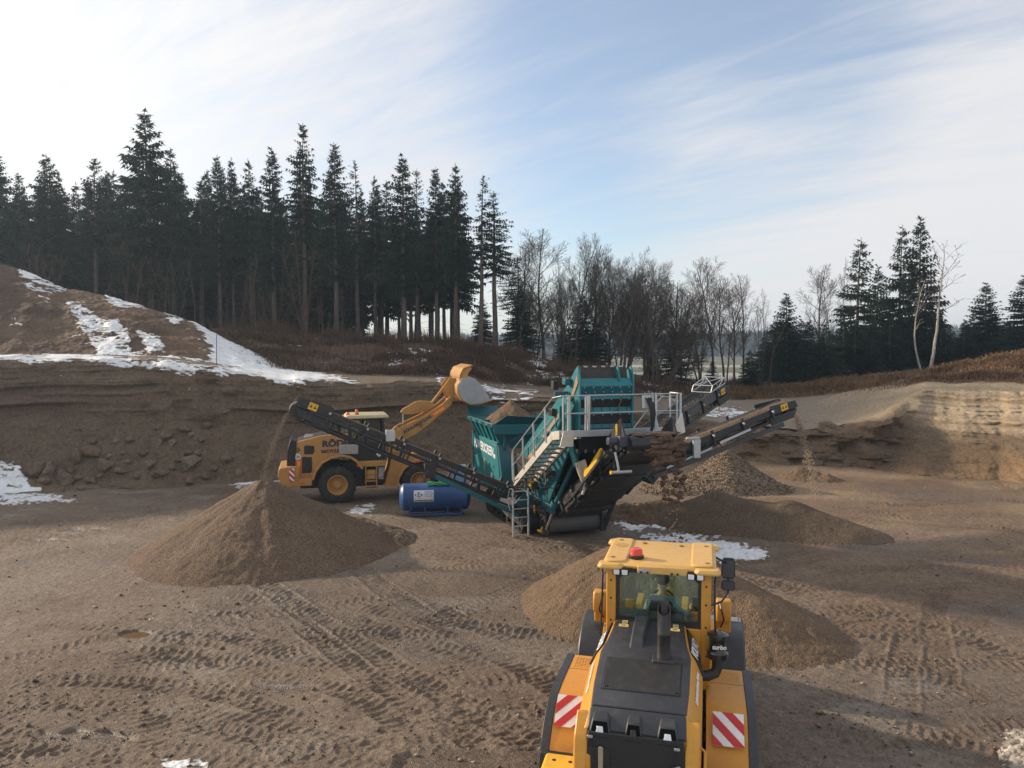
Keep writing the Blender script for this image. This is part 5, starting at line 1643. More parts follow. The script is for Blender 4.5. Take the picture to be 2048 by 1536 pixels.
# decals on the bonnet flanks
def flank(y, k, sx):
    """point on the sloping flank strip; k 0 top edge .. 1 lower edge"""
    ys = [-.40, -.80, -1.05, -1.3, -1.62, -2.35, -2.86]; xb = [.49, .50, .52, .55, .615, .61, .59]; z = [2.66, 2.62, 2.575, 2.52, 2.455, 2.32, 2.22]; xs = [.60, .66, .71, .745, .765, .755, .735]; zs = [2.44, 2.38, 2.33, 2.27, 2.20, 2.10, 2.03]
    f = lambda a: float(np.interp(-y, [-q for q in ys], a))
    return Vector((sx * (f(xb) * (1 - k) + f(xs) * k), y, f(z) * (1 - k) + f(zs) * k))
for sx in (-1, 1):
    q = [flank(-.84, .14, sx), flank(-.84, .97, sx), flank(-1.56, .97, sx), flank(-1.38, .14, sx)]
    nrm = (q[1] - q[0]).cross(q[2] - q[0]).normalized(); nrm = nrm if nrm.x * sx > 0 else -nrm
    dc = MB().hexa([p - nrm * .02 for p in q], [p + nrm * .028 for p in q]).build('decal', P_BLACK, NL, 0)
    c = (q[0] + q[1] + q[2] + q[3]) / 4 + nrm * .032
    yd = (flank(-.9, 0, sx) - flank(-.9, 1, sx)); xd = Vector((0, 1, 0)) if sx > 0 else Vector((0, -1, 0))
    text_mesh('lettering', 'VOLVO', .205, P_LET, dc, c, xd, yd, .008, squash=.86)
    c = flank(-2.05, .5, sx) + nrm * .014
    text_mesh('script_lettering', 'Lohnunternehmen Huber', .085, P_LET, NL, c, Vector(flank(-1.6, .5, sx) - flank(-2.5, .5, sx)) * (1 if sx > 0 else -1), yd, .002, squash=.80, shear=.25)
for x in (-.36, .37):
    for (x0, x1, y0, y1) in ((x - .07, x + .07, -1.03, -.965), (x - .03, x + .05, -.95, -.86)):
        lb = MB().hexa([(x0, y0, zt(y0)), (x1, y0, zt(y0)), (x1, y1, zt(y1)), (x0, y1, zt(y1))], [(x0, y0, zt(y0) + .008), (x1, y0, zt(y0) + .008), (x1, y1, zt(y1) + .008), (x0, y1, zt(y1) + .008)]).build('warning_label', paint('label yellow', (.68, .50, .18), .5, dust=.1), NL, 0)
        ym = (y0 + y1) / 2; MB().beam(((x0 + x1) / 2 - .03, ym, zt(ym) + .010), ((x0 + x1) / 2 + .03, ym, zt(ym) + .010), .012, .004).build('arrow', P_BLACK, lb)
# rear fenders with tread plates
for sx in (-1, 1):
    prof = [(.06, 1.58), (.03, 1.695), (-.53, 1.71), (-1.1, 1.725), (-1.5, 1.685), (-1.80, 1.53), (-2.08, 1.25), (-2.2, 1.0)]
    inner = [(y + (.045 if y < -1.6 else 0), z - .05) for y, z in prof][::-1]
    a, b = sorted((sx * .76, sx * 1.30))
    fe = MB().prism(prof + inner, 'x', a, b).build('rear_fender', P_YEL, NL, .014)
    gp = MB()
    for i in range(9):
        for j in range(7):
            x = .86 + i * .047; y = -.10 - j * .058
            gp.box(sx * x - .012, sx * x + .012, y - .018, y + .018, 1.70, 1.714)
    gp.build('tread_studs', paint('worn tread', (.62, .34, .07), .5, dust=.2), fe, 0)
    MB().box(min(sx * .79, sx * 1.29), max(sx * .79, sx * 1.29), -.545, -.535, 1.70, 1.7125).build('seam', P_BLACK, fe)
    prof2 = [(.08, 1.50), (.05, 1.70), (-.53, 1.72), (-1.1, 1.735), (-1.5, 1.69), (-1.84, 1.52), (-2.12, 1.22), (-2.26, .85), (-2.15, .85)]
    inner2 = [(y + (.07 if y < -1.5 else .03), z - .13) for y, z in prof2][::-1]
    a, b = sorted((sx * 1.302, sx * 1.42))
    MB().prism(prof2 + inner2, 'x', a, b).build('fender_flare', P_GREY, NL, .02)
    a, b = sorted((sx * .72, sx * 1.42))
    MB().prism([(-2.02, 1.24), (-2.14, 1.20), (-2.32, .75), (-2.36, .45), (-2.30, .45), (-2.24, .75), (-2.06, 1.1)], 'x', a, b).build('mud_flap', P_BLACK, NL, .012)
    # marker boards leaning on the fender slope
    if sx < 0: warn_board(NL, (-1.265, -1.93, 1.475), (1, 0, 0), (0, .32, .30), .37, .44, rev=True, n=3)
    else: warn_board(NL, (.845, -1.93, 1.475), (1, 0, 0), (0, .32, .30), .40, .44, rev=False, n=3)
# counterweight
cw = MB()
cw.prism([(-2.3, 1.12), (-2.95, 1.12), (-3.3, 1.0), (-3.35, .55), (-2.3, .5)], 'x', -.72, .72)
cw.build('counterweight', P_YELC, NL, .03)
for sx in (-1, 1):
    a, b = sorted((sx * .78, sx * 1.27))
    hb = MB().prism([(-2.42, 1.36), (-2.5, 1.39), (-3.05, 1.36), (-3.15, 1.26), (-3.15, .6), (-2.42, .6)], 'x', a, b).build('tool_box', P_YELC, NL, .04)
    hol = MB()
    for x in (.92, 1.13):
        for y in (-2.62, -2.88): hol.tube((sx * x, y, 1.36), (sx * x, y, 1.386), .026, n=12)
    hol.build('bolt_hole', P_BLACK, hb)
# front fenders
for sx in (-1, 1):
    prof = [(2.62, 1.25), (2.45, 1.52), (2.1, 1.74), (1.75, 1.80), (1.3, 1.72), (1.0, 1.5), (.82, 1.15)]
    inner = [(y - (.05 if y > 2.2 else (-.05 if y < 1.2 else 0)), z - .06) for y, z in prof][::-1]
    a, b = sorted((sx * 1.0, sx * 1.40)); MB().prism(prof + inner, 'x', a, b).build('front_fender', P_GREY, NL, .03)
    a, b = sorted((sx * .80, sx * 1.0)); MB().prism(prof + inner, 'x', a, b).build('fender_bracket', P_YEL, NL, .012)
    # head lamp brackets standing on the front frame
    a, b = sorted((sx * .92, sx * 1.17))
    hl = MB().prism([(1.18, 2.02), (1.15, 2.24), (1.22, 2.38), (1.40, 2.38), (1.45, 2.2), (1.42, 1.78), (1.34, 1.78), (1.32, 2.0)], 'x', a, b).build('lamp_bracket', P_YEL, NL, .03)
    MB().tube((sx * 1.04, 1.42, 2.28), (sx * 1.04, 1.50, 2.28), .09).build('headlamp', P_BLACK, hl, .01)
    MB().path([(sx * .98, 1.15, 2.38), (sx * 1.0, 1.05, 2.3), (sx * 1.05, 1.1, 2.1), (sx * 1.0, 1.3, 1.9)], .015, 6).build('lamp_cable', P_BLACK, hl)
# lift arms and bucket
for sx in (-1, 1):
    a, b = sorted((sx * .48, sx * .62))
    MB().prism([(1.25, 2.1), (1.35, 2.25), (2.2, 1.75), (3.2, .75), (3.15, .5), (2.9, .55), (2.0, 1.35)], 'x', a, b).build('lift_arm', P_YEL, NL, .02)
MB().beam((0, 1.3, 1.75), (0, 2.3, 1.75), .16, .5).prism([(2.2, 1.5), (2.25, 2.2), (2.35, 2.2), (2.5, 1.0), (2.4, .9)], 'x', -.12, .12).build('tilt_linkage', P_YEL, NL, .02)
bk = [(3.15, .15), (3.1, .5), (3.2, .95), (3.5, 1.28), (3.62, 1.30), (3.55, 1.22), (3.3, .9), (3.22, .5), (3.3, .22), (3.6, .12), (4.35, .08), (4.35, .03), (3.5, .04)]
bu = MB().prism(bk, 'x', -1.38, 1.38)
for sx in (-1, 1): bu.prism([(3.2, .1), (3.15, .5), (3.25, .95), (3.55, 1.28), (4.0, .6), (4.3, .05)], 'x', sx * 1.38, sx * 1.41)
bu.build('bucket', P_STEEL, NL, .012)
for sx in (-1, 1): MB().box(min(sx * 1.405, sx * 1.43), max(sx * 1.405, sx * 1.43), 3.2, 3.6, .75, 1.3).build('bucket_wear_plate', P_STEEL, NL)
# ---- cab
cab = MB()
for sx in (-1, 1):
    xo, xi = cx + sx * .755, cx + sx * .615
    cab.prism([(min(xo, xi), -.80), (max(xo, xi), -.80), (max(xo, xi), -.66), (min(xo, xi), -.66)], 'z', 1.75, 3.42)       # rear pillar
    cab.beam((cx + sx * .70, .58, 1.75), (cx + sx * .68, .42, 3.42), .09, .09)
    cab.beam((cx + sx * .72, -.12, 1.75), (cx + sx * .71, -.12, 3.42), .06, .07)
    cab.box(min(xo, xi), max(xo, xi), -.66, .6, 1.75, 2.0)
cab.box(cx - .62, cx + .62, -.79, -.70, 1.75, 2.58).box(cx - .7, cx + .7, .55, .62, 1.75, 2.05)
cab.box(cx - .70, cx + .70, -.78, .6, 1.68, 1.76)
cabo = cab.build('cab_frame', P_YEL, NL, .018)
bl = MB()
for sx in (-1, 1):
    for z in (2.62, 2.95, 3.22): bl.tube((cx + sx * .685, -.80, z), (cx + sx * .685, -.806, z), .016, n=10)
    bl.tube((cx + sx * .70, -.80, 2.2), (cx + sx * .70, -.806, 2.2), .016, n=10)
bl.build('pillar_bolt', P_BLACK, cabo)
ow = [(cx - .615, 2.50), (cx + .615, 2.50), (cx + .615, 3.41), (cx - .615, 3.41)]
def octo(x0, x1, z0, z1, c, cb=0.02): return [(x0 + cb, z0), (x1 - cb, z0), (x1, z0 + cb), (x1, z1 - c), (x1 - c, z1), (x0 + c, z1), (x0, z1 - c), (x0, z0 + cb)]
oo = [(cx - .615, 2.58), (cx + .615, 2.58), (cx + .615, 2.59), (cx + .615, 3.40), (cx + .614, 3.41), (cx - .614, 3.41), (cx - .615, 3.40), (cx - .615, 2.59)]
MB().ring(oo, octo(cx - .56, cx + .57, 2.68, 3.345, .10), 'y', -.775, -.735).build('window_frame', P_BLACK, cabo, .004)
MB().prism(octo(cx - .585, cx + .595, 2.66, 3.365, .10), 'y', -.762, -.754).build('rear_window', G_CAB, cabo)
for sx in (-1, 1):
    a = cx + sx * .70
    MB().prism([(-.66, 2.0), (.55, 2.0), (.44, 3.40), (-.66, 3.40)], 'x', a - .004, a + .004).build('side_window', G_CAB, cabo)
MB().hexa([(cx - .66, .585, 2.05), (cx + .66, .585, 2.05), (cx + .66, .595, 2.05), (cx - .66, .595, 2.05)], [(cx - .64, .44, 3.40), (cx + .64, .44, 3.40), (cx + .64, .45, 3.40), (cx - .64, .45, 3.40)]).build('windscreen', G_CAB, cabo)
MB().path([(cx + .5, -.79, 2.66), (cx + .2, -.80, 2.69), (cx - .02, -.80, 2.70)], .008, 6).build('wiper', P_BLACK, cabo)
# roof with recessed middle and flared corners
rf = MB()
rx0, rx1 = cx - .80, cx + .80
def rrect(x0, x1, y0, y1, z, ear=0.0, c=.05):
    return [(x0 + c, y0, z), (x1 - c, y0, z), (x1, y0 + c, z), (x1, y1 - c, z), (x1 - c, y1, z), (x0 + c, y1, z), (x0, y1 - c, z), (x0, y0 + c, z)]
rf.loft([rrect(rx0 - .02, rx1 + .02, -.78, .62, 3.405), rrect(rx0 - .03, rx1 + .03, -.80, .64, 3.44), rrect(rx0, rx1, -.77, .62, 3.475), rrect(rx0 + .06, rx1 - .06, -.72, .58, 3.49)])
for sx in (-1, 1):
    for (y0, y1) in ((-.88, -.62), (.48, .70)):
        a, b = sorted((cx + sx * .52, cx + sx * .88))
        rf.loft([rrect(a, b, y0, y1, 3.40), rrect(a - .01, b + .01, y0 - .01, y1 + .01, 3.43), rrect(a + .02, b - .02, y0 + .02, y1 - .02, 3.475)])
    a, b = sorted((cx + sx * .46, cx + sx * .79))
    rf.loft([rrect(a, b, -.76, .62, 3.485), rrect(a + .015, b - .015, -.74, .60, 3.512)])
rfo = rf.build('roof', P_ROOF, NL, .012)
rd = MB()
for x, y in ((-.68, -.60), (-.66, .45), (-.28, .40), (.30, .36), (.68, .36), (.70, -.62)):
    rd.tube((cx + x, y, 3.495), (cx + x, y, 3.514 + (.004 if abs(x) > .45 else -.01)), .035, n=12)
rd.build('roof_bolt_cap', paint('bolt recess', (.24, .12, .03), .6), rfo)
MB().prism([(cx - .74 + .1 * math.cos(a) + .12, .12 + .12 * math.sin(a)) for a in np.linspace(0, 6.2832, 20, endpoint=False)], 'z', 3.508, 3.516).build('roof_patch', paint('roof patch', (.55, .30, .05), .5), rfo)
bc = beacon(NL, (-.28, -.50, 3.50), .095, .10)
MB().path([(-.28, -.60, 3.49), (-.26, -.70, 3.46), (-.36, -.82, 3.39)], .008, 6).build('beacon_cable', P_BLACK, bc)
rp = MB().box(cx - .30, cx + .42, -.845, -.79, 3.36, 3.47).build('roof_vent_panel', P_ROOF, NL, .015)
MB().box(cx - .28, cx - .12, -.865, -.84, 3.38, 3.43).build('bracket', P_STEEL, rp, .005)
rb = MB()
for x in (-.24, -.15, .20, .28): rb.tube((cx + x, -.85, 3.385), (cx + x, -.87, 3.385), .018, n=10)
rb.build('screw', P_BLACK, rp)
for x in (-.60, -.48, .47, .60):
    wl = MB().box(cx + x - .058, cx + x + .058, -.86, -.79, 3.315, 3.415).build('work_light', P_BLACK, NL, .01)
    MB().box(cx + x - .043, cx + x + .043, -.872, -.855, 3.325, 3.40).build('lens', P_LAMP, wl, .008)
# handrails beside the cab
for x in (cx - .82, cx + .82): MB().path([(x, -.76, 3.38), (x - .02 * (1 if x > 0 else -1), -.86, 3.3), (x, -.88, 2.4), (x, -.7, 2.2)], .014, 8).build('handrail', P_BLACK, NL)
# mirrors on the right
for zc, h, w_ in ((3.04, .34, .22), (2.76, .17, .22)):
    m = MB().loft([rrect(.98, .98 + w_, 0, h, 0, c=.04)]) if False else MB()
    m.loft([[(1.0 + (x - .5) * w_ + .1, .86 + yy, zc + (z - .5) * h) for x, z in ((.15, 0), (.85, 0), (1, .15), (1, .85), (.85, 1), (.15, 1), (0, .85), (0, .15))] for yy in (0, .05)] + [[(1.0 + (x - .5) * w_ * .7 + .1, .98, zc + (z - .5) * h * .7) for x, z in ((.15, 0), (.85, 0), (1, .15), (1, .85), (.85, 1), (.15, 1), (0, .85), (0, .15))]])
    mo = m.build('mirror', P_BLACK, NL, .01)
    MB().box(1.1 - w_ * .42, 1.1 + w_ * .42, .852, .862, zc - h * .42, zc + h * .42).build('glass', P_MIRROR, mo)
MB().path([(cx + .72, .5, 2.5), (1.0, .8, 2.5), (1.1, .92, 2.62), (1.1, .92, 3.1), (cx + .75, .5, 3.35)], .018, 8).build('mirror_arm', P_BLACK, NL)
MB().path([(cx - .72, .5, 2.9), (cx - .85, .55, 2.9)], .015, 6).box(cx - .90, cx - .80, .55, .62, 2.7, 3.0).build('mirror', P_BLACK, NL, .01)
# air precleaner on the right
pc = MB().lathe([(0, .10), (.02, .145), (.10, .15), (.12, .125), (.14, .118), (.28, .118), (.30, .125), (.33, .125), (.34, .15), (.36, .152), (.38, .12), (.40, .05), (.40, .001)], (.91, -.95, 2.24), (0, 0, 1), 28).build('air_precleaner', paint('gloss black', (0.008, 0.008, 0.009), .18, dust=.08, coat=.6), NL)
MB().path([(.91, -.95, 2.26), (.91, -.95, 2.12), (.88, -.97, 2.04), (.78, -1.0, 2.0), (.62, -1.02, 2.0)], .075, 16).build('intake_pipe', P_BLKM, NL)
text_mesh('lettering', 'turbo', .085, P_LET, pc, (.93, -1.074, 2.45), (1, .12, 0), (0, 0, 1), .003, shear=.2)
# steps below the cab and orange hook
MB().path([(-.86, -.06, 1.72), (-.84, -.04, 1.80), (-.80, -.02, 1.82), (-.77, 0, 1.74)], .02, 8).build('lifting_eye', P_FLUO, NL)
# ---- interior
st = MB().box(cx - .22, cx + .26, -.30, .16, 2.16, 2.27).build('seat', P_BLACK, NL, .03)
MB().loft([[(cx - .20, -.30, 2.25), (cx + .24, -.30, 2.25), (cx + .24, -.40, 2.25), (cx - .20, -.40, 2.25)], [(cx - .22, -.36, 2.6), (cx + .26, -.36, 2.6), (cx + .25, -.46, 2.6), (cx - .21, -.46, 2.6)], [(cx - .15, -.38, 2.84), (cx + .19, -.38, 2.84), (cx + .18, -.46, 2.84), (cx - .14, -.46, 2.84)]]).build('backrest', P_BLACK, st, .03)
MB().box(cx - .3, cx + .3, -.72, -.50, 1.76, 2.56).build('rear_shelf', P_BLACK, NL, .02)
MB().box(cx - .46, cx - .26, -.35, .2, 2.1, 2.46).build('left_console', P_GREY, NL, .03)
MB().box(cx + .32, cx + .50, -.35, .25, 2.1, 2.44).build('right_console', P_GREY, NL, .03)
MB().tube((cx + .02, .50, 1.8), (cx + .02, .34, 2.55), .04).build('steering_column', P_BLACK, NL)
pts = [(cx + .02 + .19 * math.cos(a), .33 + .07 * math.sin(a), 2.58 + .175 * math.sin(a)) for a in np.linspace(0, 6.2832, 29)]
MB().path(pts, .014, 8, cap=False).beam((cx - .16, .33, 2.58), (cx + .2, .33, 2.58), .03, .02).build('steering_wheel', P_BLACK, NL)
MB().box(cx + .48, cx + .62, .20, .24, 2.5, 2.72).build('display', P_BLACK, NL, .01)

# ================================================================== the driver
M_SKIN = paint('skin', (0.42, 0.23, 0.15), .55, dust=0, var=.05)
M_SHIRT = paint('blue grey work shirt', (0.34, 0.43, 0.47), .85, dust=0, var=.12, scale=6)
M_HAIR = paint('short brown hair', (0.05, 0.033, 0.02), .8, dust=0)
M_TROU = paint('dark trousers', (0.03, 0.035, 0.05), .9, dust=0)


def skinned(name, verts, edges, radii, mat, parent, root=0, sub=2):
    me = bpy.data.meshes.new(name); me.from_pydata(verts, edges, []); me.materials.append(mat)
    o = bpy.data.objects.new(name, me); COL.objects.link(o)
    o.modifiers.new('skin', 'SKIN')
    if not me.skin_vertices: me.attributes  # layer comes with the modifier
    bm = bmesh.new(); bm.from_mesh(me)
    lay = bm.verts.layers.skin.verify()
    bm.verts.ensure_lookup_table()
    for i, v in enumerate(bm.verts):
        v[lay].radius = radii[i] if isinstance(radii[i], tuple) else (radii[i], radii[i]); v[lay].use_root = (i == root)
    bm.to_mesh(me); bm.free()
    m = o.modifiers.new('sub', 'SUBSURF'); m.levels = sub; m.render_levels = sub
    if parent: o.parent = parent
    for p in me.polygons: p.use_smooth = True
    o.modifiers['skin'].use_smooth_shade = True
    return o


DR = empty('person', (0, 0, 0), 0, 'driver in a blue grey shirt sitting in the cab of the near loader', 'person')
DR.location = NL.location; DR.rotation_euler = NL.rotation_euler
px0 = cx + .03
bv = [(px0, -.12, 2.34), (px0, -.17, 2.52), (px0, -.19, 2.72), (px0, -.16, 2.83), (px0, -.12, 2.91), (px0, -.08, 2.99), (px0, -.06, 3.07), (px0, -.06, 3.14),
      (px0 - .17, -.18, 2.78), (px0 - .24, -.05, 2.56), (px0 - .18, .16, 2.50), (px0 - .13, .25, 2.53),
      (px0 + .17, -.18, 2.78), (px0 + .27, -.08, 2.58), (px0 + .36, .10, 2.50), (px0 + .41, .17, 2.49),
      (px0 - .1, -.02, 2.33), (px0 - .13, .33, 2.33), (px0 - .13, .40, 1.95), (px0 - .13, .5, 1.86), (px0 + .1, -.02, 2.33), (px0 + .13, .33, 2.33), (px0 + .13, .40, 1.95), (px0 + .13, .5, 1.86)]
be = [(0, 1), (1, 2), (2, 3), (3, 4), (4, 5), (5, 6), (6, 7), (2, 8), (8, 9), (9, 10), (10, 11), (2, 12), (12, 13), (13, 14), (14, 15), (0, 16), (16, 17), (17, 18), (18, 19), (0, 20), (20, 21), (21, 22), (22, 23)]
br = [(.15, .12), (.15, .11), (.16, .11), (.07, .065), (.055, .055), (.085, .075), (.098, .082), (.05, .05), .065, .048, .036, .03, .065, .048, .036, .03, .085, .062, .05, .045, .085, .062, .05, .045]
body = skinned('body', bv, be, br, M_SKIN, DR)
sv = bv[:4] + bv[8:11] + bv[12:15]
se = [(0, 1), (1, 2), (2, 3), (2, 4), (4, 5), (5, 6), (2, 7), (7, 8), (8, 9)]
sr = [(.165, .135), (.168, .125), (.178, .125), (.085, .08), .08, .06, .047, .08, .06, .047]
skinned('shirt', sv, se, sr, M_SHIRT, DR)
tv_ = [bv[0]] + bv[16:19] + bv[20:23]
skinned('trousers', tv_, [(0, 1), (1, 2), (2, 3), (0, 4), (4, 5), (5, 6)], [(.16, .13), .095, .072, .06, .095, .072, .06], M_TROU, DR)
hb = MB(); hb.lathe([(-.03, .055), (.0, .092), (.05, .104), (.10, .098), (.15, .075), (.18, .035), (.185, .001)], (px0, -.085, 3.015), (0, .12, 1), 20)
hb.build('hair', M_HAIR, DR, 0, 80)
fm = MB(); fm.hexa([(px0 - .014, .012, 3.02), (px0 + .014, .012, 3.02), (px0 + .012, .03, 3.02), (px0 - .012, .03, 3.02)], [(px0 - .008, .01, 3.08), (px0 + .008, .01, 3.08), (px0 + .006, .018, 3.08), (px0 - .006, .018, 3.08)])
fm.build('nose', M_SKIN, DR, .004)
for sx in (-1, 1): MB().lathe([(-.012, .012), (-.008, .028), (.006, .032), (.012, .02), (.012, .001)], (px0 + sx * .096, -.06, 3.05), (sx, -.3, 0), 12).build('ear', M_SKIN, DR)
for sx in (-1, 1):
    ey = MB().lathe([(-.006, .012), (.004, .01), (.006, .001)], (px0 + sx * .034, .012, 3.075), (0, 1, 0), 10)
    ey.build('eye', P_BLACK, DR)
MB().box(px0 - .028, px0 + .028, .008, .016, 2.985, 2.993).build('mouth', paint('lips', (.3, .12, .1), .6, dust=0), DR)
for nm, hx, hy, hz, sx in (('left', px0 - .13, .25, 2.53, 1), ('right', px0 + .41, .17, 2.49, -1)):
    vv = [(hx, hy, hz), (hx + sx * .005, hy + .05, hz + .012)]
    ee = [(0, 1)]; rr = [(.03, .02), (.036, .016)]
    for k in range(4):
        o_ = (k - 1.5) * .02; L = (.062, .075, .07, .055)[k]; b = len(vv)
        vv += [(hx + o_, hy + .085, hz + .022), (hx + o_ * 1.05, hy + .085 + L * .5, hz + .012), (hx + o_ * 1.05, hy + .085 + L * .75, hz - .018)]
        ee += [(1, b), (b, b + 1), (b + 1, b + 2)]; rr += [.0095, .0088, .0078]
    b = len(vv); vv += [(hx + sx * .035, hy + .035, hz), (hx + sx * .05, hy + .065, hz - .012)]; ee += [(0, b), (b, b + 1)]; rr += [.011, .009]
    skinned('hand', vv, ee, rr, M_SKIN, DR, sub=1)

# the engine end stands a little to the left of the cab's middle
for o in NL.children:
    k_ = o.name.split('.')[0]
    if k_ in ('bonnet_side', 'bonnet_top', 'rear_panel', 'bonnet_hump', 'lamp_hood', 'rear_grille', 'grille_frame', 'decal', 'warning_label', 'script_lettering', 'grab_handle'): o.location.x = -.055
    if k_ == 'rear_grille': o.location.z = .09
# ================================================================== far wheel loader with raised bucket
FL = empty('wheel_loader', (-7.62, 33.7, 0), 76.0, 'dusty ochre wheel loader side-on before the pit wall with raised bucket', 'wheel loader')
for y in (-.07, 3.43):
    for sx in (-1, 1): wheel(FL, sx * 1.03, y, .79, .62, sx, P_RUB, P_OCHRE, .41)
hd = MB()
hp_ = [(-1.62, .95), (-1.86, 1.0), (-1.98, 1.6), (-2.02, 2.45), (-1.72, 2.62), (-.68, 2.86), (.42, 2.92), (.42, 1.85)]
hd.prism(hp_ + [(.3, 1.95), (-.1, 2.0), (-.45, 1.92), (-.8, 1.62), (-1.05, 1.15), (-1.1, .95)], 'x', -.86, .86)
hd.build('bonnet', P_OCHRE, FL, .035)
MB().prism([(-1.75, 2.64), (-.68, 2.89), (.42, 2.95), (.42, 2.90), (-.68, 2.84), (-1.75, 2.58)], 'x', -.66, .66).build('bonnet_top', P_GREY, FL, .01)
MB().prism([(-2.14, 1.35), (-2.12, 2.2), (-1.98, 2.72), (-1.70, 2.66), (-1.76, 1.9), (-1.78, 1.30)], 'x', -.80, .875).build('rear_grille', P_BLACK, FL, .03)
MB().box(-.5, .5, -1.4, -.9, 2.72, 2.80).build('intake_grille', P_STEEL, FL, .02)
MB().prism([(-2.45, 1.55), (-2.0, 1.62), (-1.85, 1.3), (-1.85, .70), (-2.3, .78), (-2.5, 1.2)], 'x', -1.1, 1.1).build('counterweight', P_OCHRE, FL, .05)
MB().box(-.9, 1.15, -1.9, -1.1, .78, 1.08).build('rear_sill', P_OCHRE, FL, .03)
warn_board(FL, (1.165, -2.02, 1.02), (.12, 1, 0), (0, 0, 1), .20, .52, n=3)
MB().prism([(-2.05, 1.62), (-1.62, 1.62), (-1.62, 1.0), (-2.0, .95)], 'x', .95, 1.15).prism([(-2.05, 1.62), (-1.62, 1.62), (-1.62, 1.0), (-2.0, .95)], 'x', -1.15, -.95).build_each('rear_corner', P_OCHRE, FL, .03)
for z0, z1, y0, y1 in ((2.08, 2.46, -1.42, -1.0), (1.28, 1.98, -1.52, -1.1)):
    MB().prism([(y0, z0), (y1 - .06, z0), (y1, z0 + .1), (y1, z1 - .03), (y0 + .05, z1), (y0, z1 - .05)], 'x', .86, .875).build('side_vent', P_BLACK, FL, .006)
# engraved arch over the rear wheel
ar = [(-1.12, 1.08), (-1.0, 1.42), (-.72, 1.78), (-.3, 2.0), (.1, 2.06), (.5, 1.98), (.78, 1.78), (1.02, 1.48)]
ai = [(y * .93 - .0, z - .07) for y, z in ar][::-1]
for sx in (-1, 1): MB().prism(ar + ai, 'x', min(sx * .8, sx * 1.32), max(sx * .8, sx * 1.32)).build('rear_fender', P_OCHRE, FL, .015)
for sx in (-1, 1):
    af = [(2.42, .62), (2.5, 1.05), (2.72, 1.42), (3.05, 1.66), (3.4, 1.74), (3.62, 1.70)]
    MB().prism(af + [(y + .05, z - .08) for y, z in af][::-1], 'x', min(sx * .72, sx * 1.32), max(sx * .72, sx * 1.32)).build('front_fender', P_OCHRE, FL, .012)
    il = MB().box(sx * 1.325 - .01, sx * 1.325 + .01, 3.22, 3.42, 1.63, 1.71); il.build('side_marker', P_ORANGE, FL, .005)
# chassis and front frame
MB().box(-.45, .45, -1.6, 1.9, .55, 1.6).box(-1.0, 1.0, -.25, .12, .6, .95).build('rear_frame', P_BLKM, FL, .02)
MB().prism([(1.9, .58), (2.5, .58), (2.55, 1.05), (3.4, 1.2), (3.5, 1.5), (2.85, 2.1), (2.75, 2.95), (2.55, 3.05), (2.35, 2.85), (2.28, 1.9), (2.1, 1.2)], 'x', -.62, .82).build('front_frame', P_OCHRE, FL, .03)
MB().box(-1.0, 1.0, 3.25, 3.6, .6, .95).build('front_axle', P_BLKM, FL, .02)
MB().box(.70, 1.10, 2.28, 2.46, 2.05, 2.24).build('headlamp', P_OCHRE, FL, .02)
MB().beam((.95, 2.55, 1.75), (.95, 2.95, 2.55), .16, .1).build('lift_cylinder', P_BLKM, FL, .01)
# cab
cf = MB().box(-.74, .80, .46, 1.98, 1.72, 2.50)
for y in (.50, 1.16, 1.94):
    for x in (-.70, .76): cf.beam((x, y, 2.4), (x * .97, y + (.02 if y < 1 else -.04), 3.54), .09, .09)
fc = cf.box(-.72, .78, .46, 1.96, 3.46, 3.55).build('cab_frame', P_BLACK, FL, .02)
for x in (-.735, .775): MB().box(x - .004, x + .004, .5, 1.92, 2.50, 3.46).build('side_window', G_CAB, fc)
for y in (.47, 1.95): MB().box(-.68, .74, y - .004, y + .004, 2.50, 3.46).build('window', G_CAB, fc)
MB().prism([(.30, 3.53), (.28, 3.60), (.40, 3.69), (2.02, 3.69), (2.16, 3.62), (2.14, 3.55)], 'x', -.80, .86).build('cab_roof', paint('sunbleached roof', (.62, .50, .30), .5, dust=.3), FL, .03)
MB().box(-.82, .86, .22, .50, 3.47, 3.58).build('roof_edge', P_OCHRE, FL, .02)
st = MB().box(-.2, .3, .75, 1.2, 2.2, 2.35).box(-.2, .3, .72, .85, 2.3, 2.95).build('seat', P_BLACK, FL, .03)
for x, y in ((.55, .42), (.45, .80)): beacon(FL, (x, y, 3.60 if y < .5 else 3.69), .075, .16, P_ORANGE)
MB().tube((.25, -.44, 2.85), (.25, -.44, 3.42), .10, n=18).tube((.25, -.44, 3.40), (.25, -.44, 3.48), .13, n=18).build('exhaust_pipe', P_BLACK, FL)
MB().lathe([(0, .09), (.28, .09), (.3, .15), (.36, .16), (.4, .1), (.4, .001)], (.55, .02, 2.9), (0, 0, 1), 18).build('air_precleaner', P_BLACK, FL)
rl = MB()
rl.path([(.84, -.15, 2.85), (.84, -.15, 3.3), (.84, .25, 3.3), (.84, .25, 2.85)], .018, 6).path([(.84, -.15, 3.05), (.84, .25, 3.05)], .014, 6).path([(.90, .46, 2.0), (.90, .46, 3.3)], .018, 6)
rl.build('handrail', P_BLACK, FL)
MB().box(.84, 1.12, .02, .82, 2.05, 2.45).build('tool_box', paint('grey box', (.33, .31, .29), .6, dust=.5), FL, .03)
MB().box(.80, 1.18, .85, 1.98, 1.50, 1.72).build('step_platform', P_OCHRE, FL, .02)
sp_ = MB()
for z in (.55, .88, 1.2): sp_.box(.85, 1.22, 1.12, 1.58, z - .02, z + .02)
sp_.box(.85, 1.22, 1.10, 1.14, .5, 1.5).box(.85, 1.22, 1.56, 1.60, .5, 1.5).build('ladder', P_OCHRE, FL, .008)
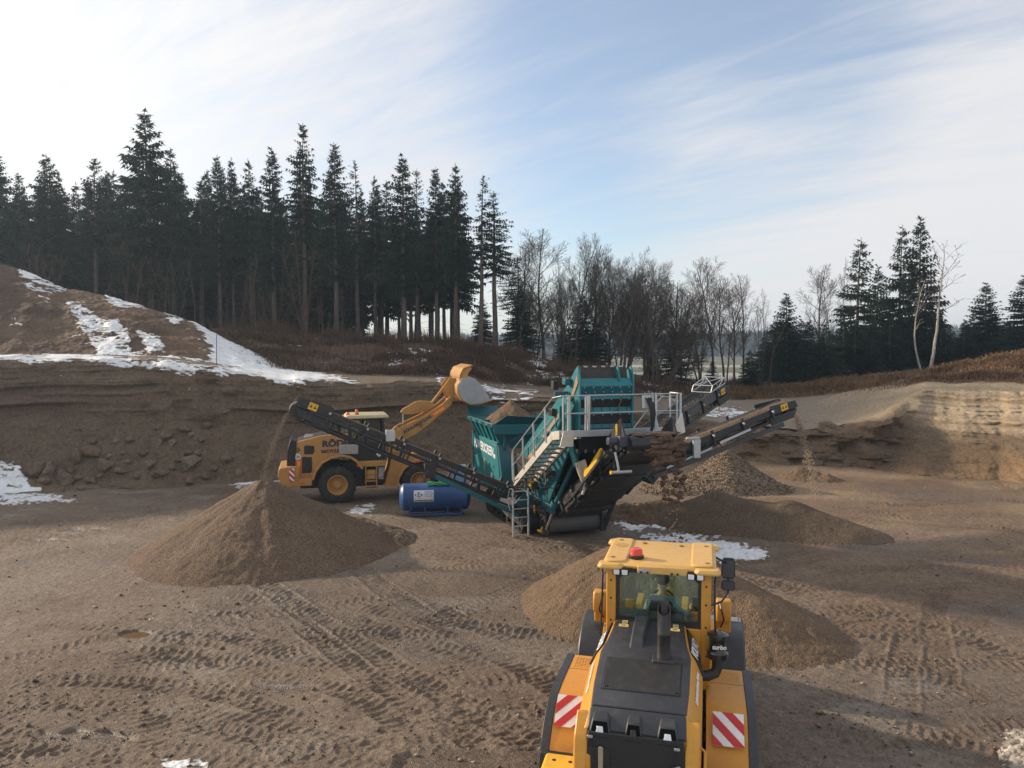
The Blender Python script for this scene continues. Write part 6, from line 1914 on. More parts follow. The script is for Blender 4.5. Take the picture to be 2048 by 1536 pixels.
MB().box(.9, 1.16, 1.16, 1.54, .95, 1.35).build('battery_box', P_OCHRE, FL, .02)
MB().box(.6, 1.0, 1.65, 1.9, .9, 1.45).box(.7, 1.05, 1.62, 1.86, 1.0, 1.12).build('hydraulic_block', P_STEEL, FL, .02)
for y, z in ((.85, 1.56), (-1.55, .93), (2.05, .68)): MB().box(1.15, 1.19, y - .1, y + .1, z - .04, z + .04).build('side_marker', P_ORANGE, FL, .008)
# lift arm
for sx in (.52, -.66):
    am = MB().prism([(2.30, 2.72), (2.62, 3.08), (3.0, 3.26), (3.7, 3.58), (4.5, 4.08), (4.88, 4.42), (5.02, 4.30), (4.93, 4.05), (4.55, 3.72), (3.95, 3.22), (3.35, 2.78), (2.85, 2.52), (2.5, 2.5)], 'x', sx, sx + .14).build('lift_arm', P_OCHRE, FL, .025)
    if sx > 0:
        text_mesh('lettering', 'RÖDE-RECYCLING', .18, P_NAVY, am, (sx + .142, 3.42, 3.22), (0, .87, .50), (0, -.50, .87), .009, squash=.92)
        a = MB().beam((sx + .143, 4.08, 3.60), (sx + .143, 4.62, 3.95), .004, .20, (0, -.5, .87)).build('reflector', P_FLUO, am)
        MB().beam((sx + .147, 4.13, 3.63), (sx + .147, 4.57, 3.92), .004, .10, (0, -.5, .87)).build('stripe', P_LIME, a)
MB().tube((-.66, 3.55, 3.18), (.66, 3.55, 3.18), .12).tube((-.66, 4.9, 4.22), (.66, 4.9, 4.22), .06).tube((-.66, 2.52, 2.8), (.66, 2.52, 2.8), .09).build('cross_tube', P_OCHRE, FL)
for x in (-.1, .14): MB().prism([(2.72, 3.72), (2.82, 3.86), (3.40, 4.18), (3.62, 4.22), (4.16, 4.16), (4.2, 4.02), (3.75, 3.72), (3.3, 3.62), (2.85, 3.62)], 'x', x, x + .07).build('tilt_lever', P_OCHRE, FL, .02)
MB().tube((-.15, 3.72, 3.95), (.26, 3.72, 3.95), .13).build('pivot_pin', P_OCHRE, FL)
MB().tube((.05, 2.84, 3.72), (.05, 2.82, 3.15), .045).build('cylinder_rod', P_CHROME, FL); MB().tube((.05, 2.82, 3.2), (.05, 2.7, 2.3), .085).build('tilt_cylinder', P_OCHRE, FL)
MB().beam((.05, 4.12, 4.08), (.05, 4.72, 4.84), .14, .12, (0, -1, 1)).build('tilt_link', P_OCHRE, FL, .02)
MB().prism([(4.62, 4.9), (4.85, 5.22), (5.15, 5.25), (5.2, 4.9), (5.05, 4.25), (4.9, 4.2), (4.75, 4.5)], 'x', -.5, -.42).prism([(4.62, 4.9), (4.85, 5.22), (5.15, 5.25), (5.2, 4.9), (5.05, 4.25), (4.9, 4.2), (4.75, 4.5)], 'x', .42, .5).build('bucket_bracket', P_OCHRE, FL, .02)
# bucket
sh = [(5.62, 5.34), (5.25, 5.26), (5.05, 4.95), (5.06, 4.6), (5.25, 4.28), (5.62, 4.08), (6.1, 4.10), (6.62, 4.26)]
shi = [(6.62, 4.29), (6.1, 4.15), (5.64, 4.14), (5.30, 4.32), (5.12, 4.62), (5.11, 4.92), (5.28, 5.2), (5.62, 5.28)]
bkf = MB().prism(sh + shi, 'x', -1.42, 1.42).build('bucket', P_OCHRE, FL, .012)
for x in (-1.44, 1.42):
    MB().prism([(5.60, 5.32), (5.27, 5.24), (5.09, 4.94), (5.10, 4.62), (5.28, 4.31), (5.63, 4.12), (6.08, 4.14), (6.50, 4.27), (6.42, 4.5), (6.05, 5.0), (5.85, 5.22)], 'x', x, x + .03).build('side_plate', paint('bare side plate', (.36, .37, .38), .45, .4, dust=.25), bkf, .006)
MB().prism([(5.2, 5.25), (5.20, 5.45), (5.34, 5.70), (5.72, 5.84), (5.78, 5.80), (5.44, 5.62), (5.30, 5.42), (5.28, 5.25)], 'x', -1.3, 1.3).build('spill_guard', P_OCHRE, bkf, .02)
for x in (-1.3, 1.27): MB().prism([(5.15, 5.15), (5.2, 5.45), (5.32, 5.68), (5.62, 5.78), (5.72, 5.66), (5.58, 5.5), (5.52, 5.3)], 'x', x, x + .03).build('guard_end', P_OCHRE, bkf, .01)
# lettering
text_mesh('lettering', 'RÖDE', .36, P_NAVY, FL, (.87, -.12, 2.50), (0, 1, .03), (0, 0, 1), .020, squash=1.16)
text_mesh('lettering', 'RECYCLING', .175, P_NAVY, FL, (.87, -.72, 2.165), (0, 1, .03), (0, 0, 1), .009, align='LEFT', squash=1.05)
dm = MB().prism([(-1.68 + .12, 2.28), (-1.68, 2.40), (-1.68 - .12 + .0, 2.28), (-1.68, 2.16)], 'x', .862, .868).build('logo', P_BLACK, FL); text_mesh('letter', 'R', .15, P_OCHRE, dm, (.871, -1.68, 2.28), (0, 1, 0), (0, 0, 1), .004)
dm = MB().prism([(1.72 + .13, 1.98), (1.72, 2.11), (1.72 - .13, 1.98), (1.72, 1.85)], 'x', .802, .808).build('logo', P_WHITE, FL); text_mesh('letter', 'R', .15, P_BLACK, dm, (.811, 1.72, 1.98), (0, 1, 0), (0, 0, 1), .004)
sg = MB().tube((.862, -1.68, 1.99), (.870, -1.68, 1.99), .125, n=28).build('speed_disc', P_WHITE, FL); text_mesh('digits', '20', .15, P_BLACK, sg, (.873, -1.68, 1.985), (0, 1, 0), (0, 0, 1), .004)
a = MB().prism([(-1.78, 1.2), (-1.56, 1.2), (-1.53, 1.84), (-1.75, 1.84)], 'x', .862, .867).build('reflector', P_FLUO, FL); MB().prism([(-1.72, 1.25), (-1.62, 1.25), (-1.59, 1.79), (-1.69, 1.79)], 'x', .868, .871).build('stripe', P_LIME, a)

# ================================================================== blue fuel tank
TK = empty('fuel_tank', (-3.06, 30.45, 0), -7.0, 'blue cylindrical fuel tank on skids in front of the far loader', 'fuel tank')
tk = MB().lathe([(-1.40, .001), (-1.395, .2), (-1.37, .36), (-1.32, .46), (-1.25, .525), (-1.24, .54), (-1.22, .535), (0, .535), (.01, .54), (.02, .535), (1.22, .535), (1.24, .54), (1.25, .525), (1.32, .46), (1.37, .36), (1.395, .2), (1.40, .001)], (0, 0, .70), (1, 0, 0), 44).build('tank', P_BLUE, TK, 0, 30)
sk = MB()
for y in (-.38, .38): sk.beam((-.98, y, .06), (1.05, y, .06), .08, .10)
for x in (-1.0, -.35, .45, 1.05):
    for y in (-.38, .38): sk.beam((x, y, .08), (x + (.08 if x < -.5 or .3 < x < .6 else -.08), y * 1.05, .42), .06, .05)
    sk.beam((x, -.38, .10), (x, .38, .10), .06, .05)
sk.build('skid_frame', P_BLUE, TK, .008)
pb = MB().box(.72, 1.22, -.25, .25, 1.16, 1.88).build('pump_cabinet', P_BLUE, TK, .02)
MB().box(.70, 1.24, -.27, .27, 1.88, 1.92).box(.80, 1.14, -.262, -.25, 1.3, 1.8).build('lid', paint('pale blue lid', (.16, .30, .46), .4, dust=.3), pb, .008)
MB().tube((.56, -.1, 1.2), (.56, -.1, 1.36), .05, n=12).tube((.56, -.1, 1.36), (.56, -.1, 1.42), .035, n=12).build('filler_cap', P_BLACK, TK)
# sign wraps the drum
vs, fs = [], []
for i in range(9):
    a = R(4 + 48 * (1 - i / 8) - 14)
    for x in (-.83, -.06): vs.append((x, -.541 * math.cos(a), .70 + .541 * math.sin(a)))
for i in range(8): fs.append((2 * i, 2 * i + 1, 2 * i + 3, 2 * i + 2))
sn = link_mesh('sign', vs, fs, P_WHITE, TK, 60)
def drum(x, deg, r=.545): a = R(deg); return Vector((x, -r * math.cos(a), .70 + r * math.sin(a)))
dv = [drum(-.82, 18), drum(-.62, 33), drum(-.42, 18), drum(-.62, 3)]
dl = MB().add([drum(-.64 - .17, 18), drum(-.64, 8.0), drum(-.64 + .17, 18), drum(-.64, 31), ], [(0, 1, 2, 3)]).build('logo', paint('logo blue', (.02, .09, .32), .5, dust=.05), sn)
text_mesh('letters', 'KR', .17, P_LET, dl, drum(-.64, 18, .553), (1, 0, 0), (0, math.sin(R(18)), math.cos(R(18))), .006)
mk = MB()
_m = random.Random(3)
for deg, x0, x1, h in ((33, -.42, -.10, .028), (28, -.42, -.10, .028), (21, -.42, -.08, .04), (14, -.42, -.12, .02), (10.5, -.42, -.10, .018)):
    x = x0
    while x < x1:
        w_ = _m.uniform(.02, .07); c = drum(x + w_ / 2, deg, .546); mk.beam(c - Vector((w_ / 2, 0, 0)), c + Vector((w_ / 2, 0, 0)), .004, h * .7); x += w_ + .014
mk.build('print_lines', paint('faded blue print', (.10, .17, .36), .6, dust=.1), sn)
mk = MB(); x = -.80
while x < -.10:
    w_ = _m.uniform(.02, .06); c = drum(x, -5, .546); mk.beam(c, c + Vector((w_, 0, 0)), .004, .045); x += w_ + .012
mk.build('bottom_print', P_BLACK, sn)
# green lifting sling on the tank
gs = MB(); M_SLING = paint('green webbing', (.02, .26, .10), .7, dust=.1)
_m = random.Random(8)
for k in range(5):
    pts = []
    for i in range(9):
        s = i / 8; x = -.30 + .92 * s + _m.uniform(-.02, .02)
        y = -.16 + .09 * k * (1 - .5 * math.sin(s * 3.1)) - .12
        z = .70 + math.sqrt(max(.01, .54 ** 2 - y * y)) + .03 + .03 * math.sin(s * 6 + k) ** 2
        pts.append((x, y, z))
    for a, b in zip(pts[:-1], pts[1:]): gs.beam(a, b, .07, .022)
go = gs.build('lifting_sling', M_SLING, None, .004)
go.location = TK.location; go.rotation_euler = TK.rotation_euler
tag(go, 'green webbing sling lying on top of the blue fuel tank', 'sling')
# ================================================================== tracked screening machine
# own frame: +x to the left in the photo, +y towards the camera
SM = empty('screening_machine', (1.87, 27.5, 0), 162.0, 'large teal tracked screening machine with stairs and long black conveyors', 'screening machine')
# tracks
for x0 in (1.02, -1.62):
    y0, y1, h = -4.7, .12, .86
    rr = h / 2
    def loop(r, n=14):
        out = []
        for i in range(n + 1):
            a = -math.pi / 2 + math.pi * i / n; out.append((y1 - rr + r * math.cos(a), rr + r * math.sin(a)))
        for i in range(n + 1):
            a = math.pi / 2 + math.pi * i / n; out.append((y0 + rr + r * math.cos(a), rr + r * math.sin(a)))
        return out
    lo, li = loop(rr - .03), loop(rr - .075)
    tk_ = MB().ring(lo, li, 'x', x0 + .02, x0 + .56)
    # pads
    per = [(Vector((0, *p))) for p in loop(rr - .02, 30)]; per.append(per[0])
    L = [0]
    for a, b in zip(per[:-1], per[1:]): L.append(L[-1] + (b - a).length)
    npad = int(L[-1] / .155)
    for k in range(npad):
        s = L[-1] * k / npad; i = max(j for j in range(len(L) - 1) if L[j] <= s); f = (s - L[i]) / max(1e-6, L[i + 1] - L[i])
        p = per[i].lerp(per[i + 1], f); d = (per[i + 1] - per[i]).normalized()
        n_ = Vector((0, d.z, -d.y))
        tk_.beam(p + Vector((x0, 0, 0)), p + Vector((x0 + .58, 0, 0)), .11, .035, n_)
        tk_.beam(p + n_ * .025 + Vector((x0, 0, 0)), p + n_ * .025 + Vector((x0 + .58, 0, 0)), .025, .03, n_)
    tr_ = tk_.build('track', P_BLKM, SM, 0, 30)
    fr_ = MB().box(x0 + .12, x0 + .46, y0 + .45, y1 - .45, .18, .62)
    fr_.box(x0 + .50, x0 + .57, y0 + .5, y1 - .5, .40, .66)
    fr_.build('track_frame', P_BLKM, tr_, .02)
    sp_ = MB()
    for y in (y0 + rr, y1 - rr): sp_.lathe([(-.2, .001), (-.2, .33), (.2, .33), (.2, .2), (.24, .15), (.24, .001)], (x0 + .29, y, rr), (1, 0, 0), 24)
    sp_.build_each('sprocket', P_BLKM, tr_, 0)
    ro_ = MB()
    for k in range(6): ro_.lathe([(-.2, .001), (-.2, .1), (.22, .1), (.22, .001)], (x0 + .29, y0 + .75 + k * .66, .16), (1, 0, 0), 16)
    ro_.build_each('track_roller', P_BLKM, tr_)
# chassis, power pack
ch = MB().box(-.95, .90, -4.6, .1, .62, .95)
for x in (-.95, .80): ch.box(x, x + .16, -6.9, 1.2, .95, 1.25)
ch.box(-.95, .95, -6.0, -5.7, .9, 1.25).box(-.95, .95, -1.0, -.7, .9, 1.25)
ch.build('chassis', P_TEALD, SM, .015)
pw = MB().box(-.9, .85, -2.9, -.5, 1.25, 2.5).build('power_pack', P_BLKM, SM, .04)
cl = MB(); _q = random.Random(11)
for i in range(46):
    x = _q.uniform(.2, 1.35); y = _q.uniform(-.6, 1.6); z = _q.uniform(.7, 1.0) + max(0, y) * .55 + _q.uniform(0, .9)
    s = _q.uniform(.05, .22); cl.box(x - s / 2, x + s / 2, y - s * .5, y + s * .5, z - s * _q.uniform(.2, .7), z + s * _q.uniform(.2, .6))
cl.build_each('valve_block', P_BLKM, SM, .008)
for i in range(26):
    pass
hs_ = MB()
for i in range(30):
    x = _q.uniform(.1, 1.5); y = _q.uniform(-.4, 1.7); z = _q.uniform(.7, 2.6)
    p = Vector((x, y, z)); pts = [p]
    d = Vector((_q.uniform(-.5, .5), _q.uniform(-.5, .5), _q.uniform(-1, .4)))
    for k in range(5):
        d = (d + Vector((_q.gauss(0, .4), _q.gauss(0, .4), _q.gauss(0, .3)))).normalized(); p = p + d * _q.uniform(.1, .22); p = Vector((p.x, p.y, max(.5, p.z))); pts.append(p)
    hs_.path(pts, _q.uniform(.012, .024), 6)
hs_.build_each('hydraulic_hose', P_HOSE, SM)
# tall body shields left and right under the platform
MB().prism([(-.5, 1.0), (.6, .9), (1.8, 2.3), (2.9, 3.5), (2.9, 3.9), (-.2, 3.4)], 'x', .88, .95).build('side_shield', P_TEALD, SM, .01)
MB().prism([(-.5, 1.0), (.6, .9), (1.8, 2.3), (2.9, 3.5), (2.9, 3.9), (-.2, 3.4)], 'x', -1.25, -1.18).build('side_shield', P_TEALD, SM, .01)
MB().hexa([(-1.15, .5, 1.3), (.85, .5, 1.3), (.85, .45, 1.3), (-1.15, .45, 1.3)][::-1], [(-1.15, 3.0, 3.95), (.85, 3.0, 3.95), (.85, 2.9, 3.95), (-1.15, 2.9, 3.95)][::-1]).build('rubber_skirt', P_BLACK, SM)
MB().hexa([(-1.15, 3.12, 3.3), (.75, 3.12, 3.3), (.75, 3.06, 3.3), (-1.15, 3.06, 3.3)], [(-1.15, 3.12, 4.02), (.75, 3.12, 4.02), (.75, 3.06, 4.02), (-1.15, 3.06, 4.02)]).build('rubber_curtain', P_BLACK, SM)
bt_ = MB()
for k in range(7): bt_.box(.86 - k * .30, .80 - k * .30, 3.12, 3.135, 3.3 - .02 * k, 3.42 - .02 * k)
bt_.build_each('curtain_clamp', P_STEEL, SM)
# ---- feed hopper
def frust(x0, x1, y0, y1, z): return [(x0, y0, z), (x1, y0, z), (x1, y1, z), (x0, y1, z)]
bo_, to_ = frust(-1.15, 1.30, -6.9, -3.7, 2.75), frust(-1.55, 1.62, -7.25, -3.35, 3.54)
bi_, ti_ = frust(-1.08, 1.23, -6.83, -3.77, 2.75), frust(-1.48, 1.55, -7.18, -3.42, 3.54)
hm_ = MB(); b = bo_ + to_ + bi_ + ti_; fs = []
for i in range(4):
    j = (i + 1) % 4
    fs += [(i, j, 4 + j, 4 + i), (8 + j, 8 + i, 12 + i, 12 + j), (4 + i, 4 + j, 12 + j, 12 + i), (j, i, 8 + i, 8 + j)]
hm_.add(b, fs)
ho = hm_.build('hopper', P_TEAL, SM, .01)
rb_ = MB()
for k in range(5):
    f = (k + .5) / 5; y0_, y1_ = -6.8 + 3.05 * f, -7.1 + 3.6 * f
    rb_.hexa([(1.30, y0_ - .05, 2.78), (1.38, y0_ - .05, 2.78), (1.38, y0_ + .05, 2.78), (1.30, y0_ + .05, 2.78)], [(1.60, y1_ - .05, 3.46), (1.68, y1_ - .05, 3.46), (1.68, y1_ + .05, 3.46), (1.60, y1_ + .05, 3.46)])
rb_.build_each('hopper_rib', P_TEAL, ho, .006)
ri_ = MB().beam((1.66, -7.3, 3.54), (1.66, -3.3, 3.54), .12, .14).beam((-1.58, -7.3, 3.54), (-1.58, -3.3, 3.54), .12, .14).beam((1.7, -3.35, 3.54), (-1.6, -3.35, 3.54), .12, .14).beam((1.36, -6.95, 2.78), (1.36, -3.65, 2.78), .1, .1)
ri_.build('hopper_rim', P_TEAL, ho, .01)
sl_ = MB()
for k in range(4): sl_.box(1.718, 1.73, -6.75 + k * .95, -6.25 + k * .95, 3.50, 3.59)
sl_.build_each('rim_slot', P_BLACK, ho)
# folding extension flaps
MB().hexa([(1.60, -7.28, 3.58), (-.2, -7.28, 3.58), (-.2, -7.22, 3.58), (1.60, -7.22, 3.58)], [(1.62, -7.6, 4.0), (.2, -7.6, 3.95), (.2, -7.54, 3.95), (1.62, -7.54, 4.0)]).build('hopper_flap', P_TEALD, ho, .01)
MB().hexa([(1.66, -3.36, 3.58), (-1.55, -3.36, 3.52), (-1.55, -3.30, 3.52), (1.66, -3.30, 3.58)], [(1.20, -3.05, 3.96), (-1.55, -3.05, 3.72), (-1.55, -2.99, 3.72), (1.20, -2.99, 3.96)]).build('hopper_flap', P_TEALD, ho, .01)
MB().hexa([(1.62, -3.30, 3.2), (-1.5, -3.30, 3.1), (-1.5, -3.24, 3.1), (1.62, -3.24, 3.2)], [(1.66, -3.32, 3.52), (-1.55, -3.32, 3.50), (-1.55, -3.26, 3.50), (1.66, -3.26, 3.52)]).build('hopper_front_beam', P_TEALD, ho, .01)
MB().prism([(1.30, 2.75), (1.6, 3.3), (.3, 3.2), (.1, 2.6)], 'y', -3.62, -3.55).beam((.9, -3.5, 2.9), (.1, -3.3, 3.3), .1, .1).beam((1.2, -3.4, 3.3), (1.15, -3.4, 2.55), .1, .08).beam((.9, -3.45, 2.65), (-.6, -3.45, 2.65), .1, .1).build('hopper_brace', P_TEALD, ho, .01)
# left guard panel with lettering
gp_ = MB().prism([(-7.05, .95), (-3.05, .80), (-3.25, 1.7), (-3.60, 2.72), (-7.1, 2.86)], 'x', 1.40, 1.45).build('guard_panel', P_TEAL, SM, .012)
MB().box(1.36, 1.48, -7.2, -7.06, .6, 2.95).build('corner_post', P_TEALD, gp_, .01)
MB().prism([(-3.05, .80), (-3.25, 1.7), (-3.60, 2.72), (-3.5, 2.75), (-3.0, 1.7), (-2.85, .8)], 'x', .95, 1.42).build('panel_side', P_TEALD, gp_, .01)
text_mesh('lettering', 'POWERSCREEN', .50, P_LET, gp_, (1.455, -5.42, 2.42), (0, 1, -.035), (0, 0, 1), .012, squash=.82)
MB().box(1.452, 1.46, -3.95, -3.72, 2.18, 2.34).build('small_sign', P_WHITE, gp_); MB().box(1.452, 1.458, -4.35, -4.15, 1.25, 1.55).build('notice', P_WHITE, gp_); MB().box(1.452, 1.458, -5.35, -5.28, 1.5, 2.0).build('yellow_marker', P_YELC, gp_); MB().box(1.485, 1.49, -7.2, -7.14, 1.6, 2.1).build('yellow_marker', P_YELC, gp_)
bl_ = MB()
for k in range(6): bl_.tube((1.45, -6.7 + k * .55, 1.98 - .03 * k), (1.47, -6.7 + k * .55, 1.98 - .03 * k), .04, n=8)
bl_.build_each('panel_bolt', P_BLACK, gp_)
for x, y in ((1.3, -6.8), (-1.2, -6.8), (-1.2, -3.7), (1.2, -3.7)): MB().beam((x, y, .4 if x > 0 else .9), (x, y, 2.8), .13, .13).build('leg', P_TEALD, SM, .008)
MB().beam((1.52, -7.2, 0), (1.52, -7.2, 1.2), .08, .08).build('leg', P_GALV, SM, .006)
# heap of material in the hopper: rests in it, so it is a thing of its own
hh_ = MB(); n1_, n2_ = 40, 40; _h = []
for i in range(n2_ + 1):
    for j in range(n1_ + 1):
        x = -1.25 + 2.6 * j / n1_; y = -6.95 + 3.3 * i / n2_
        d = math.hypot((x - .35) / 1.45, (y + 5.2) / 1.75)
        _h.append((x, y, 3.05 + 1.35 * max(0, 1 - d) ** .8))
_hv = np.array(_h); _hv[:, 2] += .10 * fbm(_hv[:, 0] * 3, _hv[:, 1] * 3, 4, 400) + .05 * fbm(_hv[:, 0] * 9, _hv[:, 1] * 9, 2, 404)
ho2 = np_mesh('soil_load', _hv, grid_faces(n2_ + 1, n1_ + 1), M_SAND)
ho2.location = SM.location; ho2.rotation_euler = SM.rotation_euler
tag(ho2, 'mound of brown soil and gravel heaped in the teal hopper', 'soil load')

# ---- conveyors
def conveyor(name, P, Q, w, h=.28, frame=P_BLKM, belt=P_BELT, load=None, cover=None, roll=6, rail=None, guard=.9, sticker=True, side=-1, return_gap=.34, sideboard=0.0):
    P, Q = Vector(P), Vector(Q); d = (Q - P).normalized(); sd = Vector((d.y, -d.x, 0)).normalized(); up = sd.cross(d).normalized()
    if up.z < 0: up = -up
    L = (Q - P).length
    f = MB()
    for s in (-1, 1):
        f.beam(P + sd * (s * w / 2), Q + sd * (s * w / 2), .07, h, up)
        f.beam(P + sd * (s * w / 2) - up * return_gap, Q - d * .3 + sd * (s * w / 2) - up * return_gap, .06, .10, up)
        n = max(3, int(L / .9))
        for k in range(n + 1):
            a = P + d * (L * .96 * k / n) + sd * (s * w / 2)
            f.beam(a - up * return_gap, a - up * (h * .3), .05, .06, d)
    for k in range(int(L / 1.2) + 1):
        a = P + d * (1.2 * k); f.beam(a - sd * w / 2 - up * .1, a + sd * w / 2 - up * .1, .06, .06, up)
    fo = f.build(name, frame, SM, .006)
    b = MB(); zt = h * .5 + .02
    nb = 10
    for off, th in ((zt - .12, .02), (-return_gap - .05, .02)):
        ring0, ring1 = [], []
        for k in range(7):
            u = -1 + 2 * k / 6; lift = (.10 * abs(u) if off > 0 else 0)
            ring0.append(P + sd * (u * (w / 2 - .05)) + up * (off + lift)); ring1.append(Q + sd * (u * (w / 2 - .05)) + up * (off + lift))
        bot0 = [p - up * th for p in ring0][::-1]; bot1 = [p - up * th for p in ring1][::-1]
        b.loft([ring0 + bot0, ring1 + bot1])
    for E in (P, Q):
        b.tube(E - sd * (w / 2 - .05) + up * (-(return_gap - zt + .1) / 2 - .02), E + sd * (w / 2 - .05) + up * (-(return_gap - zt + .1) / 2 - .02), (return_gap + zt - .06) / 2, n=20)
    b.build('belt', belt, fo, 0, 45)
    if load:
        l = MB(); n = int(L / .15); _z = random.Random(hash(name) % 99)
        vs, fs = [], []
        for i in range(n + 1):
            p = P + d * (L * i / n)
            for k in range(5):
                u = -1 + k / 2; vs.append(tuple(p + sd * (u * w * .34) + up * (zt - .10 + .09 * (1 - u * u) + _z.uniform(-.015, .02))))
        for i in range(n):
            for k in range(4): fs.append((i * 5 + k, i * 5 + k + 1, i * 5 + k + 6, i * 5 + k + 5))
        l.add(vs, fs); l.build('belt_load', load, fo, 0, 80)
    if sideboard:
        sb_ = MB()
        for s in (-1, 1): sb_.beam(P + sd * (s * w / 2) + up * (h / 2 + sideboard / 2), Q + sd * (s * w / 2) + up * (h / 2 + sideboard / 2), .02, sideboard, up)
        sb_.build('side_board', cover or frame, fo, .004)
    r = MB()
    for k in range(roll):
        a = P + d * (L * (k + .6) / (roll + .3))
        for s in (-1, 1):
            r.beam(a + sd * (s * (w / 2 + .06)) - up * .30, a + sd * (s * (w / 2 + .06)) + up * .24, .09, .09, d)
    r.build_each('roller_bracket', P_BLKM, fo, .008)
    rb = MB()
    for k in range(roll):
        a = P + d * (L * (k + .6) / (roll + .3))
        for s in (-1, 1): rb.tube(a + sd * (s * (w / 2 + .10)) + up * .05, a + sd * (s * (w / 2 + .15)) + up * .05, .045, n=10)
    rb.build_each('roller_end', P_STEEL, fo)
    if guard:
        g = MB()
        for s in (-1, 1):
            c = Q + sd * (s * (w / 2 + .05))
            for aa, bb in ((.16, .10),):
                q0 = c - d * guard; q1 = c + d * .22
                g.hexa([tuple(q0 - up * .10 + sd * (-.025)), tuple(q1 - up * .14 + sd * (-.025)), tuple(q1 - up * .14 + sd * .025), tuple(q0 - up * .10 + sd * .025)],
                       [tuple(q0 + up * .26 + sd * (-.025)), tuple(q1 + up * .12 - d * .05 + sd * (-.025)), tuple(q1 + up * .12 - d * .05 + sd * .025), tuple(q0 + up * .26 + sd * .025)])
                g.hexa([tuple(c - d * guard * 1.1 - up * .46 + sd * (-.03)), tuple(c - d * .1 - up * .46 + sd * (-.03)), tuple(c - d * .1 - up * .46 + sd * .03), tuple(c - d * guard * 1.1 - up * .46 + sd * .03)],
                       [tuple(c - d * guard * 1.1 - up * .16 + sd * (-.03)), tuple(c + d * .16 - up * .2 + sd * (-.03)), tuple(c + d * .16 - up * .2 + sd * .03), tuple(c - d * guard * 1.1 - up * .16 + sd * .03)])
        go_ = g.build('head_guard', P_BLKM, fo, .01)
        if sticker:
            c = Q + sd * (side * (w / 2 + .082)) - d * .36 + up * .04
            sk_ = MB().beam(c - d * .15, c + d * .15, .006, .24, up).build('warning_sticker', P_YELC, fo)
            mk_ = MB()
            for u in (-.07, .07):
                mk_.beam(c + d * (u - .04) + sd * side * .005 - up * .02, c + d * (u + .04) + sd * side * .005 - up * .02, .004, .05, up); mk_.beam(c + d * u + sd * side * .005 + up * .04, c + d * (u + .015) + sd * side * .005 + up * .04, .004, .07, up)
            mk_.build('pictogram', P_BLACK, sk_)
    return fo, d, sd, up


# feed conveyor up to the screen
P0, Q0 = Vector((.08, -3.7, 1.25)), Vector((.08, 2.9, 5.15))
dd = (Q0 - P0).normalized()
fe = MB()
for x in (.76, -.62):
    fe.prism([(-3.6, 1.45), (-3.4, 2.05), (2.2, 5.40), (3.05, 6.05), (3.18, 5.6), (2.7, 5.0), (-2.9, 1.42)], 'x', x - .03, x + .03)
fo = fe.build('feed_conveyor', P_TEAL, SM, .012)
MB().hexa([(-.60, -3.1, 1.28), (.72, -3.1, 1.28), (.72, -3.1, 1.33), (-.6, -3.1, 1.33)], [(-.60, 2.9, 4.82), (.72, 2.9, 4.82), (.72, 2.9, 4.87), (-.60, 2.9, 4.87)]).build('belt', P_BELTSAND, fo)
MB().hexa([(-.60, -3.3, 1.6), (.72, -3.3, 1.6), (.72, -3.3, 1.65), (-.6, -3.3, 1.65)], [(-.60, 2.8, 5.2), (.72, 2.8, 5.2), (.72, 2.8, 5.25), (-.60, 2.8, 5.25)]).build('belt_carry', P_BELT, fo)
MB().prism([(-2.9, 1.46), (-3.0, 1.70), (2.6, 5.12), (3.05, 5.78), (3.12, 5.5), (2.7, 5.02)], 'x', .792, .806).build('sand_strip', P_BELTSAND, fo)
rr_ = MB()
for k in range(6):
    y = -2.6 + k * .95; z = 1.45 + (y + 3.1) * .595; rr_.beam((.79, y, z - .1), (.79, y + .02, z + .55), .05, .08, (0, 1, 0))
rr_.tube((.78, .55, 3.62), (.95, .55, 3.62), .09).build('stiffeners', P_TEALD, fo, .008)
MB().box(.80, .96, .9, 1.25, 4.3, 4.55).build('gearbox', P_BLACK, fo, .02)
MB().box(.82, 1.0, 1.25, 1.5, 5.2, 5.5).path([(.95, 1.4, 5.5), (1.0, 1.32, 5.62), (.9, 1.25, 5.7)], .02, 6).build('drive_motor', P_BLKM, fo, .03)

# ---- screen box
sbx = MB()
for x in (.745, -1.10):
    sbx.prism([(-.3, 3.8), (.2, 3.55), (2.2, 3.75), (3.14, 4.0), (3.20, 5.68), (3.02, 6.03), (2.8, 5.92), (2.2, 5.36), (.2, 4.25)], 'x', x - .03, x + .03)
sbo = sbx.build('screen_box', P_TEAL, SM, .012)
MB().prism([(.2, 3.75), (.5, 3.7), (3.0, 3.95), (2.9, 4.05)], 'x', -1.05, .70).box(-1.05, .70, .6, 2.9, 4.2, 4.26).box(-1.05, .70, 1.7, 2.9, 4.9, 4.96).build('screen_decks', P_BLKM, sbo)
def band(z0, z1, y0, y1, mat, nm, x0=-1.065, x1=.715, bev=.006):
    """strip across the front, upper edge at y1, lower edge at y0"""
    return MB().hexa([(x0, y0, z0), (x1, y0, z0), (x1, y0 - .04, z0), (x0, y0 - .04, z0)][::-1], [(x0, y1, z1), (x1, y1, z1), (x1, y1 - .04, z1), (x0, y1 - .04, z1)][::-1]).build(nm, mat, sbo, bev)
band(5.40, 5.64, 3.22, 3.08, P_TEAL, 'top_plate')
band(5.16, 5.395, 3.10, 3.19, P_TEALD, 'upper_plate')
band(4.985, 5.15, 3.18, 3.06, P_TEAL, 'shelf')
band(4.72, 4.98, 3.06, 3.12, P_BLACK, 'rubber_flap')
band(4.505, 4.715, 3.17, 3.06, P_TEAL, 'shelf')
band(4.19, 4.50, 3.05, 3.12, P_BLACK, 'rubber_flap')
band(4.05, 4.185, 3.16, 3.10, P_TEALD, 'lower_shelf')
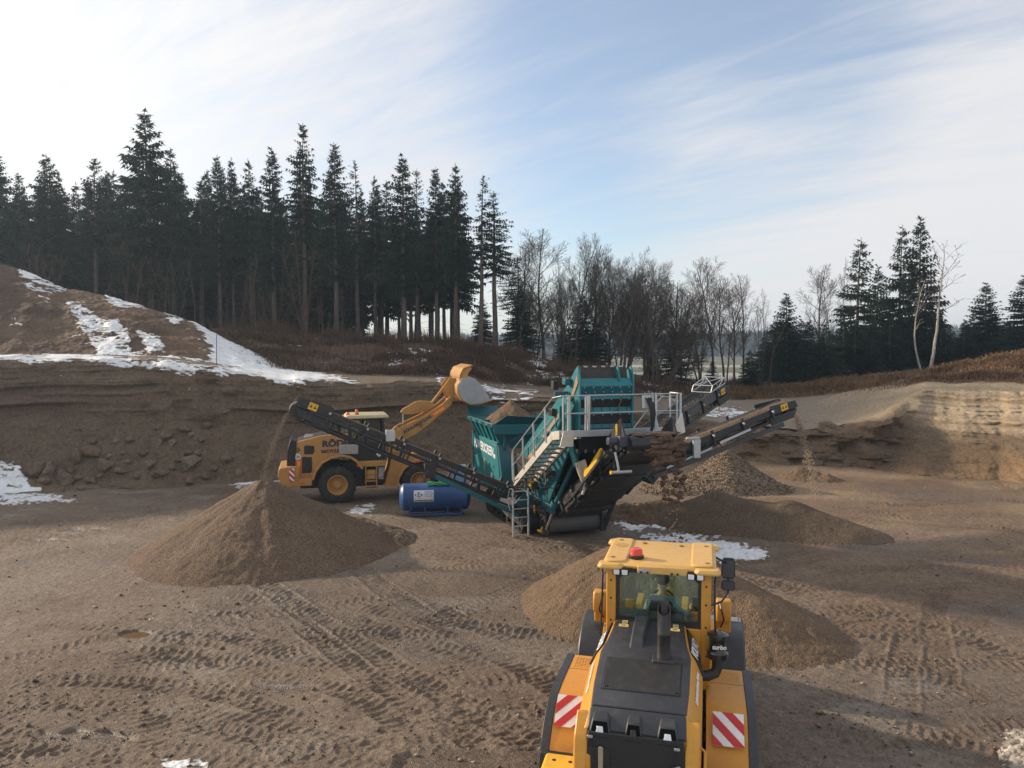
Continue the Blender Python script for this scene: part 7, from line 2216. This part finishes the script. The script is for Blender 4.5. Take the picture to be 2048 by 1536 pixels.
band(5.62, 6.04, 2.98, 2.80, P_BELT, 'dust_curtain', -1.0, .60)
ck = MB()
for k in range(5):
    x = .42 - k * .31; ck.box(x - .06, x + .06, 2.80, 2.86, 5.99, 6.03)
ck.build_each('curtain_clip', P_CREAM, sbo)
bb = MB()
for z, y, off in ((5.36, 3.17, 0), (5.21, 3.13, .06), (4.965, 3.12, .03), (4.48, 3.125, .03)):
    for k in range(6): bb.tube((.60 - k * .31 - off, y, z), (.60 - k * .31 - off, y + .022, z), .018, n=8)
bb.build_each('bolt', P_STEEL, sbo)
rbs = MB()
for z0, z1, y in ((5.0, 5.15, 3.135), (4.52, 4.71, 3.135), (4.06, 4.18, 3.15)):
    for k in range(6): rbs.beam((.55 - k * .29, y, z0), (.55 - k * .29, y - .04, z1), .012, .04, (0, 1, 0))
rbs.build_each('shelf_rib', P_TEALD, sbo)
chn = MB()
for x, z, dx in ((.40, 5.1, -.02), (-.72, 5.1, .22)):
    for k in range(11):
        a = Vector((x + dx * k / 10, 3.20, z - .055 * k)); chn.beam(a, a + Vector((dx / 12, .006 * (k % 2), -.05)), .022 if k % 2 else .04, .04 if k % 2 else .02, (0, 1, 0))
chn.build('hanging_chains', paint('rusty chain', (.14, .10, .07), .7, .3), sbo)
# teal wing plates left of the screen, with openings and slanted arm
sw = MB().prism([(2.3, 3.9), (3.0, 3.9), (3.0, 4.9), (2.8, 5.15), (2.3, 4.7)], 'x', 1.02, 1.06)
for y in (2.34, 2.62, 2.95): sw.box(1.06, 1.13, y - .04, y + .04, 3.95, 4.72 + (y - 2.3) * .35)
swo = sw.build('wing_plate', P_TEAL, SM, .01)
for y, z in ((2.48, 4.50), (2.78, 4.32), (2.80, 4.72)): MB().tube((1.05, y, z), (1.068, y, z), .075, n=10).build('opening', P_BLACK, swo)
MB().path([(1.15, 2.3, 4.0), (1.15, 2.5, 4.12), (1.15, 2.72, 4.38), (1.15, 2.78, 4.5)], .05, 8).build('pipe', P_TEALD, swo)
MB().box(.82, 1.3, 2.3, 2.40, 5.0, 5.2).build('crossmember', P_TEALD, SM, .01)
MB().box(.80, 1.02, 2.3, 2.6, 5.42, 5.62).build('drive_guard', P_TEALD, SM, .02)
# ---- platform
pf = MB().box(-2.42, 1.62, 3.22, 3.86, 3.98, 4.03).build('platform', P_GALV, SM, .004)
MB().box(-2.42, 1.28, 3.86, 3.90, 3.90, 4.10).build('fascia', P_GALV, pf, .004)
MB().hexa([(1.28, 3.93, 3.62), (1.72, 3.93, 3.62), (1.72, 3.88, 3.62), (1.28, 3.88, 3.62)][::-1], [(1.28, 3.93, 4.10), (1.60, 3.93, 4.10), (1.60, 3.88, 4.10), (1.28, 3.88, 4.10)][::-1]).build('corner_plate', P_CREAM, pf, .004)
rl_ = MB(); zr = 5.16
def post(x, y, z0=4.05, z1=zr, r=.045): rl_.beam((x, y, z0), (x, y, z1), r, r)
for x in (1.60, 1.42, .86, .76, -1.42, -1.52, -2.28, -2.40): post(x, 3.88, 4.0, zr + .02, .07 if x in (1.42, -1.52, -2.40, .76) else .045)
for z in (zr, 4.62): rl_.tube((1.60, 3.88, z), (-1.45, 3.88, z), .022, n=8)
for z in (zr, 4.62): rl_.tube((-1.55, 3.88, z), (-2.40, 3.88, z), .020, n=8)
rl_.path([(-1.58, 3.86, 4.62), (-1.58, 3.86, 4.9), (-1.75, 3.86, 5.06), (-2.25, 3.86, 5.10), (-2.28, 3.86, 4.55), (-1.58, 3.86, 4.55)], .018, 6)
for y in (3.25,): rl_.tube((-2.40, y, zr), (-2.40, 3.88, zr), .02, n=8); post(-2.40, y)
rlo = rl_.build('handrail', P_GALV, pf)
MB().hexa([(-1.12, 3.80, 4.72), (-1.50, 3.80, 4.72), (-1.50, 3.76, 4.72), (-1.12, 3.76, 4.72)], [(-1.10, 3.80, 5.12), (-1.50, 3.80, 5.12), (-1.50, 3.76, 5.12), (-1.10, 3.76, 5.12)]).build('control_plate', P_WHITE, pf, .01)
hz_ = MB()
for k in range(9):
    x = -1.22 - .025 * k + _q.uniform(-.02, .02)
    hz_.path([(x, 3.83, 5.05 - .03 * (k % 3)), (x - .05, 3.92, 4.85), (-1.33 - .02 * k + _q.uniform(-.04, .04), 3.93, 4.5), (-1.36 - .008 * k, 3.92, 4.1), (-1.33, 3.85, 3.7)], .02, 6)
hz_.build_each('hose', P_HOSE, pf)
MB().tube((-1.78, 3.6, 4.0), (-1.62, 3.4, 4.85), .045).tube((-.95, 3.5, 4.05), (-1.4, 3.6, 4.65), .02).build('brace_tube', P_GALV, pf)
P_GALVD = paint('dull grating', (.16, .16, .16), .6, .5, dust=.4)
# ---- stairs on the left side, rising towards the camera
B, T = Vector((1.55, -.70, 1.72)), Vector((1.62, 3.30, 3.92))
stp = MB()
for x0 in (1.66, .98):
    stp.beam((x0, B.y, B.z), (x0, 3.15, 3.86), .05, .24); stp.beam((x0, 3.10, 3.86), (x0, 3.75, 3.96), .05, .26)
sto = stp.build('stairs', P_CREAM, SM, .006)
for k in range(11):
    tr_ = MB()
    f = (k + .5) / 11; y = B.y + (3.2 - B.y) * f; z = B.z + (3.84 - B.z) * f
    tr_.box(.99, 1.65, y - .13, y - .09, z - .03, z + .02)
    tr_.box(.99, 1.65, y + .09, y + .13, z - .03, z + .02)
    for j in range(7): tr_.box(1.0 + j * .1, 1.045 + j * .1, y - .10, y + .10, z - .015, z + .015)
    tr_.build('tread', P_GALVD, sto, .003)
sr_ = MB()
for f in (0.0, .28, .56, .84):
    y = B.y + .1 + 3.9 * f; z = B.z + .1 + 2.12 * f; sr_.beam((1.70, y, z), (1.70, y - .12, z + 1.12), .05, .05)
sr_.tube((1.70, B.y - .02, B.z + 1.2), (1.70, 3.25, 5.06), .022, n=8).tube((1.70, 3.25, 5.06), (1.65, 3.88, 5.16), .022, n=8).tube((1.70, B.y + .02, B.z + .66), (1.70, 3.25, 4.46), .02, n=8)
sr_.path([(1.70, B.y - .02, B.z + 1.2), (1.70, B.y - .15, B.z + 1.0), (1.70, B.y - .05, B.z + .1)], .02, 6)
for f in (.0, .5): y = B.y + .1 + 3.6 * f; z = B.z + .1 + 1.95 * f; sr_.beam((.95, y, z), (.95, y - .1, z + 1.05), .04, .04)
sr_.tube((.95, B.y + .05, B.z + 1.1), (.95, 2.9, 4.9), .02, n=8)
sr_.build('stair_rail', P_GALV, sto)
# ---- ladder at the left front
ld = MB()
for x in (1.50, 2.06): ld.beam((x, .42, .06), (x - .02, .30, 1.72), .055, .055)
for k in range(6): z = .12 + k * .30; ld.beam((1.50, .415 - z * .07, z), (2.06, .415 - z * .07, z), .045, .03)
ld.path([(2.06, .30, 1.72), (2.12, .2, 1.7), (2.16, .1, 1.3), (2.10, .2, .95)], .02, 6)
ld.build('ladder', P_GALV, SM, .004)
# ---- wide tail conveyor
tcf, td, tsd, tup = conveyor('tail_conveyor', (-.13, .85, 1.02), (-.62, 5.15, 3.90), 1.62, h=.26, guard=0, roll=5, belt=P_BELT, return_gap=.24, sideboard=.10)
uc = MB()
for k in range(5):
    a = Vector((-.13, .85, 1.02)).lerp(Vector((-.62, 5.15, 3.90)), .14 + k * .17) - tup * .34
    uc.beam(a - tsd * .84, a + tsd * .84, .12, .12, tup)
uc.build_each('cross_beam', P_BLKM, tcf, .01)
a0, a1 = Vector((-.13, .85, 1.02)).lerp(Vector((-.62, 5.15, 3.90)), .22) - tup * .38, Vector((-.13, .85, 1.02)).lerp(Vector((-.62, 5.15, 3.90)), .80) - tup * .34
MB().beam(a0, a1, 1.5, .03, tup).build('under_tray', P_BLKM, tcf)
Hd = Vector((-.62, 5.15, 3.90))
MB().tube(Hd - tsd * .78 - tup * .12, Hd + tsd * .78 - tup * .12, .25, n=28).build('head_drum', P_BLACK, tcf)
mt = MB().box(.12, .42, 4.95, 5.35, 3.74, 4.05).tube((.42, 5.15, 3.90), (.72, 5.15, 3.90), .12, n=14).build('drive_motor', paint('slate blue motor', (.035, .042, .07), .45, dust=.3), tcf, .02)
for s, xx in ((1, .24), (-1, -1.46)):
    hg = MB().hexa([(xx - .03, 4.3, 3.55), (xx + .03, 4.3, 3.55), (xx + .03, 5.35, 4.05), (xx - .03, 5.35, 4.05)], [(xx - .03, 4.25, 3.95), (xx + .03, 4.25, 3.95), (xx + .03, 5.0, 4.55), (xx - .03, 5.0, 4.55)]).build('head_guard', P_BLKM, tcf, .01)
MB().box(.275, .285, 4.78, 4.92, 4.02, 4.36).build('warning_sticker', P_YELC, tcf)
MB().hexa([(-1.40, 5.2, 3.95), (-2.0, 4.9, 4.05), (-2.0, 4.8, 4.05), (-1.40, 5.1, 3.95)], [(-1.50, 5.1, 4.12), (-2.0, 4.7, 4.62), (-2.0, 4.66, 4.62), (-1.45, 5.0, 4.12)]).build('deflector_plate', P_CREAM, tcf, .004)
MB().path([(.55, 5.3, 3.6), (.5, 5.36, 3.3), (.45, 5.36, 3.05)], .035, 8).path([(.65, 5.36, 3.02), (.05, 5.36, 3.02)], .05, 10).build('belt_scraper', P_GALV, tcf)
MB().tube((.66, 5.36, 3.02), (.72, 5.36, 3.02), .055, n=10).build('scraper_end', P_YELC, tcf)
for s in (1, -1):
    x = -.30 + s * .98
    MB().beam((x, 2.4, 1.75), (x - .02, 4.9, 3.55), .06, .10).build('strut_rail', P_BLKM, tcf, .006)
yb = MB().prism([(3.22, 2.55), (3.5, 2.55), (3.75, 2.74), (4.2, 3.15), (4.5, 3.58), (4.42, 3.60), (4.0, 3.26), (3.58, 2.9), (3.22, 2.82)], 'x', .56, .64).build('yellow_bracket', P_YELC, SM, .012)
MB().box(.73, .76, .75, .95, 1.45, 1.75).build('yellow_label', P_YELC, SM); MB().box(1.08, 1.12, -.12, -.06, .25, 1.0).build('yellow_rail', P_YELC, SM)
MB().box(1.1, 1.4, .1, .3, 1.75, 1.95).build('yellow_cover', P_YELC, SM, .02); MB().path([(1.10, .3, .2), (1.05, .45, .18), (1.0, .5, .35)], .05, 8).build('yellow_hook', P_YELC, SM)
# telescopic legs
for s, nm in ((1, .98), (-1, -1.20)):
    lg = MB().tube((nm, .72, .25), (nm - .25 * s, 1.3, 1.55), .055).build('leg_rod', P_CHROME, SM)
    MB().tube((nm - .18 * s, 1.15, 1.25), (nm - .62 * s, 2.45, 3.45), .085).tube((nm - .16 * s, 1.1, 1.20), (nm - .20 * s, 1.2, 1.36), .16, n=16).build('leg_cylinder', P_TEALD, lg)
    MB().beam((nm, .72, .14), (nm, .72, .34), .22, .16, (0, 1, 0)).build('foot', P_BLKM, lg, .01)
MB().beam((.98, 2.8, 3.85), (.78, 3.0, 2.85), .18, .16).build('support_arm', P_TEAL, SM, .012)
MB().beam((.80, 3.0, 2.98), (.52, 3.05, 2.28), .20, .14).beam((.62, 3.05, 3.04), (.46, 3.1, 2.5), .10, .22).build('cylinder_bracket', P_CREAM, SM, .01)
MB().path([(.55, 3.06, 2.3), (.56, 3.08, 2.1), (.60, 3.05, 1.95)], .05, 8).build('pin_chain', P_GALV, SM)
MB().tube((-1.35, 1.0, 1.15), (-3.0, 1.35, 2.45), .09).build('brace_tube', P_TEALD, SM)
MB().tube((-1.2, .9, .35), (-1.45, 1.1, 1.25), .09).build('brace_leg', P_BLKM, SM)
MB().beam((-2.75, 1.3, 2.25), (-2.95, 1.35, 2.75), .22, .2).build('brace_clamp', P_GALV, SM, .01)
MB().beam((-1.3, .8, 1.3), (-2.7, 1.3, 2.2), .10, .12).build('brace_beam', P_BLKM, SM, .01)
# tail end box with belt drum
MB().box(-1.20, -1.10, -.2, .75, .2, 1.05).box(.92, 1.0, -.2, .75, .2, 1.05).box(-1.2, 1.0, -.1, .0, .15, .35).box(-1.15, .95, .62, .70, .18, .32).build('tail_frame', P_BLKM, SM, .01)
MB().tube((-1.05, .50, .52), (.86, .50, .52), .36, n=30).build('tail_drum', paint('worn belt drum', (.09, .088, .088), .6, dust=.4), SM)
MB().hexa([(-1.12, .95, .2), (-1.02, .95, .2), (-1.02, .55, .2), (-1.12, .55, .2)], [(-1.12, 1.05, 1.15), (-1.02, 1.05, 1.15), (-1.02, .75, 1.2), (-1.12, .75, 1.2)]).build('tail_plate', P_GREY, SM, .01)
MB().box(-1.02, -.2, .70, .74, .30, .36).build('scraper_bar', P_TEALD, SM)
# ---- left side conveyor
lc, ld_, ls_, lu_ = conveyor('side_conveyor', (1.25, -1.0, 1.28), (9.0, -1.0, 4.78), .72, h=.20, roll=6, side=-1, return_gap=.52, load=M_FINE, guard=1.0)
PL, QL = Vector((1.25, -1.0, 1.28)), Vector((9.0, -1.0, 4.78))
MB().beam(PL.lerp(QL, .30) + Vector((0, .46, -.62)), PL.lerp(QL, .96) + Vector((0, .46, -.52)), .05, .06).beam(PL.lerp(QL, .30) + Vector((0, -.46, -.62)), PL.lerp(QL, .96) + Vector((0, -.46, -.52)), .05, .06).beam(PL.lerp(QL, .02) + Vector((0, .46, -.62)), PL.lerp(QL, .42) + Vector((0, .46, -.60)), .06, .07).build('lower_chord', P_BLKM, lc, .006)
MB().tube(PL.lerp(QL, .06) + Vector((0, .42, -.25)), PL.lerp(QL, .97) + Vector((0, .42, -.18)), .05).build('pipe', P_BLKM, lc)
MB().box(PL.lerp(QL, .455).x - .2, PL.lerp(QL, .455).x + .2, -.60, -.44, PL.lerp(QL, .455).z - .75, PL.lerp(QL, .455).z - .25).build('hinge_block', P_BLKM, lc, .02)
MB().box(PL.lerp(QL, .63).x - .16, PL.lerp(QL, .63).x + .16, -.62, -.46, PL.lerp(QL, .63).z - .05, PL.lerp(QL, .63).z + .34).build('bracket_box', P_GALV, lc, .02)
for s in (.5, -.5): MB().beam((1.45, -1.0 + s, .55), PL.lerp(QL, .44) + Vector((0, s, -.62)), .10, .15).build('teal_strut', P_TEALD, SM, .01)
MB().beam((1.0, -1.0, .75), (1.5, -1.0, 1.2), .9, .5).build('conveyor_root', P_TEALD, SM, .02)
MB().hexa([(1.95, -.62, .55), (2.3, -.62, 1.0), (2.3, -.56, 1.0), (1.95, -.56, .55)], [(1.75, -.62, 1.15), (2.2, -.62, 1.25), (2.2, -.56, 1.25), (1.75, -.56, 1.15)]).build('chute_plate', P_CREAM, SM)
# ---- long right conveyor
rc, rd_, rs_, ru_ = conveyor('side_conveyor', (-2.9, 1.5, 2.85), (-8.15, 1.5, 4.52), .80, h=.22, roll=4, side=1, return_gap=.32, load=M_SAND, guard=.95)
PR, QR = Vector((-2.9, 1.5, 2.85)), Vector((-8.15, 1.5, 4.52))
MB().beam(PR + Vector((.4, .48, -.68)), PR.lerp(QR, .93) + Vector((0, .48, -.58)), .08, .14).beam(PR + Vector((.4, -.48, -.68)), PR.lerp(QR, .93) + Vector((0, -.48, -.58)), .08, .14).build('lower_chord', paint('dark slate channel', (.05, .055, .065), .45, .3, dust=.15), rc, .01)
MB().beam(PR.lerp(QR, .02) + Vector((0, .5, -.42)), PR.lerp(QR, .36) + Vector((0, .5, -.36)), .03, .06).beam(PR.lerp(QR, .42) + Vector((0, .5, -.30)), PR.lerp(QR, .66) + Vector((0, .5, -.26)), .03, .09).build('pale_rail', P_GALV, rc)
w_ = PR.lerp(QR, .24); MB().box(w_.x - .14, w_.x + .14, 1.94, 2.06, w_.z - .50, w_.z + .16).box(w_.x - .12, w_.x + .40, 1.94, 2.04, w_.z + .16, w_.z + .24).build('clamp', P_GALV, rc, .02)
MB().beam((-2.4, 1.5, 2.0), (-3.2, 1.5, 2.8), .8, .35).build('conveyor_root', P_BLKM, SM, .02)
MB().tube((-4.2, -.3, 3.3), (-4.5, -.1, 3.4), .12).build('motor', P_GALV, SM)
# ---- rear right conveyor for oversize
oc, od_, os_, ou_ = conveyor('side_conveyor', (-2.6, .3, 3.05), (-7.75, -2.3, 4.88), .78, h=.26, roll=5, side=-1 if False else 1, return_gap=.40, belt=P_BELT, guard=.7, sideboard=.14, frame=paint('grey conveyor frame', (.09, .095, .10), .5, .3, dust=.25))
PO, QO = Vector((-2.6, .3, 3.05)), Vector((-7.75, -2.3, 4.88))
gt = MB()
g0 = PO.lerp(QO, .80) + ou_ * .3; g1 = PO.lerp(QO, .99) + ou_ * .3; v = os_ * .44; hgt = ou_ * .24
for s in (-1, 1):
    a, b, c, d_ = g0 + v * s, g1 + v * s, g1 + v * s + hgt, g0 + v * s + hgt * .9 + od_ * .2
    for e in ((a, b), (b, c), (c, d_), (d_, a), (a.lerp(b, .5), d_.lerp(c, .3)), (a.lerp(b, .5), c)): gt.tube(e[0], e[1], .016, n=6)
for a, b in ((g0 - v, g0 + v), (g1 - v + hgt, g1 + v + hgt), (g0 - v + hgt * .9 + od_ * .2, g0 + v + hgt * .9 + od_ * .2), (g0 - v + hgt * .9 + od_ * .2, g1 + v + hgt), (g0 + v + hgt * .9 + od_ * .2, g1 - v + hgt)): gt.tube(a, b, .016, n=6)
gt.build('guard_lattice', P_GALV, oc)
dbv, dbf = [], []
for i in range(160):
    p = PO.lerp(QO, _q.uniform(.05, .95)) + os_ * _q.uniform(-.28, .28) + ou_ * (.07 + _q.uniform(0, .03)); s = _q.uniform(.02, .06); b = len(dbv)
    for e in ((1, 0, -.5), (-.5, .87, -.5), (-.5, -.87, -.5), (0, 0, 1)): dbv.append(tuple(p + Vector(e) * s))
    dbf += [(b, b + 2, b + 1), (b, b + 1, b + 3), (b + 1, b + 2, b + 3), (b + 2, b, b + 3)]
link_mesh('belt_load', dbv, dbf, M_STONE, oc)
MB().beam((-2.2, .6, 3.2), (-2.9, .2, 3.1), .7, .4).build('conveyor_root', P_BLKM, SM, .02)

# ---- clods dropping off the tail conveyor head (loose soil, its own thing)
vs, fs = [], []
_c2 = random.Random(17)
from mathutils import noise as _mn
def clod(p, sx, sy, sz):
    bm = bmesh.new(); bmesh.ops.create_icosphere(bm, subdivisions=2, radius=1)
    off = Vector((_c2.uniform(-9, 9),) * 3); b = len(vs)
    for v_ in bm.verts:
        q = v_.co * (1 + .55 * _mn.fractal(v_.co * 1.6 + off, .7, 2, 4)); vs.append((p[0] + q.x * sx, p[1] + q.y * sy, p[2] + q.z * sz))
    bm.verts.index_update()
    for f_ in bm.faces: fs.append(tuple(b + v_.index for v_ in f_.verts))
    bm.free()
for i in range(30): clod((_c2.uniform(-1.5, -.55), 5.42 + _c2.uniform(-.06, .10), 3.95 - .85 * (i / 30) + _c2.uniform(-.05, .05)), _c2.uniform(.14, .30), .10, _c2.uniform(.06, .12))
for i in range(26): clod((_c2.uniform(-1.55, -.75), 5.5 + _c2.uniform(-.1, .2), 3.1 - 1.1 * _c2.random() ** 1.2), _c2.uniform(.04, .14), .07, _c2.uniform(.04, .09))
for i in range(60): clod((_c2.uniform(-1.6, -.9), 5.6 + _c2.uniform(-.1, .3), 2.6 - 1.9 * _c2.random()), *(3 * [_c2.uniform(.015, .05)]))
for i in range(8): clod((_c2.uniform(-1.5, -.2), 5.05 + _c2.uniform(-.2, .15), 4.06), .25, .2, .05)
sd_ = link_mesh('falling_soil', vs, fs, paint('moist soil clods', (.115, .066, .042), .9, dust=.0, var=.3, scale=5, bump=.4), None, 30)
sd_.location = SM.location; sd_.rotation_euler = SM.rotation_euler
tag(sd_, 'wet brown soil clods dropping off the end of the wide tail conveyor', 'falling soil', kind='stuff')
# broken sticks poking from the snow
for (a, b, lab) in (((1338, 1062), (1352, 1042), 'broken pale stick standing in the snow beside the grit heap'), ((1352, 1046), (1366, 1034), 'short splintered piece of wood on the edge of the grit heap')):
    p = at_z(*a); q = at_y(*b, p.y + .1)
    o = MB().path([p, p.lerp(q, .5) + Vector((.01, 0, 0)), q], [.03, .025, .008], 6).build('broken_stick', paint('split wood', (.45, .33, .18), .8), None); tag(o, lab, 'stick')
# ================================================================== air
def haze_box(x0, x1, y0, y1, z0, z1, density):
    v = [(x, y, z) for z in (z0, z1) for y in (y0, y1) for x in (x0, x1)]
    f = [(0, 2, 3, 1), (4, 5, 7, 6), (0, 1, 5, 4), (2, 6, 7, 3), (0, 4, 6, 2), (1, 3, 7, 5)]
    t = NT('air')
    pv = t.n('VolumePrincipled')
    pv.inputs['Color'].default_value = (0.66, 0.82, 1.0, 1)
    pv.inputs['Density'].default_value = density
    pv.inputs['Anisotropy'].default_value = 0.5
    t.l(pv.outputs[0], t.out.inputs['Volume'])
    o = link_mesh('haze', v, f, t.m)
    tag(o, kind='stuff')
    return o


haze_box(-4100, 4100, -60, 5300, -8, 30, 0.00055)
SC.cycles.volume_bounces = 0
SC.cycles.max_bounces = 6
